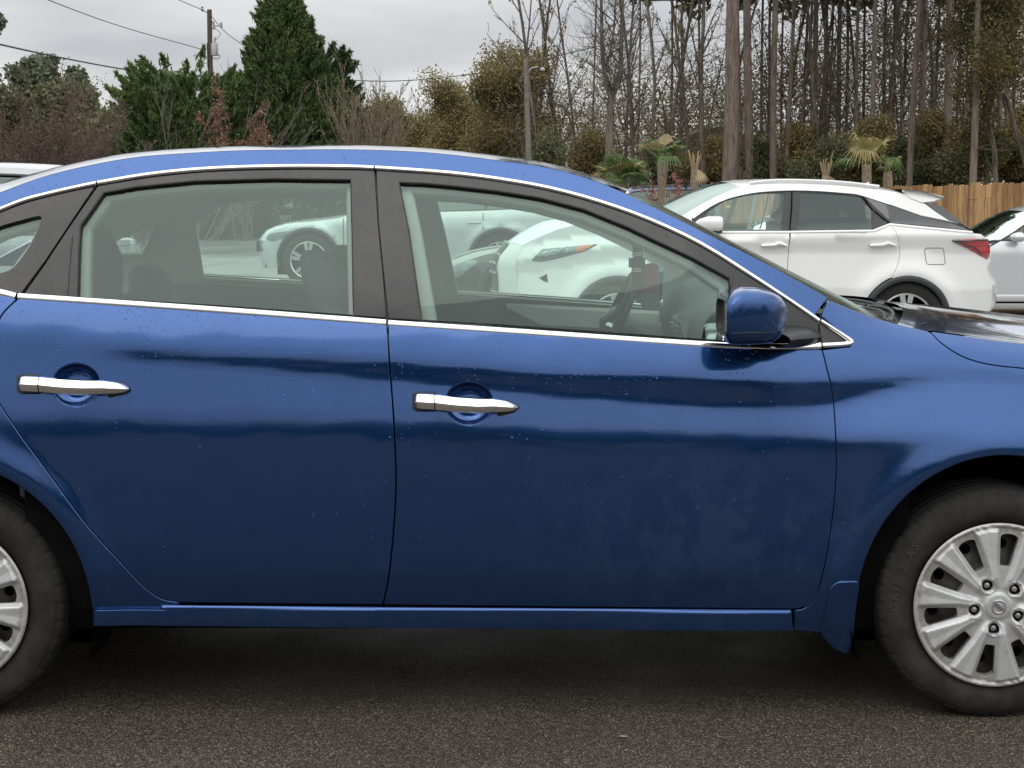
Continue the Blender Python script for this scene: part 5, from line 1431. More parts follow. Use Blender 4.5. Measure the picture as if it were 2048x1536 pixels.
both2(panel(S2, offset(ccw(lamp), .010), .03, lift=.010, r=.004), 'lamp_lens', M['lamp_clear'])
both2(panel(S2, P2([(1157, 493), (1192, 489.5), (1169, 500), (1150, 505)]), .03, lift=.016), 'turn_signal', M['amber'])
both2(panel(Surf(lambda x, z: w_suv(x, z) - .04), offset(ccw(notch), -.02), .04, edge=False), 'lower_duct', M['black'])
# cladding arches
for xc in (XF2, XR2):
    both2(strip(S2, ar2(xc, RA2 - .018, -8, 188), .062, lift=-.004, thick=.02), 'arch_cladding', M['cladding'])
    md = MD(); A = [[(xc + (RA2 - .04) * math.cos(R(t)), yy, R2 + (RA2 - .04) * math.sin(R(t))) for t in np.linspace(-25, 205, 24)] for yy in (-HW2 + .03, -HW2 + .32)]
    md.grid(np.array(A)); md.add(A[1], [tuple(range(24))]); both2(md, 'arch_liner', M['under'])
    simple_wheel(suv, (xc, -HW2 + .03, R2), R2, 'wide', w=.235); simple_wheel(suv, (xc, HW2 - .03, R2), R2, 'wide', w=.235, far=True)
# greenhouse
dtop = [(1383, 436), (1420, 413), (1456, 396.5), (1501, 386), (1537, 382), (1586, 380), (1640, 381.5), (1697, 386), (1722, 390)]
roofe2 = [(1345, 446), (1371, 428), (1411, 405), (1456, 383), (1483, 374.5), (1519, 369), (1573, 368), (1640, 369.5), (1700, 373.5), (1760, 380), (1810, 389), (1842, 399)]
DT = P2(dtop, 3); RO2 = P2(roofe2, 3)
side_up = P2([(1383, 462), (1383, 437)]) + DT + P2([(1780, 408), (1842, 430), (1900, 442), (1925, 448)]) + P2([(1890, 428), (1870, 412), (1852, 402)]) + RO2[::-1]
both2(panel(S2, side_up, .05, r=.006), 'roof_pillar', M['white'])
both2(panel(S2, P2([(1806, 380), (1842, 383), (1887, 395), (1872, 401), (1843, 405), (1820, 396)]), .05, lift=.01, r=.006, depth=.03), 'spoiler_end', M['white'])
g1 = P2([(1392, 452), (1417, 421), (1452, 399), (1492, 389), (1530, 385.5), (1570, 385), (1563, 461), (1394, 462)])
g2 = P2([(1600, 385), (1640, 385.5), (1697, 390), (1722, 394), (1744, 419), (1745, 458), (1597, 461)])
g3 = P2([(1727, 393), (1780, 412), (1842, 433), (1898, 446), (1940, 461), (1862, 452), (1783, 445)])
dlo = P2([(1386, 462), (1386, 438)]) + DT + P2([(1780, 409), (1842, 431), (1900, 443), (1946, 463), (1862, 455), (1780, 447), (1747, 461), (1579, 464)])
SI = Surf(lambda x, z: w_suv(x, z) - .012)
panel(Surf(lambda x, z: w_suv(x, z) - .006), dlo, .05, holes=[g1, g2], r=.004, depth=.02).build('window_surround', M['black'], suv)
both2(panel(SI, offset(ccw(g1), -.01), .1, edge=False), 'window_glass', M['glass2'])
both2(panel(SI, offset(ccw(g2), -.01), .1, edge=False), 'window_glass', M['privacy'])
both2(panel(S2, g3, .08, lift=.0, depth=.01), 'quarter_window', M['dark_gloss'])
both2(strip(S2, P2([(1384, 465), (1579, 464.5), (1747, 462), (1780, 449), (1862, 457), (1944, 465)]), .02, lift=.004, thick=.006), 'chrome_strip', M['white'])
both2(strip(S2, P2([(1386, 437), (1420, 413.5), (1456, 397), (1501, 386.5), (1537, 382.5), (1586, 380.5), (1640, 382), (1697, 386.5), (1722, 390.5), (1780, 409.5)], 2), .014, lift=.003, thick=.006), 'window_moulding', M['alu'])
for pts in ([(1584, 382), (1583, 420), (1580, 462)], [(1724, 392), (1744, 418), (1779, 447)]):
    both2(strip(S2, P2(pts), .012, lift=.003, thick=.002), 'shut_line', M['under'])
both2(strip(S2, P2([(1747, 419), (1747, 459)]), .02, lift=.0, thick=.004), 'window_post', M['black'])
# roof, screen, hood, tail
def sec2(x, z, zc, bow=0, inset=0, n=12):
    w = float(S2.w(np.array([x]), np.array([z]))[0]) - inset; us = np.sin(np.linspace(-1, 1, 2 * n + 1) * math.pi / 2)
    return [(x + bow * (1 - u * u), u * w, z + zc * (1 - abs(u) ** 2.6)) for u in us]
k = [i for i, p in enumerate(RO2) if p[0] <= x2(1490)][-1]
md = MD(); md.grid(np.array([sec2(p[0], p[1], .03 + .035 * i / k, -.30 + .16 * i / k) for i, p in enumerate(RO2[:k + 1])])); md.build('windshield', M['screen_pale'], suv, angle=80)
md = MD(); md.grid(np.array([sec2(p[0], p[1], .065 - .015 * i / 20, -.14 + .14 * min(1, i / 6)) for i, p in enumerate(RO2[k:])])); md.build('roof', M['white'], suv, angle=80)
xe, ze = RO2[-1]
# rear spoiler: wing beyond the roof
sp = P2([(1800, 378), (1842, 382), (1886, 395)]); sp2 = P2([(1886, 397), (1860, 404), (1842, 405)])
md = MD(); rows = []
for u in np.sin(np.linspace(-1, 1, 17) * math.pi / 2):
    w = .74 * u; c = (1 - u * u)
    rows.append([(sp[0][0], w, sp[0][1] + .0 * c), (sp[1][0] + .02 * c, w, sp[1][1] + .01 * c), (sp[2][0] + .05 * c, w * .97, sp[2][1] + .01 * c), (sp2[1][0] + .03 * c, w, sp2[1][1]), (sp2[2][0], w, sp2[2][1])])
md.grid(np.array(rows)); md.build('spoiler', M['white'], suv, angle=50)
rs = P2([(1842, 404), (1880, 418), (1915, 440), (1948, 464)])
md = MD(); md.grid(np.array([sec2(p[0] + .0, p[1] - .01, .0, .06 + .08 * i / 3) for i, p in enumerate(rs)])); md.build('rear_window', M['privacy'], suv, angle=80)
both2(panel(S2, P2([(1846, 405), (1880, 411), (1901, 427), (1944, 461), (1926, 449), (1898, 441), (1872, 424)]), .05, lift=.001), 'rear_side_glass', M['dark_gloss'])
qx = qt[3:]
rows = [[(p[0] - .005 + b * (1 - u * u), u * (float(S2.w(np.array([p[0]]), np.array([p[1]]))[0])), p[1]) for u in np.linspace(-1, 1, 21)] for p, b in zip(qt[2:11], (.10, .14, .16, .16, .16, .20, .20, .20, .18))]
md = MD(); md.grid(np.array(rows), flip=True); md.build('tailgate', M['white'], suv, angle=50)
both2(panel(S2, P2([(1912, 645), (1975, 625), (1971, 640), (1935, 655)]), .05, lift=.0), 'rear_skirt', M['cladding'])
hd = P2([(1046, 490), (1064, 481), (1081, 473), (1116, 458), (1145, 451), (1200, 447), (1290, 446), (1345, 446)])
md = MD(); md.grid(np.array([sec2(p[0], p[1], .02 + .05 * min(1, i / 3), -.16 + .0 * i) for i, p in enumerate(hd)])); md.build('hood', M['white'], suv, angle=80)
ne = P2([(1046, 490), (1033, 515), (1031, 535), (1036, 560)]) + [(x2(1040), .35), (x2(1052), .20)]
rows = [[(p[0] - b * (1 - abs(u) ** 2.2), u * float(S2.w(np.array([p[0]]), np.array([p[1]]))[0]), p[1] + (.02 * (1 - u * u) if i == 0 else 0)) for u in np.linspace(-1, 1, 25)] for i, (p, b) in enumerate(zip(ne, (.16, .22, .24, .25, .26, .2)))]
A = np.array(rows); md = MD(); md.grid(A, flip=True); md.build('front_bumper', M['white'], suv, angle=50)
B = A[:, 6:19].copy(); B[:, :, 0] -= .014; md = MD(); md.grid(B, flip=True); gr = md.build('grille', M['black'], suv)
for i in range(7):
    t = i / 6 * (len(A) - 1.001); j = int(t); q = A[j, 6:19] * (1 - t + j) + A[j + 1, 6:19] * (t - j); md = MD(); md.tube([(p[0] - .022, p[1], p[2]) for p in q], .014, 5); md.build('grille_bar', M['chrome'], gr)
# tail lamp, fuel flap, handles, mirror, fin, rails
tlp = P2([(1905, 481.5), (1940, 479), (1972, 479), (1978, 492), (1978, 506), (1974, 517), (1958, 509), (1938, 497)])
both2(panel(S2, tlp, .03, lift=.012, r=.006, depth=.02), 'tail_light', M['tail'])
both2(strip(S2, P2([(1905, 481), (1974, 479)]), .014, lift=.012, thick=.01), 'lamp_edge', M['dark_gloss'])
both2(strip(S2, P2([(1912, 483), (1945, 492), (1960, 505)]), .010, lift=.022, thick=.004), 'lamp_rib', M['dark_gloss'])
strip(S2, round_poly(P2([(1849, 496), (1887, 496), (1891, 529), (1853, 529)]), .03), .008, lift=.0, thick=.003, closed=True).build('fuel_flap_edge', M['seat_grey'], suv)
for (px, py) in ((1548, 491), (1765, 491)):
    both2(panel(S2, round_poly(P2([(px - 28, py), (px - 12, py - 7), (px + 12, py - 8), (px + 28, py - 1), (px + 14, py + 9), (px - 10, py + 9)]), .04), .02, lift=.001, depth=.003, r=.003), 'handle_recess', M['white'])
    both2(strip(S2, P2([(px - 26, py - 1), (px, py - 2), (px + 10, py - 5), (px + 26, py - 1)], 3), [.014, .03, .034, .012], lift=.020, thick=.016), 'door_handle', M['white'])
both2(strip(S2, P2([(1575, 540), (1574, 600)]), .008, lift=.0, thick=.001), 'shut_line', M['under'])
md = MD(); xm, zm = P2([(1412, 448)])[0]; wm = float(S2.w(np.array([xm]), np.array([zm]))[0])
rows = [[(xm + dx, -wm - .13 + .11 * s_ * math.copysign(abs(math.cos(a)) ** .7, math.cos(a)), zm + .075 * s_ * math.copysign(abs(math.sin(a)) ** .7, math.sin(a))) for a in np.linspace(0, 2 * math.pi, 25)] for dx, s_ in ((.13, .01), (.13, .92), (.10, 1), (0, .98), (-.07, .7), (-.11, .35), (-.12, .01))]
md.grid(np.array(rows)); both2(md, 'door_mirror', M['white'])
md = MD(); md.tube([(xm + .02, -wm + .02, zm - .06), (xm + .02, -wm - .10, zm - .05)], .03, 8); md.box(xm - .05, xm + .13, -wm - .2, -wm - .05, zm - .085, zm - .06); md.build('mirror_base', M['black'], suv)
x_, z_ = P2([(1752, 375)])[0]
md = MD(); md.add([(x_ - .10, 0, z_ - .01), (x_ + .09, -.02, z_ - .03), (x_ + .09, .02, z_ - .03), (x_ + .085, 0, z_ + .07), (x_ + .06, 0, z_ + .065)], [(0, 1, 3, 4), (0, 4, 3, 2), (1, 2, 3), (0, 2, 1)]); md.build('antenna_fin', M['white'], suv, smooth=False)
for sgn in (-1, 1):
    pts = [(p[0], sgn * (float(S2.w(np.array([p[0]]), np.array([p[1]]))[0]) - .03), p[1] + .025) for p in P2([(1500, 371), (1540, 366.5), (1573, 365.5), (1640, 367), (1700, 371), (1760, 378)], 3)]
    md = MD(); md.tube(pts, .016, 6); md.build('roof_rail', M['white'], suv)
md = MD(); md.box(XF2 - .2, XR2 + .6, -.6, .6, .2, .5); md.box(XF2 + .5, XR2 - .5, -.84, .84, .2, .36); md.build('underbody', M['under'], suv, smooth=False)
for xx, yy in ((x2(1590), -.38), (x2(1575), .38), (x2(1720), -.38), (x2(1720), .38)):
    s = empty('seat', (xx, yy, .5), parent=suv); md = MD(); md.box(-.05, .10, -.25, .25, .0, .62); md.box(-.55, -.02, -.25, .25, -.05, .12); md.build('backrest', M['cream'], s, bevel=.06); md = MD(); md.box(.02, .11, -.13, .13, .66, .86); md.build('headrest', M['cream'], s, bevel=.04)
both2(strip(Surf(lambda x, z: w_suv(x, z) - .05), P2([(1513, 390), (1500, 462)]), .05, thick=.02), 'seat_belt_pillar', M['cream'])
# ------------------------------------------------------------------ fence, 300 planks at most
dv = (FB - FA) / np.linalg.norm(FB - FA); plen = .148
t_end = np.linalg.norm(FB - FA) + 1.6; n_pl = min(300, int(t_end / plen)); ang = math.atan2(dv[1], dv[0])
def gzx(x, y): return float(gz_at(y)) * float(np.clip(1 - (x + 2) / 5, 0, 1))
fe = empty('wooden_fence', (float(FA[0]), float(FA[1]), 0)); tag(fe, 'tall cedar board fence running behind the parked cars to the right edge', 'fence')
pm_ = []
for k in range(4):
    md = MD(); h = 1.86 + .012 * k; c = .028
    poly = [(-.070, 0), (.070, 0), (.070, h - c), (.070 - c, h), (-.070 + c, h), (-.070, h - c)]
    md.prism(poly, -.009, .009); me_o = md.build('plank', M['cedar'], None, smooth=False); pm_.append(me_o.data); bpy.data.objects.remove(me_o)
end = FA + dv * t_end
for i in range(n_pl):
    p = end - dv * (i + .5) * plen
    o = bpy.data.objects.new('plank', pm_[random.randrange(4)]); COL.objects.link(o); o.parent = fe
    o.location = (p[0] - FA[0], p[1] - FA[1], gzx(p[0], p[1]) + random.uniform(-.012, .012)); o.rotation_euler = (random.uniform(-.012, .012), random.uniform(-.006, .006), ang + random.uniform(-.03, .03))
for zz in (.35, 1.0, 1.6):
    md = MD(); seg = 12
    for k in range(seg):
        a = FA + (end - FA) * k / seg; b = FA + (end - FA) * (k + 1) / seg; n_ = np.array([-dv[1], dv[0]]) * .03 * (1 if dv[0] > 0 else -1)
        md.tube([(a[0] - FA[0] + n_[0], a[1] - FA[1] + n_[1], gzx(*a) + zz), (b[0] - FA[0] + n_[0], b[1] - FA[1] + n_[1], gzx(*b) + zz)], .035, 4)
    md.build('rail', M['cedar'], fe, smooth=False)

# ------------------------------------------------------------------ plant tools
rng = np.random.default_rng(3)
def fast_mesh(name, V, F, mat, normals=False):
    me = bpy.data.meshes.new(name); V = np.asarray(V, np.float32); F = np.asarray(F, np.int32); k = F.shape[1]
    me.vertices.add(len(V)); me.vertices.foreach_set('co', V.ravel()); me.loops.add(F.size); me.loops.foreach_set('vertex_index', F.ravel())
    me.polygons.add(len(F)); me.polygons.foreach_set('loop_start', np.arange(0, F.size, k, dtype=np.int32)); me.update(calc_edges=True); me.validate()
    me.materials.append(mat); return me
def seg_mesh(segs, n=4):
    """segs (m,8): p0 p1 r0 r1 -> open tubes"""
    S = np.asarray(segs, float); p0, p1, r0, r1 = S[:, :3], S[:, 3:6], S[:, 6], S[:, 7]
    t = p1 - p0; L = np.linalg.norm(t, axis=1, keepdims=True); t = t / np.maximum(L, 1e-6)
    a = np.cross(t, np.array([0, 0, 1.0])); bad = np.linalg.norm(a, axis=1) < .1; a[bad] = np.cross(t[bad], np.array([0, 1.0, 0])); a /= np.linalg.norm(a, axis=1, keepdims=True); b = np.cross(t, a)
    V = []
    for pp, rr in ((p0 - t * r0[:, None] * .3, r0), (p1, r1)):
        for k in range(n):
            th = 2 * math.pi * k / n; V.append(pp + (a * math.cos(th) + b * math.sin(th)) * rr[:, None])
    V = np.stack(V, 1).reshape(-1, 3); base = np.arange(len(S))[:, None] * 2 * n
    F = np.concatenate([base + np.array([k, (k + 1) % n, n + (k + 1) % n, n + k]) for k in range(n)], 0)
    return V, F
def grow(seed, H, r, spread=.5, levels=4, kids=(7, 6, 5, 4), up=.35, clear=.4, lean=.0, wob=.05, lenf=.42, twig=.006, crown_only=False, forks=0):
    """branching skeleton; returns list of (level, seg)"""
    rg = random.Random(seed); out = []
    def axis(p, d, L, r0, r1, lv, n):
        pts = [Vector(p)]; d = Vector(d).normalized(); rs = [r0]
        for i in range(n):
            d = (d + Vector((rg.gauss(0, wob), rg.gauss(0, wob), rg.gauss(0, wob) * .5 + (up * .06 * (lv > 0))))).normalized()
            pts.append(pts[-1] + d * L / n); rs.append(r0 + (r1 - r0) * ((i + 1) / n) ** .9)
            out.append((lv, (*pts[-2], *pts[-1], rs[-2], rs[-1])))
        return pts, rs
    def rec(p, d, L, r0, lv):
        n = max(2, int(6 - lv)) if lv else 12
        pts, rs = axis(p, d, L, r0, max(twig, r0 * (.25 if lv else .22)), lv, n)
        if lv >= levels: return
        k = kids[lv]
        for j in range(k):
            t = clear + (1 - clear) * (j + rg.random()) / k if lv == 0 else .2 + .8 * (j + rg.random()) / k
            i = min(n - 1, int(t * n)); f = t * n - i; q = pts[i].lerp(pts[i + 1], f); rr = rs[i] + (rs[i + 1] - rs[i]) * f
            ax = (pts[i + 1] - pts[i]).normalized(); az = rg.random() * 2 * math.pi
            s1 = ax.cross(Vector((math.cos(az), math.sin(az), .2))).normalized()
            sp = spread * rg.uniform(.7, 1.3); dd = (ax * math.cos(sp) + s1 * math.sin(sp) + Vector((0, 0, up * .5))).normalized()
            LL = L * lenf * rg.uniform(.6, 1.15) * (1.0 if lv else (1.2 - .7 * t)); rec(q, dd, LL, max(twig, min(rr * .62, r0 * .5)), lv + 1)
    rec((0, 0, 0), (lean, 0, 1), H, r, 0)
    return out
def tree_obj(name, skel, bark, label, group=None, loc=(0, 0, 0), rz=0, leaf=None, cat='tree', trunk_n=8):
    root = empty(name, loc, rz); tag(root, label, cat, group)
    tr = [s for l, s in skel if l == 0]; br = [s for l, s in skel if l > 0]
    V, F = seg_mesh(tr, trunk_n); me = fast_mesh('trunk', V, F, bark); me.shade_smooth(); link('trunk', me, None, root)
    if br:
        V, F = seg_mesh(br, 3); link('crown', fast_mesh('crown', V, F, bark), None, root)
    if leaf is not None: link('foliage', leaf, None, root)
    return root
def leaf_cards(C, size, up=.0, aspect=1.6, jit=.35, D=None, wid=.5):
    """quads at centres C with random or given directions D"""
    n = len(C); s = size * rng.uniform(.6, 1.4, (n, 1))
    d = rng.normal(size=(n, 3)) if D is None else D + rng.normal(size=(n, 3)) * jit
    d[:, 2] += up; d /= np.linalg.norm(d, axis=1, keepdims=True)
    q = np.cross(d, rng.normal(size=(n, 3))); q /= np.maximum(np.linalg.norm(q, axis=1, keepdims=True), 1e-6)
    a = d * s * aspect; b = q * s * wid
    V = np.stack([C - a * .5, C + b * .9 - a * .05, C + a * .5, C - b * .9 - a * .05], 1).reshape(-1, 3)
    F = np.arange(4 * n).reshape(n, 4); return V, F
def clump_pts(n, clumps, r, sy=1.0):
    c = clumps[rng.integers(0, len(clumps), n)]; g = rng.normal(size=(n, 3)); g /= np.linalg.norm(g, axis=1, keepdims=True)
    return c + g * (rng.random((n, 1)) ** .45) * r * np.array([1, 1, .8])
def conifer(seed, H, Rb, n, mat, name, label, loc, top=.0, dens=1, cat='tree', group=None, lobes=None, flat_top=False, size=.12):
    """cypress: upswept feathery sprays over a cone, dark gaps inside"""
    rgn = np.random.default_rng(seed); root = empty(name, loc); tag(root, label, cat, group)
    skel = grow(seed, H * .92, Rb * .07, .9, 2, (34, 5), up=.15, clear=.05, lenf=.30, twig=.01, wob=.02)
    V, F = seg_mesh([s for l, s in skel if l == 0], 8); link('trunk', fast_mesh('trunk', V, F, M['dark_bark']), None, root)
    V, F = seg_mesh([s for l, s in skel if l > 0], 3); link('branch_mass', fast_mesh('branch_mass', V, F, M['grey_bark']), None, root)
    # branch tips as clumps
    m = int(n / 90); h = rgn.random(m) ** .85; th = rgn.random(m) * 2 * math.pi
    prof = (lambda h: np.where(h < .12, .75 + h * 2, 1 - ((h - .12) / .88) ** 1.25 * .97)) if not flat_top else (lambda h: np.sqrt(np.clip(1 - (h - .3) ** 2 * 1.0, .1, 1)))
    lob = 1 + (.03 if flat_top else .16) * np.sin(th * 3 + seed + h * 5) + rgn.normal(size=m) * .09
    rad = Rb * prof(h) * lob * (.62 + .42 * rgn.random(m) ** .5); z = h * H
    if flat_top: z = h * H * (1 + .05 * rgn.normal(size=m))
    cl = np.stack([rad * np.cos(th), rad * np.sin(th), z], 1)
    out = np.stack([np.cos(th), np.sin(th), np.full(m, .9)], 1)
    C = []; D = []
    for i in range(m):
        k = 90; t = rgn.random((k, 1)) ** .7; sp = .22 * Rb ** .4 * (1.15 - h[i] * .5)
        dirv = out[i] / np.linalg.norm(out[i]); c = cl[i] + dirv * (t - .4) * sp * 1.9 + rgn.normal(size=(k, 3)) * sp * .34 * (1.1 - t)
        C.append(c); D.append(np.repeat(dirv[None], k, 0))
    V, F = leaf_cards(np.concatenate(C), size, .35, 2.6, .55, np.concatenate(D), .34); link('foliage', fast_mesh('foliage', V, F, mat), None, root); return root

def at(px, Y): return (px - 1024) / FPX * Y
def gy(x, y): return gzx(x, y)

# ------------------------------------------------------------------ left side trees
conifer(5, 8.2, 2.35, 130000, M['cypress'], 'cypress_tree', 'tall pointed green cypress standing right of the utility pole', (at(575, 46), 46, .0), size=.08)
conifer(9, 6.3, 1.3, 36000, M['magnolia'], 'magnolia_tree', 'darker glossy evergreen tucked behind the right side of the tall cypress', (at(648, 49), 49, .0), flat_top=True, size=.11)
conifer(6, 5.0, 2.0, 90000, M['cypress'], 'cypress_tree', 'short flat-topped cypress with bare brown limbs in front of the utility pole', (at(380, 44), 44, .1), flat_top=True, size=.09)
def bare_fan(name, label, loc, H, r, n, mat, cat='shrub', spread=.5, seed=1, kids=(6, 5), group=None, leaf=None, twig=.005):
    rg = random.Random(seed); segs = []
    for i in range(n):
        az = rg.random() * 2 * math.pi; sp = spread * rg.random() ** .6
        d = Vector((math.cos(az) * math.sin(sp), math.sin(az) * math.sin(sp), math.cos(sp)))
        sk = grow(seed * 100 + i, H * rg.uniform(.65, 1.0), r, .35, len(kids), kids, up=.5, clear=.25, lenf=.35, twig=twig, wob=.07)
        q = Vector((0, 0, 1)).rotation_difference(d); off = Vector((rg.gauss(0, .08), rg.gauss(0, .08), 0)) * H * .3
        for l, s in sk:
            a = q @ Vector(s[:3]) + off; b = q @ Vector(s[3:6]) + off; segs.append((*a, *b, s[6], s[7]))
    root = empty(name, loc); tag(root, label, cat, group); V, F = seg_mesh(segs, 3); link('stems', fast_mesh('stems', V, F, mat), None, root)
    if leaf: 
        S_ = np.array(segs); k = rng.integers(0, len(S_), leaf[1]); C = S_[k, 3:6] + rng.normal(size=(leaf[1], 3)) * leaf[3]
        V, F = leaf_cards(C, leaf[2]); link('foliage', fast_mesh('foliage', V, F, leaf[0]), None, root)
    return root
bare_fan('bare_tree', 'grey bare branching tree growing inside the front of the short cypress', (at(400, 41.4), 41.4, .1), 5.0, .034, 14, M['grey_bark'], 'tree', .75, 3, (7, 5))
bare_fan('shrub', 'leafless reddish brown shrub spreading at the left edge', (at(40, 33), 33, .2), 3.9, .022, 75, M['maroon_bark'], 'shrub', 1.25, 4, (9, 7), leaf=(M['fuzz'], 42000, .032, .08), twig=.004)
bare_fan('shrub', 'low rounded brown twiggy shrub right of the reddish shrub, before the evergreens', (at(160, 36), 36, .2), 2.9, .018, 34, M['maroon_bark'], 'shrub', 1.2, 14, (8, 6), leaf=(M['fuzz'], 14000, .035, .13), twig=.005)
bare_fan('small_tree', 'small copper-leaved tree between the two cypresses', (at(488, 41), 41, .2), 4.0, .02, 9, M['maroon_bark'], 'tree', .20, 5, (6, 4), leaf=(M['copper'], 3600, .05, .06))
def leafy(name, label, loc, H, Rw, n, mat, bark, size=.12, seed=1, cat='tree', group=None, clear=.15, mesh=None, clumps=46, rz=0, sparse=.5, tr=1.0, cr=.28, levels=3, kids=(9, 6, 4)):
    """round crowned broadleaf: limbs plus clumps of leaf cards"""
    skel = grow(seed, H * .95, (H * .018 + .03) * tr, .75, levels, kids, up=.25, clear=clear, lenf=.40 * Rw / H * 1.7, twig=.007, wob=.07)
    S_ = np.array([s for l, s in skel if l >= 1]); idx = rng.choice(len(S_), min(clumps, len(S_)), replace=False)
    cl = S_[idx, 3:6]; C = clump_pts(n, cl, Rw * cr)
    V, F = leaf_cards(C, size); me = fast_mesh('foliage', V, F, mat)
    return tree_obj(name, skel, bark, label, group, loc, rz, leaf=me, cat=cat)
def tree_copy(o, loc, s=1.0, rz=0, label=None):
    c = copy_tree(o); c.location = loc; c.scale = (s, s, s); c.rotation_euler = (0, 0, rz)
    if label: c['label'] = label
    return c
# greyish pines far left
pgrp = 'pines in the distance at the left'
p1_ = leafy('pine_tree', 'tallest round-headed grey-green pine at the far left, above the reddish shrub', (at(60, 62), 62, 0), 7.3, 2.6, 9000, M['pine_needle'], M['dark_bark'], .14, 21, group=pgrp, clear=.5, clumps=60, cr=.2)
p2_ = leafy('pine_tree', 'dense grey-green pine in the middle of the left group', (at(140, 60), 60, 0), 6.8, 2.6, 12000, M['pine_needle'], M['dark_bark'], .14, 22, group=pgrp, clear=.4, clumps=90, cr=.22)
tree_copy(p1_, (at(205, 66), 66, 0), .98, 2.0, 'sparse pine with sky showing through, left of the flat-topped cypress')
tree_copy(p2_, (at(255, 70), 70, 0), .92, 4.0, 'last pine of the left group beside the flat-topped cypress')
tree_copy(p1_, (at(-10, 52), 52, 0), 1.06, 1.0, 'pine cut by the left edge of the picture')
e1 = leafy('evergreen_tree', 'dark olive evergreen between the reddish shrub and the flat-topped cypress', (at(235, 47), 47, 0), 5.3, 2.5, 24000, M['darkbush'], M['dark_bark'], .11, 31, clear=.05, clumps=120, cr=.3, group='evergreens behind the reddish shrub')
tree_copy(e1, (at(160, 50), 50, 0), 1.0, 1.5, 'dark evergreen directly behind the reddish shrub')
tree_copy(e1, (at(95, 51), 51, 0), .98, 3.1, 'dark evergreen behind the left part of the reddish shrub')
bare_fan('bare_tree', 'thin bare twigs poking up behind the left pines', (at(110, 64), 64, 0), 8.0, .03, 5, M['grey_bark'], 'tree', .3, 41, (8, 5), twig=.012)
bare_fan('shrub', 'small yellow-green shrub behind the roof of the silver SUV at left', (at(50, 24), 24, .3), 1.85, .010, 10, M['tan_bark'], 'shrub', .5, 45, (5, 4), leaf=(M['yellowleaf'], 500, .05, .03))
# tan thicket, middle
bare_fan('thicket', 'upright tan bare stems right of the tall cypress', (at(752, 40), 40, .1), 4.7, .016, 46, M['tan_bark'], 'shrub', .12, 51, (6, 5), leaf=(M['tanleaf'], 1600, .035, .03), twig=.006)
mg_ = 'autumn trees along the middle of the skyline'
t1 = leafy('autumn_tree', 'low yellow-olive tree with soft outline right of the tan bare stems', (at(800, 58), 58, 0), 5.0, 4.2, 30000, M['tanleaf'], M['tan_bark'], .06, 61, group=mg_, clumps=260, clear=.03, cr=.16)
t2 = leafy('autumn_tree', 'brown-olive tree left of the grey lamp pole', (at(985, 52), 52, 0), 6.0, 4.2, 28000, M['olive'], M['dark_bark'], .06, 62, group=mg_, clumps=240, clear=.05, cr=.16)
tree_copy(t1, (at(745, 62), 62, 0), .86, 1.2, 'yellowish low tree directly behind the tan bare stems')
tree_copy(t1, (at(868, 56), 56, 0), 1.02, 2.6, 'yellow-olive tree in the dip of the skyline')
tree_copy(t2, (at(915, 54), 54, 0), .88, 2.2, 'olive tree between the dip of the skyline and the brown-olive tree')
tree_copy(t2, (at(1050, 50), 50, 0), .90, 4.1, 'brown-olive tree directly behind the grey lamp pole')
for i, (px, Y, s, nm) in enumerate(((905, 60, .92, 'left'), (985, 56, 1.15, 'middle'))):
    bare_fan('bare_tree', ['fine bare twig crown on the skyline left of the brown-olive tree', 'taller bare twig crown rising over the brown-olive tree'][i], (at(px, Y), Y, 0), 6.6 * s, .03, 9, M['grey_bark'], 'tree', .6, 71 + i, (8, 6), leaf=(M['olive'], 900, .07, .08), twig=.010)
# understory bushes on the right
ug = 'evergreen bushes under the tall trees'
b1 = leafy('bush', 'blue-green bush right of the grey lamp pole above the sedan roof', (at(1105, 44), 44, 0), 3.2, 1.7, 24000, M['darkbush'], M['dark_bark'], .055, 81, 'shrub', ug, clear=.03, clumps=120, cr=.3)
b2 = leafy('bush', 'olive bush behind the left palms', (at(1200, 47), 47, 0), 3.4, 1.9, 24000, M['olive'], M['dark_bark'], .055, 82, 'shrub', ug, clear=.03, clumps=100, cr=.28)
lab = ['dark bush left of the large pine trunk', 'olive bush at the foot of the large pine trunk', 'dark bush just right of the large pine trunk', 'olive thicket between the second and third pine trunks', 'dark green bush left of the double palm', 'olive bush directly behind the double palm', 'dark bush right of the double palm', 'olive bush above the left end of the fence', 'dark bush above the middle of the visible fence', 'olive bush above the right end of the fence']
for i, (px, Y, s) in enumerate(((1330, 50, 1.0), (1425, 48, .95), (1510, 47, 1.02), (1590, 50, 1.1), (1660, 45, .98), (1735, 47, 1.1), (1800, 46, 1.0), (1870, 47, 1.15), (1950, 45, 1.05), (2040, 46, 1.2))):
    tree_copy((b1, b2)[i % 2 if i not in (2,) else 0], (at(px, Y), Y, 0), s, i * 1.7, lab[i])
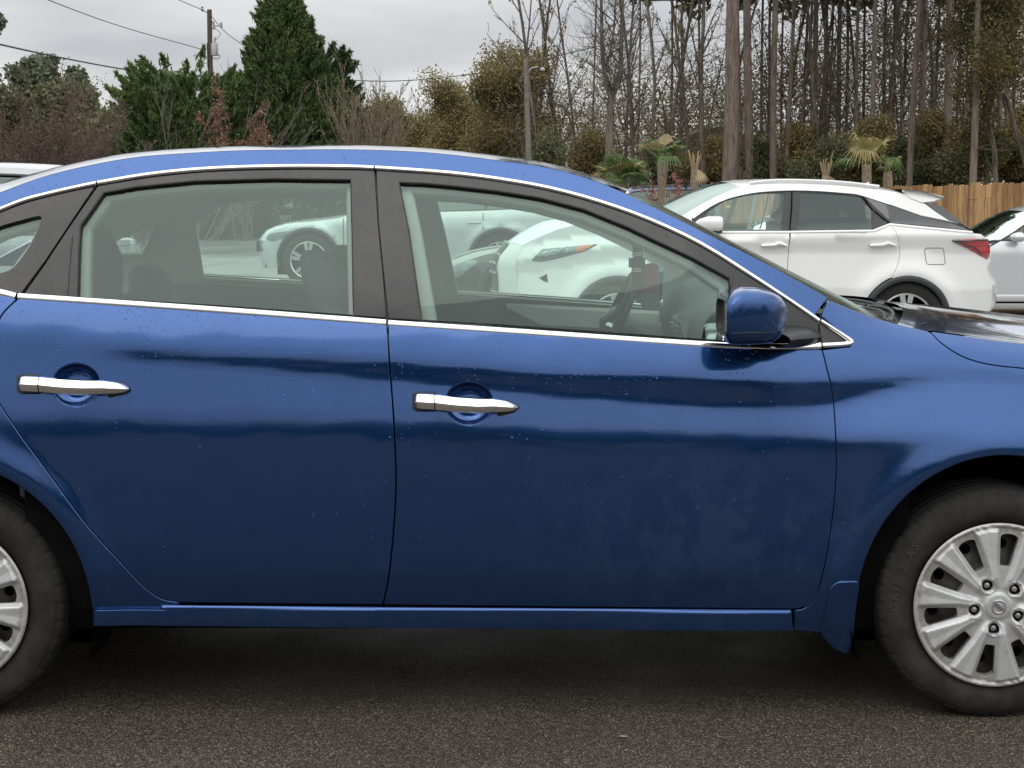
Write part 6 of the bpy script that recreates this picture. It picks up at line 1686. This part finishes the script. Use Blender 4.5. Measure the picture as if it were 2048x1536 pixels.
# far mass of the wood
def wood_mass():
    C = []; Dx = []
    for k in range(560):
        px = rng.uniform(1020, 2180); Y = rng.uniform(52, 66); x = at(px, Y)
        hmax = np.interp(px, [1020, 1250, 1450, 1650, 1800, 2200], [5.0, 5.6, 6.0, 7.2, 9.0, 11.0]); h = hmax * rng.uniform(.25, 1.0)
        m = 260; c = np.array([x, Y, h]) + rng.normal(size=(m, 3)) * np.array([.75, .7, .65]); C.append(c)
    for k in range(120):
        px = rng.uniform(-200, 1020); Y = rng.uniform(70, 82); x = at(px, Y); h = np.interp(px, [-200, 300, 700, 800, 1020], [6, 4.5, 3.4, 3.6, 5]) * rng.uniform(.2, .95)
        C.append(np.array([x, Y, h]) + rng.normal(size=(110, 3)) * np.array([1.1, .8, .8]))
    C = np.concatenate(C); C[:, 2] = np.abs(C[:, 2]); V, F = leaf_cards(C, .062)
    o = link('undergrowth', fast_mesh('undergrowth', V, F, M['wood'])); tag(o, 'mass of dark evergreen and brown undergrowth inside the wood', 'undergrowth', kind='stuff')
    # tangle of fine twigs
    segs = []
    for k in range(10000):
        px = rng.uniform(1010, 2200); Y = rng.uniform(46, 66); x = at(px, Y); h = np.interp(px, [1020, 1400, 1700, 1850, 2200], [6.0, 7.5, 9.5, 11, 12]) * rng.random() ** .7
        d = rng.normal(size=3) * np.array([.55, .4, .5]) + np.array([0, 0, .35]); L = rng.uniform(.3, 1.1); p = np.array([x, Y, h]); m_ = p + d * L * .5; q = m_ + (d + rng.normal(size=3) * .3) * L * .5
        r_ = rng.uniform(.004, .010); segs.append((*p, *m_, r_, r_ * .8)); segs.append((*m_, *q, r_ * .8, r_ * .3))
    V, F = seg_mesh(segs, 3); o = link('twig_tangle', fast_mesh('twig_tangle', V, F, M['grey_bark'])); tag(o, 'tangle of fine bare twigs and vines filling the wood', 'twigs', kind='stuff')
wood_mass()
# tall pines with straight trunks
pg = 'straight pine trunks in the wood'
def pine(px0, px1, Y, wpx, H, label, seed, low=.62, crown=True, dead=10):
    s = FPX / Y; r = wpx / s / 2; rg = random.Random(seed); segs = []; x0, x1 = at(px0, Y), at(px1, Y); zt = CH + 430 / s
    n = 22; pts = []
    for i in range(n + 1):
        z = H * i / n; x = (x1 - x0) * z / zt + .04 * math.sin(z * .5 + seed); pts.append((x, .05 * math.sin(z * .4 + seed * 2), z))
    rs = [r * (1.18 if i == 0 else 1.03 - .75 * (i / n) ** 1.3) for i in range(n + 1)]
    tr = [(*pts[i], *pts[i + 1], rs[i], rs[i + 1]) for i in range(n)]; br = []
    for k in range(dead):
        z = rg.uniform(.18, .62) * H; i = int(z / H * n); p = pts[i]; az = rg.random() * 6.28; L = rg.uniform(.3, 1.5); d = np.array([math.cos(az), math.sin(az), rg.uniform(-.15, .5)])
        q = np.array(p) + d * L * .5; e = q + (d + np.array([0, 0, rg.uniform(-.2, .4)])) * L * .5; br += [(*p, *q, .018, .012), (*q, *e, .012, .005)]
        for _ in range(4): f = q + (e - q) * rg.random(); g_ = f + np.array([rg.gauss(0, .25), rg.gauss(0, .25), rg.gauss(.1, .2)]); br.append((*f, *g_, .006, .003))
    for k in range(26):
        z = H * rg.uniform(low, 1.0); p = pts[min(n, int(z / H * n))]; az = rg.random() * 6.28; L = (1 - (z / H - low) / (1 - low) * .7) * 2.4; q = np.array(p) + np.array([math.cos(az) * L, math.sin(az) * L, rg.uniform(.1, .9)]); br.append((*p, *q, .035, .01))
    root = empty('pine_tree', (x0, Y, 0)); tag(root, label, 'tree', pg)
    V, F = seg_mesh(tr, 12); me = fast_mesh('trunk', V, F, M['pine_bark']); me.shade_smooth(); link('trunk', me, None, root)
    V, F = seg_mesh(br, 3); link('crown', fast_mesh('crown', V, F, M['dark_bark']), None, root)
    tips = np.array([b[3:6] for b in br[-26:]]); C = clump_pts(1500, tips, .8); V, F = leaf_cards(C, .22, 0, 2.2); link('foliage', fast_mesh('foliage', V, F, M['pine_needle']), None, root)
    return root
PN = [(1452, 1457, 45, 31, 19, 'thickest pale pine trunk, left of centre in the wood'), (1478, 1466, 50, 12, 16, 'slim pine trunk against the right side of the thickest trunk'),
      (1499, 1486, 47, 19, 18, 'reddish pine trunk just right of the thickest one'), (1544, 1541, 46, 15, 17, 'third straight pine trunk from the thickest one rightwards'),
      (1571, 1574, 50, 10, 16, 'thin pine trunk above the middle of the white SUV roof'), (1614, 1618, 52, 13, 17, 'lighter pine trunk above the rear door of the white SUV'), (1640, 1641, 54, 11, 17, 'narrow pine trunk second left of the double palm'),
      (1668, 1668, 55, 11, 17, 'narrow pine trunk immediately left of the double palm'), (1703, 1704, 50, 9, 15, 'thin pine trunk rising right behind the double palm'), (1742, 1737, 47, 11, 15, 'slim pine trunk right of the double palm'),
      (1813, 1822, 45, 14, 17, 'dark pine trunk above the spoiler of the white SUV'), (1834, 1829, 50, 16, 18, 'dark pine trunk pair member right of the spoiler'),
      (1880, 1882, 47, 19, 18, 'broad dark pine trunk above the left part of the fence'), (1935, 1939, 42, 15, 17, 'pale pine trunk standing clear over the middle of the fence'), (1990, 1984, 50, 13, 16, 'dim pine trunk over the right part of the fence'), (2046, 2040, 46, 16, 17, 'pine trunk at the right edge of the picture')]
for k_, (px_, Y_, w_, dx_, wh) in enumerate(((1185, 57, 5, 2, 'between the forked tree and the trunk left of it'), (1275, 58, 5, -2, 'behind the gap between short palm and yellow-tipped palm'), (1335, 58, 6, 3, 'far back right of the yellow-tipped palm'), (1395, 58, 6, -3, 'far back left of the crooked trunk beside the thickest pine'), (1515, 57, 7, 2, 'far back between the reddish and the third pine'),
      (1558, 58, 6, -2, 'far back just right of the third straight pine'), (1600, 58, 8, 3, 'far back left of the lighter pine'), (1650, 59, 6, 1, 'far back between the two narrow pines'), (1684, 58, 8, -3, 'far back right of the narrow pines'), (1715, 59, 7, 2, 'far back directly above the double palm'), (1757, 58, 9, 1, 'far back right of the slim pine beside the double palm'),
      (1778, 56, 8, -2, 'above the antenna end of the white SUV roof'), (1797, 57, 7, 2, 'just left of the dark pine pair'), (1860, 57, 8, -1, 'between the dark pair and the broad dark pine'), (1900, 56, 8, 2, 'just right of the broad dark pine'), (1920, 58, 7, -2, 'left neighbour of the pale pine over the fence'), (1965, 55, 9, 2, 'between the pale pine and the dim pine over the fence'), (2015, 56, 9, -2, 'between the dim pine and the right edge'))): PN.append((px_, px_ + dx_, Y_, w_, 15.5, 'thin straight trunk ' + wh))
for i, (a, b_, Y, w_, H, lb) in enumerate(PN): pine(a, b_, Y, w_, H, lb, 100 + i, dead=14 if i > 7 else 7)
# bare deciduous trees
bg_ = 'tall bare deciduous trees in the wood'
protos = []
for k, (sp, kd) in enumerate(((.42, (15, 7, 5, 3)), (.6, (15, 7, 5, 3)), (.5, (17, 6, 5, 3)), (.8, (14, 7, 5, 3)), (.7, (16, 6, 5, 3)))):
    sk = grow(200 + k * 7, 12.5, .085, sp, 4, kd, up=.45, clear=.22, lenf=.20, twig=.005, wob=.035)
    S_ = np.array([s for l, s in sk if l >= 3]); q = rng.integers(0, len(S_), 170); V, F = leaf_cards(S_[q, 3:6] + rng.normal(size=(170, 3)) * .04, .07)
    protos.append((sk, fast_mesh('foliage', V, F, M['olive'])))
BT = [(1030, 52, .82), (1072, 50, .92), (1100, 48, .98), (1131, 52, 1.05), (1160, 56, .95), (1248, 55, 1.0), (1262, 48, .95), (1292, 52, 1.1), (1322, 47, 1.0), (1352, 55, 1.08), (1378, 50, .96), (1404, 46, 1.1), (1432, 54, 1.0), (1524, 54, 1.05), (1560, 56, 1.12), (1592, 50, 1.05), (1629, 57, 1.1), (1655, 50, 1.0), (1690, 52, 1.15), (1722, 57, 1.1), (1764, 50, 1.1), (1792, 52, 1.15), (1850, 54, 1.2), (1905, 50, 1.1), (1960, 55, 1.2), (2010, 47, 1.1)]
names = ['leftmost bare tree, over the grey lamp pole', 'bare tree just right of the lamp pole', 'slim dark bare trunk second right of the lamp pole', 'bare trunk with brown leaves left of the big forked tree', 'thin bare tree at the left side of the big forked tree', 'bare tree just right of the big forked tree', 'slender bare tree above the short palm', 'bare trunk above the gap between the left palms', 'bare trunk above the yellow-tipped palm', 'thin pale bare trunk right of the yellow-tipped palm', 'bare trunk above the cut palm stump', 'stout dark crooked bare trunk left of the thickest pine', 'thin bare trunk hugging the thickest pine on its left', 'thin bare tree between the reddish and the third pine', 'bare tree right of the third straight pine', 'crooked dark bare tree over the rear window of the white SUV', 'thin bare tree left of the narrow pines', 'bare tree between the two narrow pines', 'leaning bare tree behind the double palm', 'bare tree at the right rim of the double palm', 'bare tree between double palm and fence end', 'bare tree over the left end of the fence', 'bare tree behind the dark pine pair', 'bare tree between the broad dark and the pale pine', 'bare tree right of the pale pine over the fence', 'bare spreading tree near the right edge of the picture']
made = {}
for i, (px, Y, s) in enumerate(BT):
    k = (i * 2) % 5; lbl = names[i]
    if k not in made:
        sk, lf = protos[k]; made[k] = tree_obj('bare_tree', sk, M['dark_bark'], lbl, bg_, (at(px, Y), Y, 0), i * 2.1, leaf=lf); made[k].scale = (s, s, s)
    else: tree_copy(made[k], (at(px, Y), Y, 0), s, i * 2.1, lbl)
# big forked tree
fk = []
def limb(pts, r0, r1, lv=0):
    P = smooth_line(pts, 5); n = len(P)
    for i in range(n - 1): fk.append((lv, (*P[i], *P[i + 1], r0 + (r1 - r0) * i / n, r0 + (r1 - r0) * (i + 1) / n)))
Yf = 44.0; s_ = FPX / Yf; X = lambda px: (px - 1217) / s_; Z = lambda py: CH + (430 - py) / s_
limb([(0, 0, 0), (X(1216), 0, Z(320)), (X(1218), 0, Z(240)), (X(1219), 0, Z(200))], .115, .10)
limb([(X(1219), 0, Z(200)), (X(1208), 0, Z(160)), (X(1202), .1, Z(110)), (X(1200), .1, Z(40)), (X(1196), .2, Z(-80)), (X(1190), .2, Z(-220))], .085, .02)
limb([(X(1219), 0, Z(200)), (X(1235), 0, Z(165)), (X(1239), .1, Z(110)), (X(1240), 0, Z(30)), (X(1250), 0, Z(-90)), (X(1256), 0, Z(-200))], .085, .02)
limb([(X(1207), 0, Z(150)), (X(1222), .3, Z(90)), (X(1228), .4, Z(20)), (X(1226), .5, Z(-80))], .04, .012)
rg = random.Random(9)
for l, s in list(fk):
    for _ in range(3):
        z = s[2]
        if z < 3.6: continue
        p = Vector(s[:3]); d = Vector((rg.gauss(0, .8), rg.gauss(0, .6), .75)).normalized(); L = rg.uniform(.4, 1.5)
        a = p + d * L * .5; b_ = a + (d + Vector((rg.gauss(0, .2), 0, .2))) * L * .5; fk.append((1, (*p, *a, .016, .010))); fk.append((1, (*a, *b_, .010, .004)))
        for _ in range(5):
            c_ = a.lerp(b_, rg.random()); e_ = c_ + Vector((rg.gauss(0, .22), rg.gauss(0, .2), rg.uniform(0, .4))); fk.append((1, (*c_, *e_, .006, .003)))
tree_obj('forked_tree', fk, M['dark_bark'], 'bare tree whose trunk forks in a wide Y right of the lamp pole', None, (at(1217, Yf), Yf, 0))
# drooping brown-green boughs at the upper right
for i, (px, Y, H) in enumerate(((1985, 43, 9.5), (2075, 42, 10.0))):
    leafy('hanging_tree', ['tree with dark spreading boughs at the upper right over the fence', 'tree with brown-green drooping leaves cut by the right edge'][i], (at(px, Y), Y, 0), H, 4.6, 15000, M['frondy'], M['dark_bark'], .06, 91 + i, clear=.25, clumps=260, cr=.12, tr=.5)

# ------------------------------------------------------------------ palms
def fan(md, c, d, up, rad, nseg, spread, droop, width):
    """fan leaf: nseg narrow blades from c"""
    d = Vector(d).normalized(); up = Vector(up); side = d.cross(up).normalized(); nrm = side.cross(d).normalized()
    for i in range(nseg):
        a = (i / (nseg - 1) - .5) * spread; dd = (d * math.cos(a) + side * math.sin(a)).normalized(); L = rad * (.8 + .2 * math.cos(a * 1.1)) * random.uniform(.92, 1.05)
        w = side * math.cos(a) - d * math.sin(a)
        m1 = c + dd * L * .55 + nrm * .04 * rad; m2 = c + dd * L + Vector((0, 0, -droop * L * random.uniform(.6, 1.2)))
        v = [c, m1 + w * width, m1 - w * width, m2]; md.add([tuple(q) for q in v], [(0, 1, 2), (1, 3, 2)])
def palm(px, py_top, Y, trunk_top_py, rad, label, nleaf, mats, base_r=.07, seed=1, flat=.5, name='palm', split=None):
    random.seed(seed); x = at(px, Y); z0 = gy(x, Y); zt = CH + (430 - trunk_top_py) / (FPX / Y); root = empty(name, (x, Y, z0)); tag(root, label, 'palm', 'palms along the fence')
    md = MD(); n = 10; md.tube([(.01 * math.sin(i), 0, (zt - z0) * i / n) for i in range(n + 1)], [base_r * (1 + .18 * (i % 2)) * (1.2 if i > 7 else 1) for i in range(n + 1)], 9); md.build('trunk', M['palm_bark'], root, angle=30)
    for k in range(nleaf):
        az = 2 * math.pi * k / nleaf + random.uniform(-.3, .3); el = random.uniform(.1, 1.35); pet = rad * random.uniform(.35, .6)
        d = Vector((math.cos(az) * math.cos(el), math.sin(az) * math.cos(el), math.sin(el))); a = Vector((0, 0, zt - z0)); b = a + d * pet
        md = MD(); md.tube([a, a + d * pet * .6 + Vector((0, 0, .01)), b], .010, 5); fan(md, b, d + Vector((0, 0, -.15)), (0, 0, 1), rad * random.uniform(.55, .75), 17, random.uniform(2.0, 2.9), random.uniform(.15, flat), .018)
        m_ = mats[k % len(mats)]; md.build('leaf', M[m_], root, smooth=False)
    return root
palm(1241, 300, 33, 368, .70, 'short bushy green palm with bright fan leaves, leftmost of the palms', 34, ['greenpalm', 'greenpalm', 'greenpalm', 'yellowpalm'], seed=11, flat=.5)
palm(1320, 265, 34, 322, .68, 'green palm with a yellow upright leaf right of the short bushy one', 16, ['greenpalm', 'greenpalm', 'drypalm'], seed=12, flat=.7)
palm(1727, 270, 31, 330, .70, 'thin palm with yellowing drooping fans beside the antenna of the white SUV', 11, ['yellowpalm', 'yellowpalm', 'greenpalm', 'yellowpalm'], seed=13, flat=.9)
palm(1769, 280, 31.5, 344, .40, 'smaller yellowing palm close to the right of the thin drooping palm', 7, ['yellowpalm', 'greenpalm'], seed=14, flat=1.0)
def stub(px, Y, py, label, seed):
    random.seed(seed); x = at(px, Y); z0 = gy(x, Y); zt = CH + (430 - py) / (FPX / Y); root = empty('palm_stump', (x, Y, z0)); tag(root, label, 'palm', 'cut palms')
    md = MD(); md.tube([(0, 0, (zt - z0) * i / 8) for i in range(9)], [.075 * (1 + .2 * (i % 2)) for i in range(9)], 8); md.build('trunk', M['palm_bark'], root, angle=30)
    for k in range(7):
        az = 6.28 * k / 7; d = Vector((math.cos(az) * .25, math.sin(az) * .25, 1)); a = Vector((math.cos(az) * .04, math.sin(az) * .04, zt - z0 - .05)); md = MD(); md.tube([a, a + d * random.uniform(.3, .52)], [.02, .012], 5); md.build('cut_leaf_stalk', M['drypalm'], root)
    for k in range(3):
        md = MD(); az = random.uniform(-1, .5); fan(md, Vector((math.cos(az) * .06, math.sin(az) * .06, zt - z0)), (math.cos(az) * .5, math.sin(az) * .4, -1), (0, 1, .2), .35, 7, .8, .1, .02); md.build('dead_leaf', M['drypalm'], root, smooth=False)
stub(1386, 33, 338, 'cut palm stump with pale upright stalks left of the white SUV roof', 3)
stub(1646, 32, 352, 'cut palm stump with pale stalks behind the middle of the white SUV roof', 4)
bare_fan('shrub', 'pinkish-leaved bush between the left palms and the cut stump', (at(1345, 36), 36, .1), 2.1, .014, 14, M['maroon_bark'], 'shrub', .7, 75, (6, 5), leaf=(M['pinkleaf'], 1800, .05, .05))

# ------------------------------------------------------------------ poles and wires
def up_(px, py, Y): s = FPX / Y; return Vector((at(px, Y), Y, CH + (430 - py) / s))
YP = 52.0; base = up_(428, 430, YP); tp = up_(431, 30, YP)
po = empty('utility_pole', (base.x, YP, 0)); tag(po, 'brown wooden utility pole carrying a transformer behind the flat-topped cypress', 'pole')
md = MD(); md.tube([(0, 0, 0), (tp.x - base.x, 0, tp.z)], [.11, .08], 12); md.build('shaft', M['pole_dark'], po)
def rel(px, py, dy=0): v = up_(px, py, YP); return (v.x - base.x, dy, v.z)
md = MD(); c = rel(439, 107); md.lathe([(-.20, .10), (-.19, .125), (.19, .125), (.22, .10), (.25, 0)], 16, axis='z', c=c); md.lathe([(-.20, 0), (-.20, .10)], 16, axis='z', c=c); md.tube([(c[0] + .02, 0, c[2] + .22), (c[0] + .03, 0, c[2] + .40)], .03, 8); md.tube([(c[0] - .12, 0, c[2] + .1), (rel(431, 100)[0], 0, c[2] + .1)], .03, 6); md.build('transformer', M['galv'], po)
md = MD(); md.tube([rel(430, 36), rel(417, 32)], .025, 6); md.lathe([(-.04, .03), (0, .06), (.05, .03), (.09, .05), (.12, 0)], 10, axis='z', c=rel(417, 30)); md.build('insulator', M['galv'], po)
md = MD(); md.tube([rel(431, 107), rel(418, 107)], .022, 6); md.lathe([(-.06, .03), (0, .055), (.06, .03)], 10, axis='z', c=rel(417, 107)); md.build('insulator', M['galv'], po)
md = MD(); md.tube([rel(432, 70), rel(441, 62), rel(453, 60)], .022, 6); md.tube([rel(438, 52), rel(440, 68)], .04, 8); md.tube([rel(453, 55), rel(454, 65)], .045, 8); md.build('cutout_bracket', M['galv'], po)
md = MD(); md.tube(smooth_line([rel(441, 66), rel(452, 76), rel(446, 84), rel(438, 92)], 5), .008, 4); md.tube(smooth_line([rel(442, 112), rel(450, 120), rel(444, 125), rel(432, 122)], 5), .012, 4); md.tube([rel(427, 95, -.12), rel(427, 142, -.12)], .02, 5); md.build('lead_wire', M['wire'], po)
def cable(name, label, pts, r=.012):
    root_p = Vector(pts[0]); P = smooth_line([tuple(Vector(p) - root_p) for p in pts], 10); md = MD(); md.tube(P, r, 5); o = md.build(name, M['wire'], loc=root_p); tag(o, label, 'wire', 'overhead wires')
cable('power_line', 'highest overhead wire running from the pole top up to the left', [up_(417, 30, YP), up_(335, -3, 45), up_(200, -50, 36)])
cable('power_line', 'second overhead wire sloping from the transformer up to the upper left corner', [up_(417, 107, YP), up_(250, 60, 45), up_(85, -1, 36), up_(-60, -65, 30)])
cable('phone_cable', 'thick dark cable sagging across the left trees', [up_(-40, 84, 30), up_(0, 93, 32), up_(150, 125, 42), up_(290, 149, 50), up_(427, 160, 52)], .022)
cable('power_line', 'thin wire from the pole down behind the tall cypress', [up_(431, 38, YP), up_(470, 80, 56), up_(560, 140, 62)])
cable('power_line', 'thin wire stretching right from the tall cypress over the dip in the skyline', [up_(560, 150, 60), up_(670, 163, 64), up_(780, 168, 68), up_(900, 160, 72), up_(1050, 140, 76)], .020)
YL = 38.0; b0 = up_(1060, 430, YL); lp = empty('lamp_pole', (b0.x, YL, 0)); tag(lp, 'weathered grey wooden pole with a small lamp arm above the sedan roof', 'pole')
t0 = up_(1051, 125, YL); md = MD(); md.tube([(.02, 0, 0), (0, 0, 1.5), (t0.x - b0.x, 0, t0.z)], [.085, .08, .055], 10); md.build('shaft', M['pole'], lp)
rl = lambda px, py: tuple(up_(px, py, YL) - Vector((b0.x, YL, 0)))
md = MD(); md.tube(smooth_line([rl(1057, 150), rl(1062, 143), rl(1076, 140)], 4), .018, 6); md.build('lamp_arm', M['galv'], lp)
md = MD(); c = rl(1084, 144); md.lathe([(.04, 0), (.035, .04), (.0, .06), (-.04, .062), (-.05, 0)], 14, axis='z', c=c); md.build('lamp_head', M['galv'], lp)
cable('power_line', 'faint wire from the grey lamp pole through the bare crowns', [up_(1052, 136, 38), up_(1150, 110, 42), up_(1262, 88, 50)], .012)

# ------------------------------------------------------------------ house behind the wood
hs = empty('brick_house', (at(1490, 72), 72, .3)); tag(hs, 'orange brick house with pale roof edge half hidden behind the pine trunks', 'house')
s72 = FPX / 72; hx = lambda px: (px - 1490) / s72; hz = lambda py: CH + (430 - py) / s72 - .3
md = MD(); md.add([(hx(1300), 0, 0), (hx(1580), 0, 0), (hx(1580), 0, hz(312)), (hx(1430), 0, hz(258)), (hx(1300), 0, hz(300)), (hx(1300), 7, 0), (hx(1580), 7, 0), (hx(1580), 7, hz(312)), (hx(1430), 7, hz(258)), (hx(1300), 7, hz(300))], [(0, 1, 2, 3, 4), (5, 9, 8, 7, 6), (1, 6, 7, 2), (0, 4, 9, 5)]); md.build('wall', M['brick'], hs, smooth=False)
for sg, (a, b_) in enumerate((((1285, 304), (1430, 254)), ((1430, 254), (1600, 315)))):
    md = MD(); md.add([(hx(a[0]), -.4, hz(a[1])), (hx(b_[0]), -.4, hz(b_[1])), (hx(b_[0]), 7.4, hz(b_[1])), (hx(a[0]), 7.4, hz(a[1])), (hx(a[0]), -.4, hz(a[1]) + .12), (hx(b_[0]), -.4, hz(b_[1]) + .12), (hx(b_[0]), 7.4, hz(b_[1]) + .12), (hx(a[0]), 7.4, hz(a[1]) + .12)], [(0, 1, 2, 3), (4, 7, 6, 5), (0, 4, 5, 1), (2, 6, 7, 3), (0, 3, 7, 4), (1, 5, 6, 2)]); md.build('roof', M['roofing'], hs, smooth=False)
    md = MD(); md.add([(hx(a[0]), -.44, hz(a[1]) - .06), (hx(b_[0]), -.44, hz(b_[1]) - .06), (hx(b_[0]), -.44, hz(b_[1]) + .14), (hx(a[0]), -.44, hz(a[1]) + .14), (hx(a[0]), -.405, hz(a[1]) - .06), (hx(b_[0]), -.405, hz(b_[1]) - .06), (hx(b_[0]), -.405, hz(b_[1]) + .14), (hx(a[0]), -.405, hz(a[1]) + .14)], [(0, 1, 2, 3), (4, 7, 6, 5), (0, 4, 5, 1), (2, 6, 7, 3)]); md.build('roof_edge', M['fascia'], hs, smooth=False)
for px in (1340, 1500):
    md = MD(); md.box(hx(px), hx(px) + 1.1, -.05, .05, 1.1, 2.3); f = md.build('window', M['fascia'], hs, smooth=False); md = MD(); md.box(hx(px) + .08, hx(px) + 1.02, -.06, -.052, 1.18, 2.22); md.build('pane', M['glass_house'], f, smooth=False)

# ------------------------------------------------------------------ behind the camera: tree line the paint mirrors
def back_line():
    C = []
    for k in range(420):
        x = rng.uniform(-90, 90); Y = -rng.uniform(26, 36) + .0; h = (3.8 + 1.6 * math.sin(x * .13) + 1.3 * math.sin(x * .41 + 1)) * rng.random() ** .6
        C.append(np.array([x, Y, h]) + rng.normal(size=(70, 3)) * np.array([1.4, 1, .9]))
    C = np.concatenate(C); C[:, 2] = np.abs(C[:, 2]); V, F = leaf_cards(C, .45)
    o = link('tree_line', fast_mesh('tree_line', V, F, M['darkbush'])); tag(o, 'dark tree line across the lot mirrored in the sedan paint', 'trees', kind='stuff')
back_line()
# grit and dry leaves on the asphalt
lf = MD(); lf.add([(-.5, 0, 0), (-.1, .25, .06), (.45, .1, .02), (.6, -.02, .05), (.1, -.22, .03), (-.3, -.2, .05)], [(0, 1, 2, 3, 4, 5)])
for i, (px, py, s, lb) in enumerate(((1246, 1476, .026, 'tan dry leaf fragment lying on the asphalt near the bottom of the picture'), (1252, 1503, .014, 'tiny pale crumb on the asphalt below the leaf fragment'), (1440, 1443, .012, 'pale crumb on the asphalt right of the leaf fragment'))):
    v = (py - 768) / FPX; u = (px - 1024) / FPX; dz = -(v * CT + ST); dy = CT - v * ST; t = -CH / dz
    o = MD().add(lf.v[0] * s, lf.f).build('dry_leaf', M['drypalm'], smooth=False, loc=(u * t, dy * t, .004)); o.rotation_euler = (0, 0, i * 1.3); tag(o, lb, 'leaf', 'debris on the asphalt')
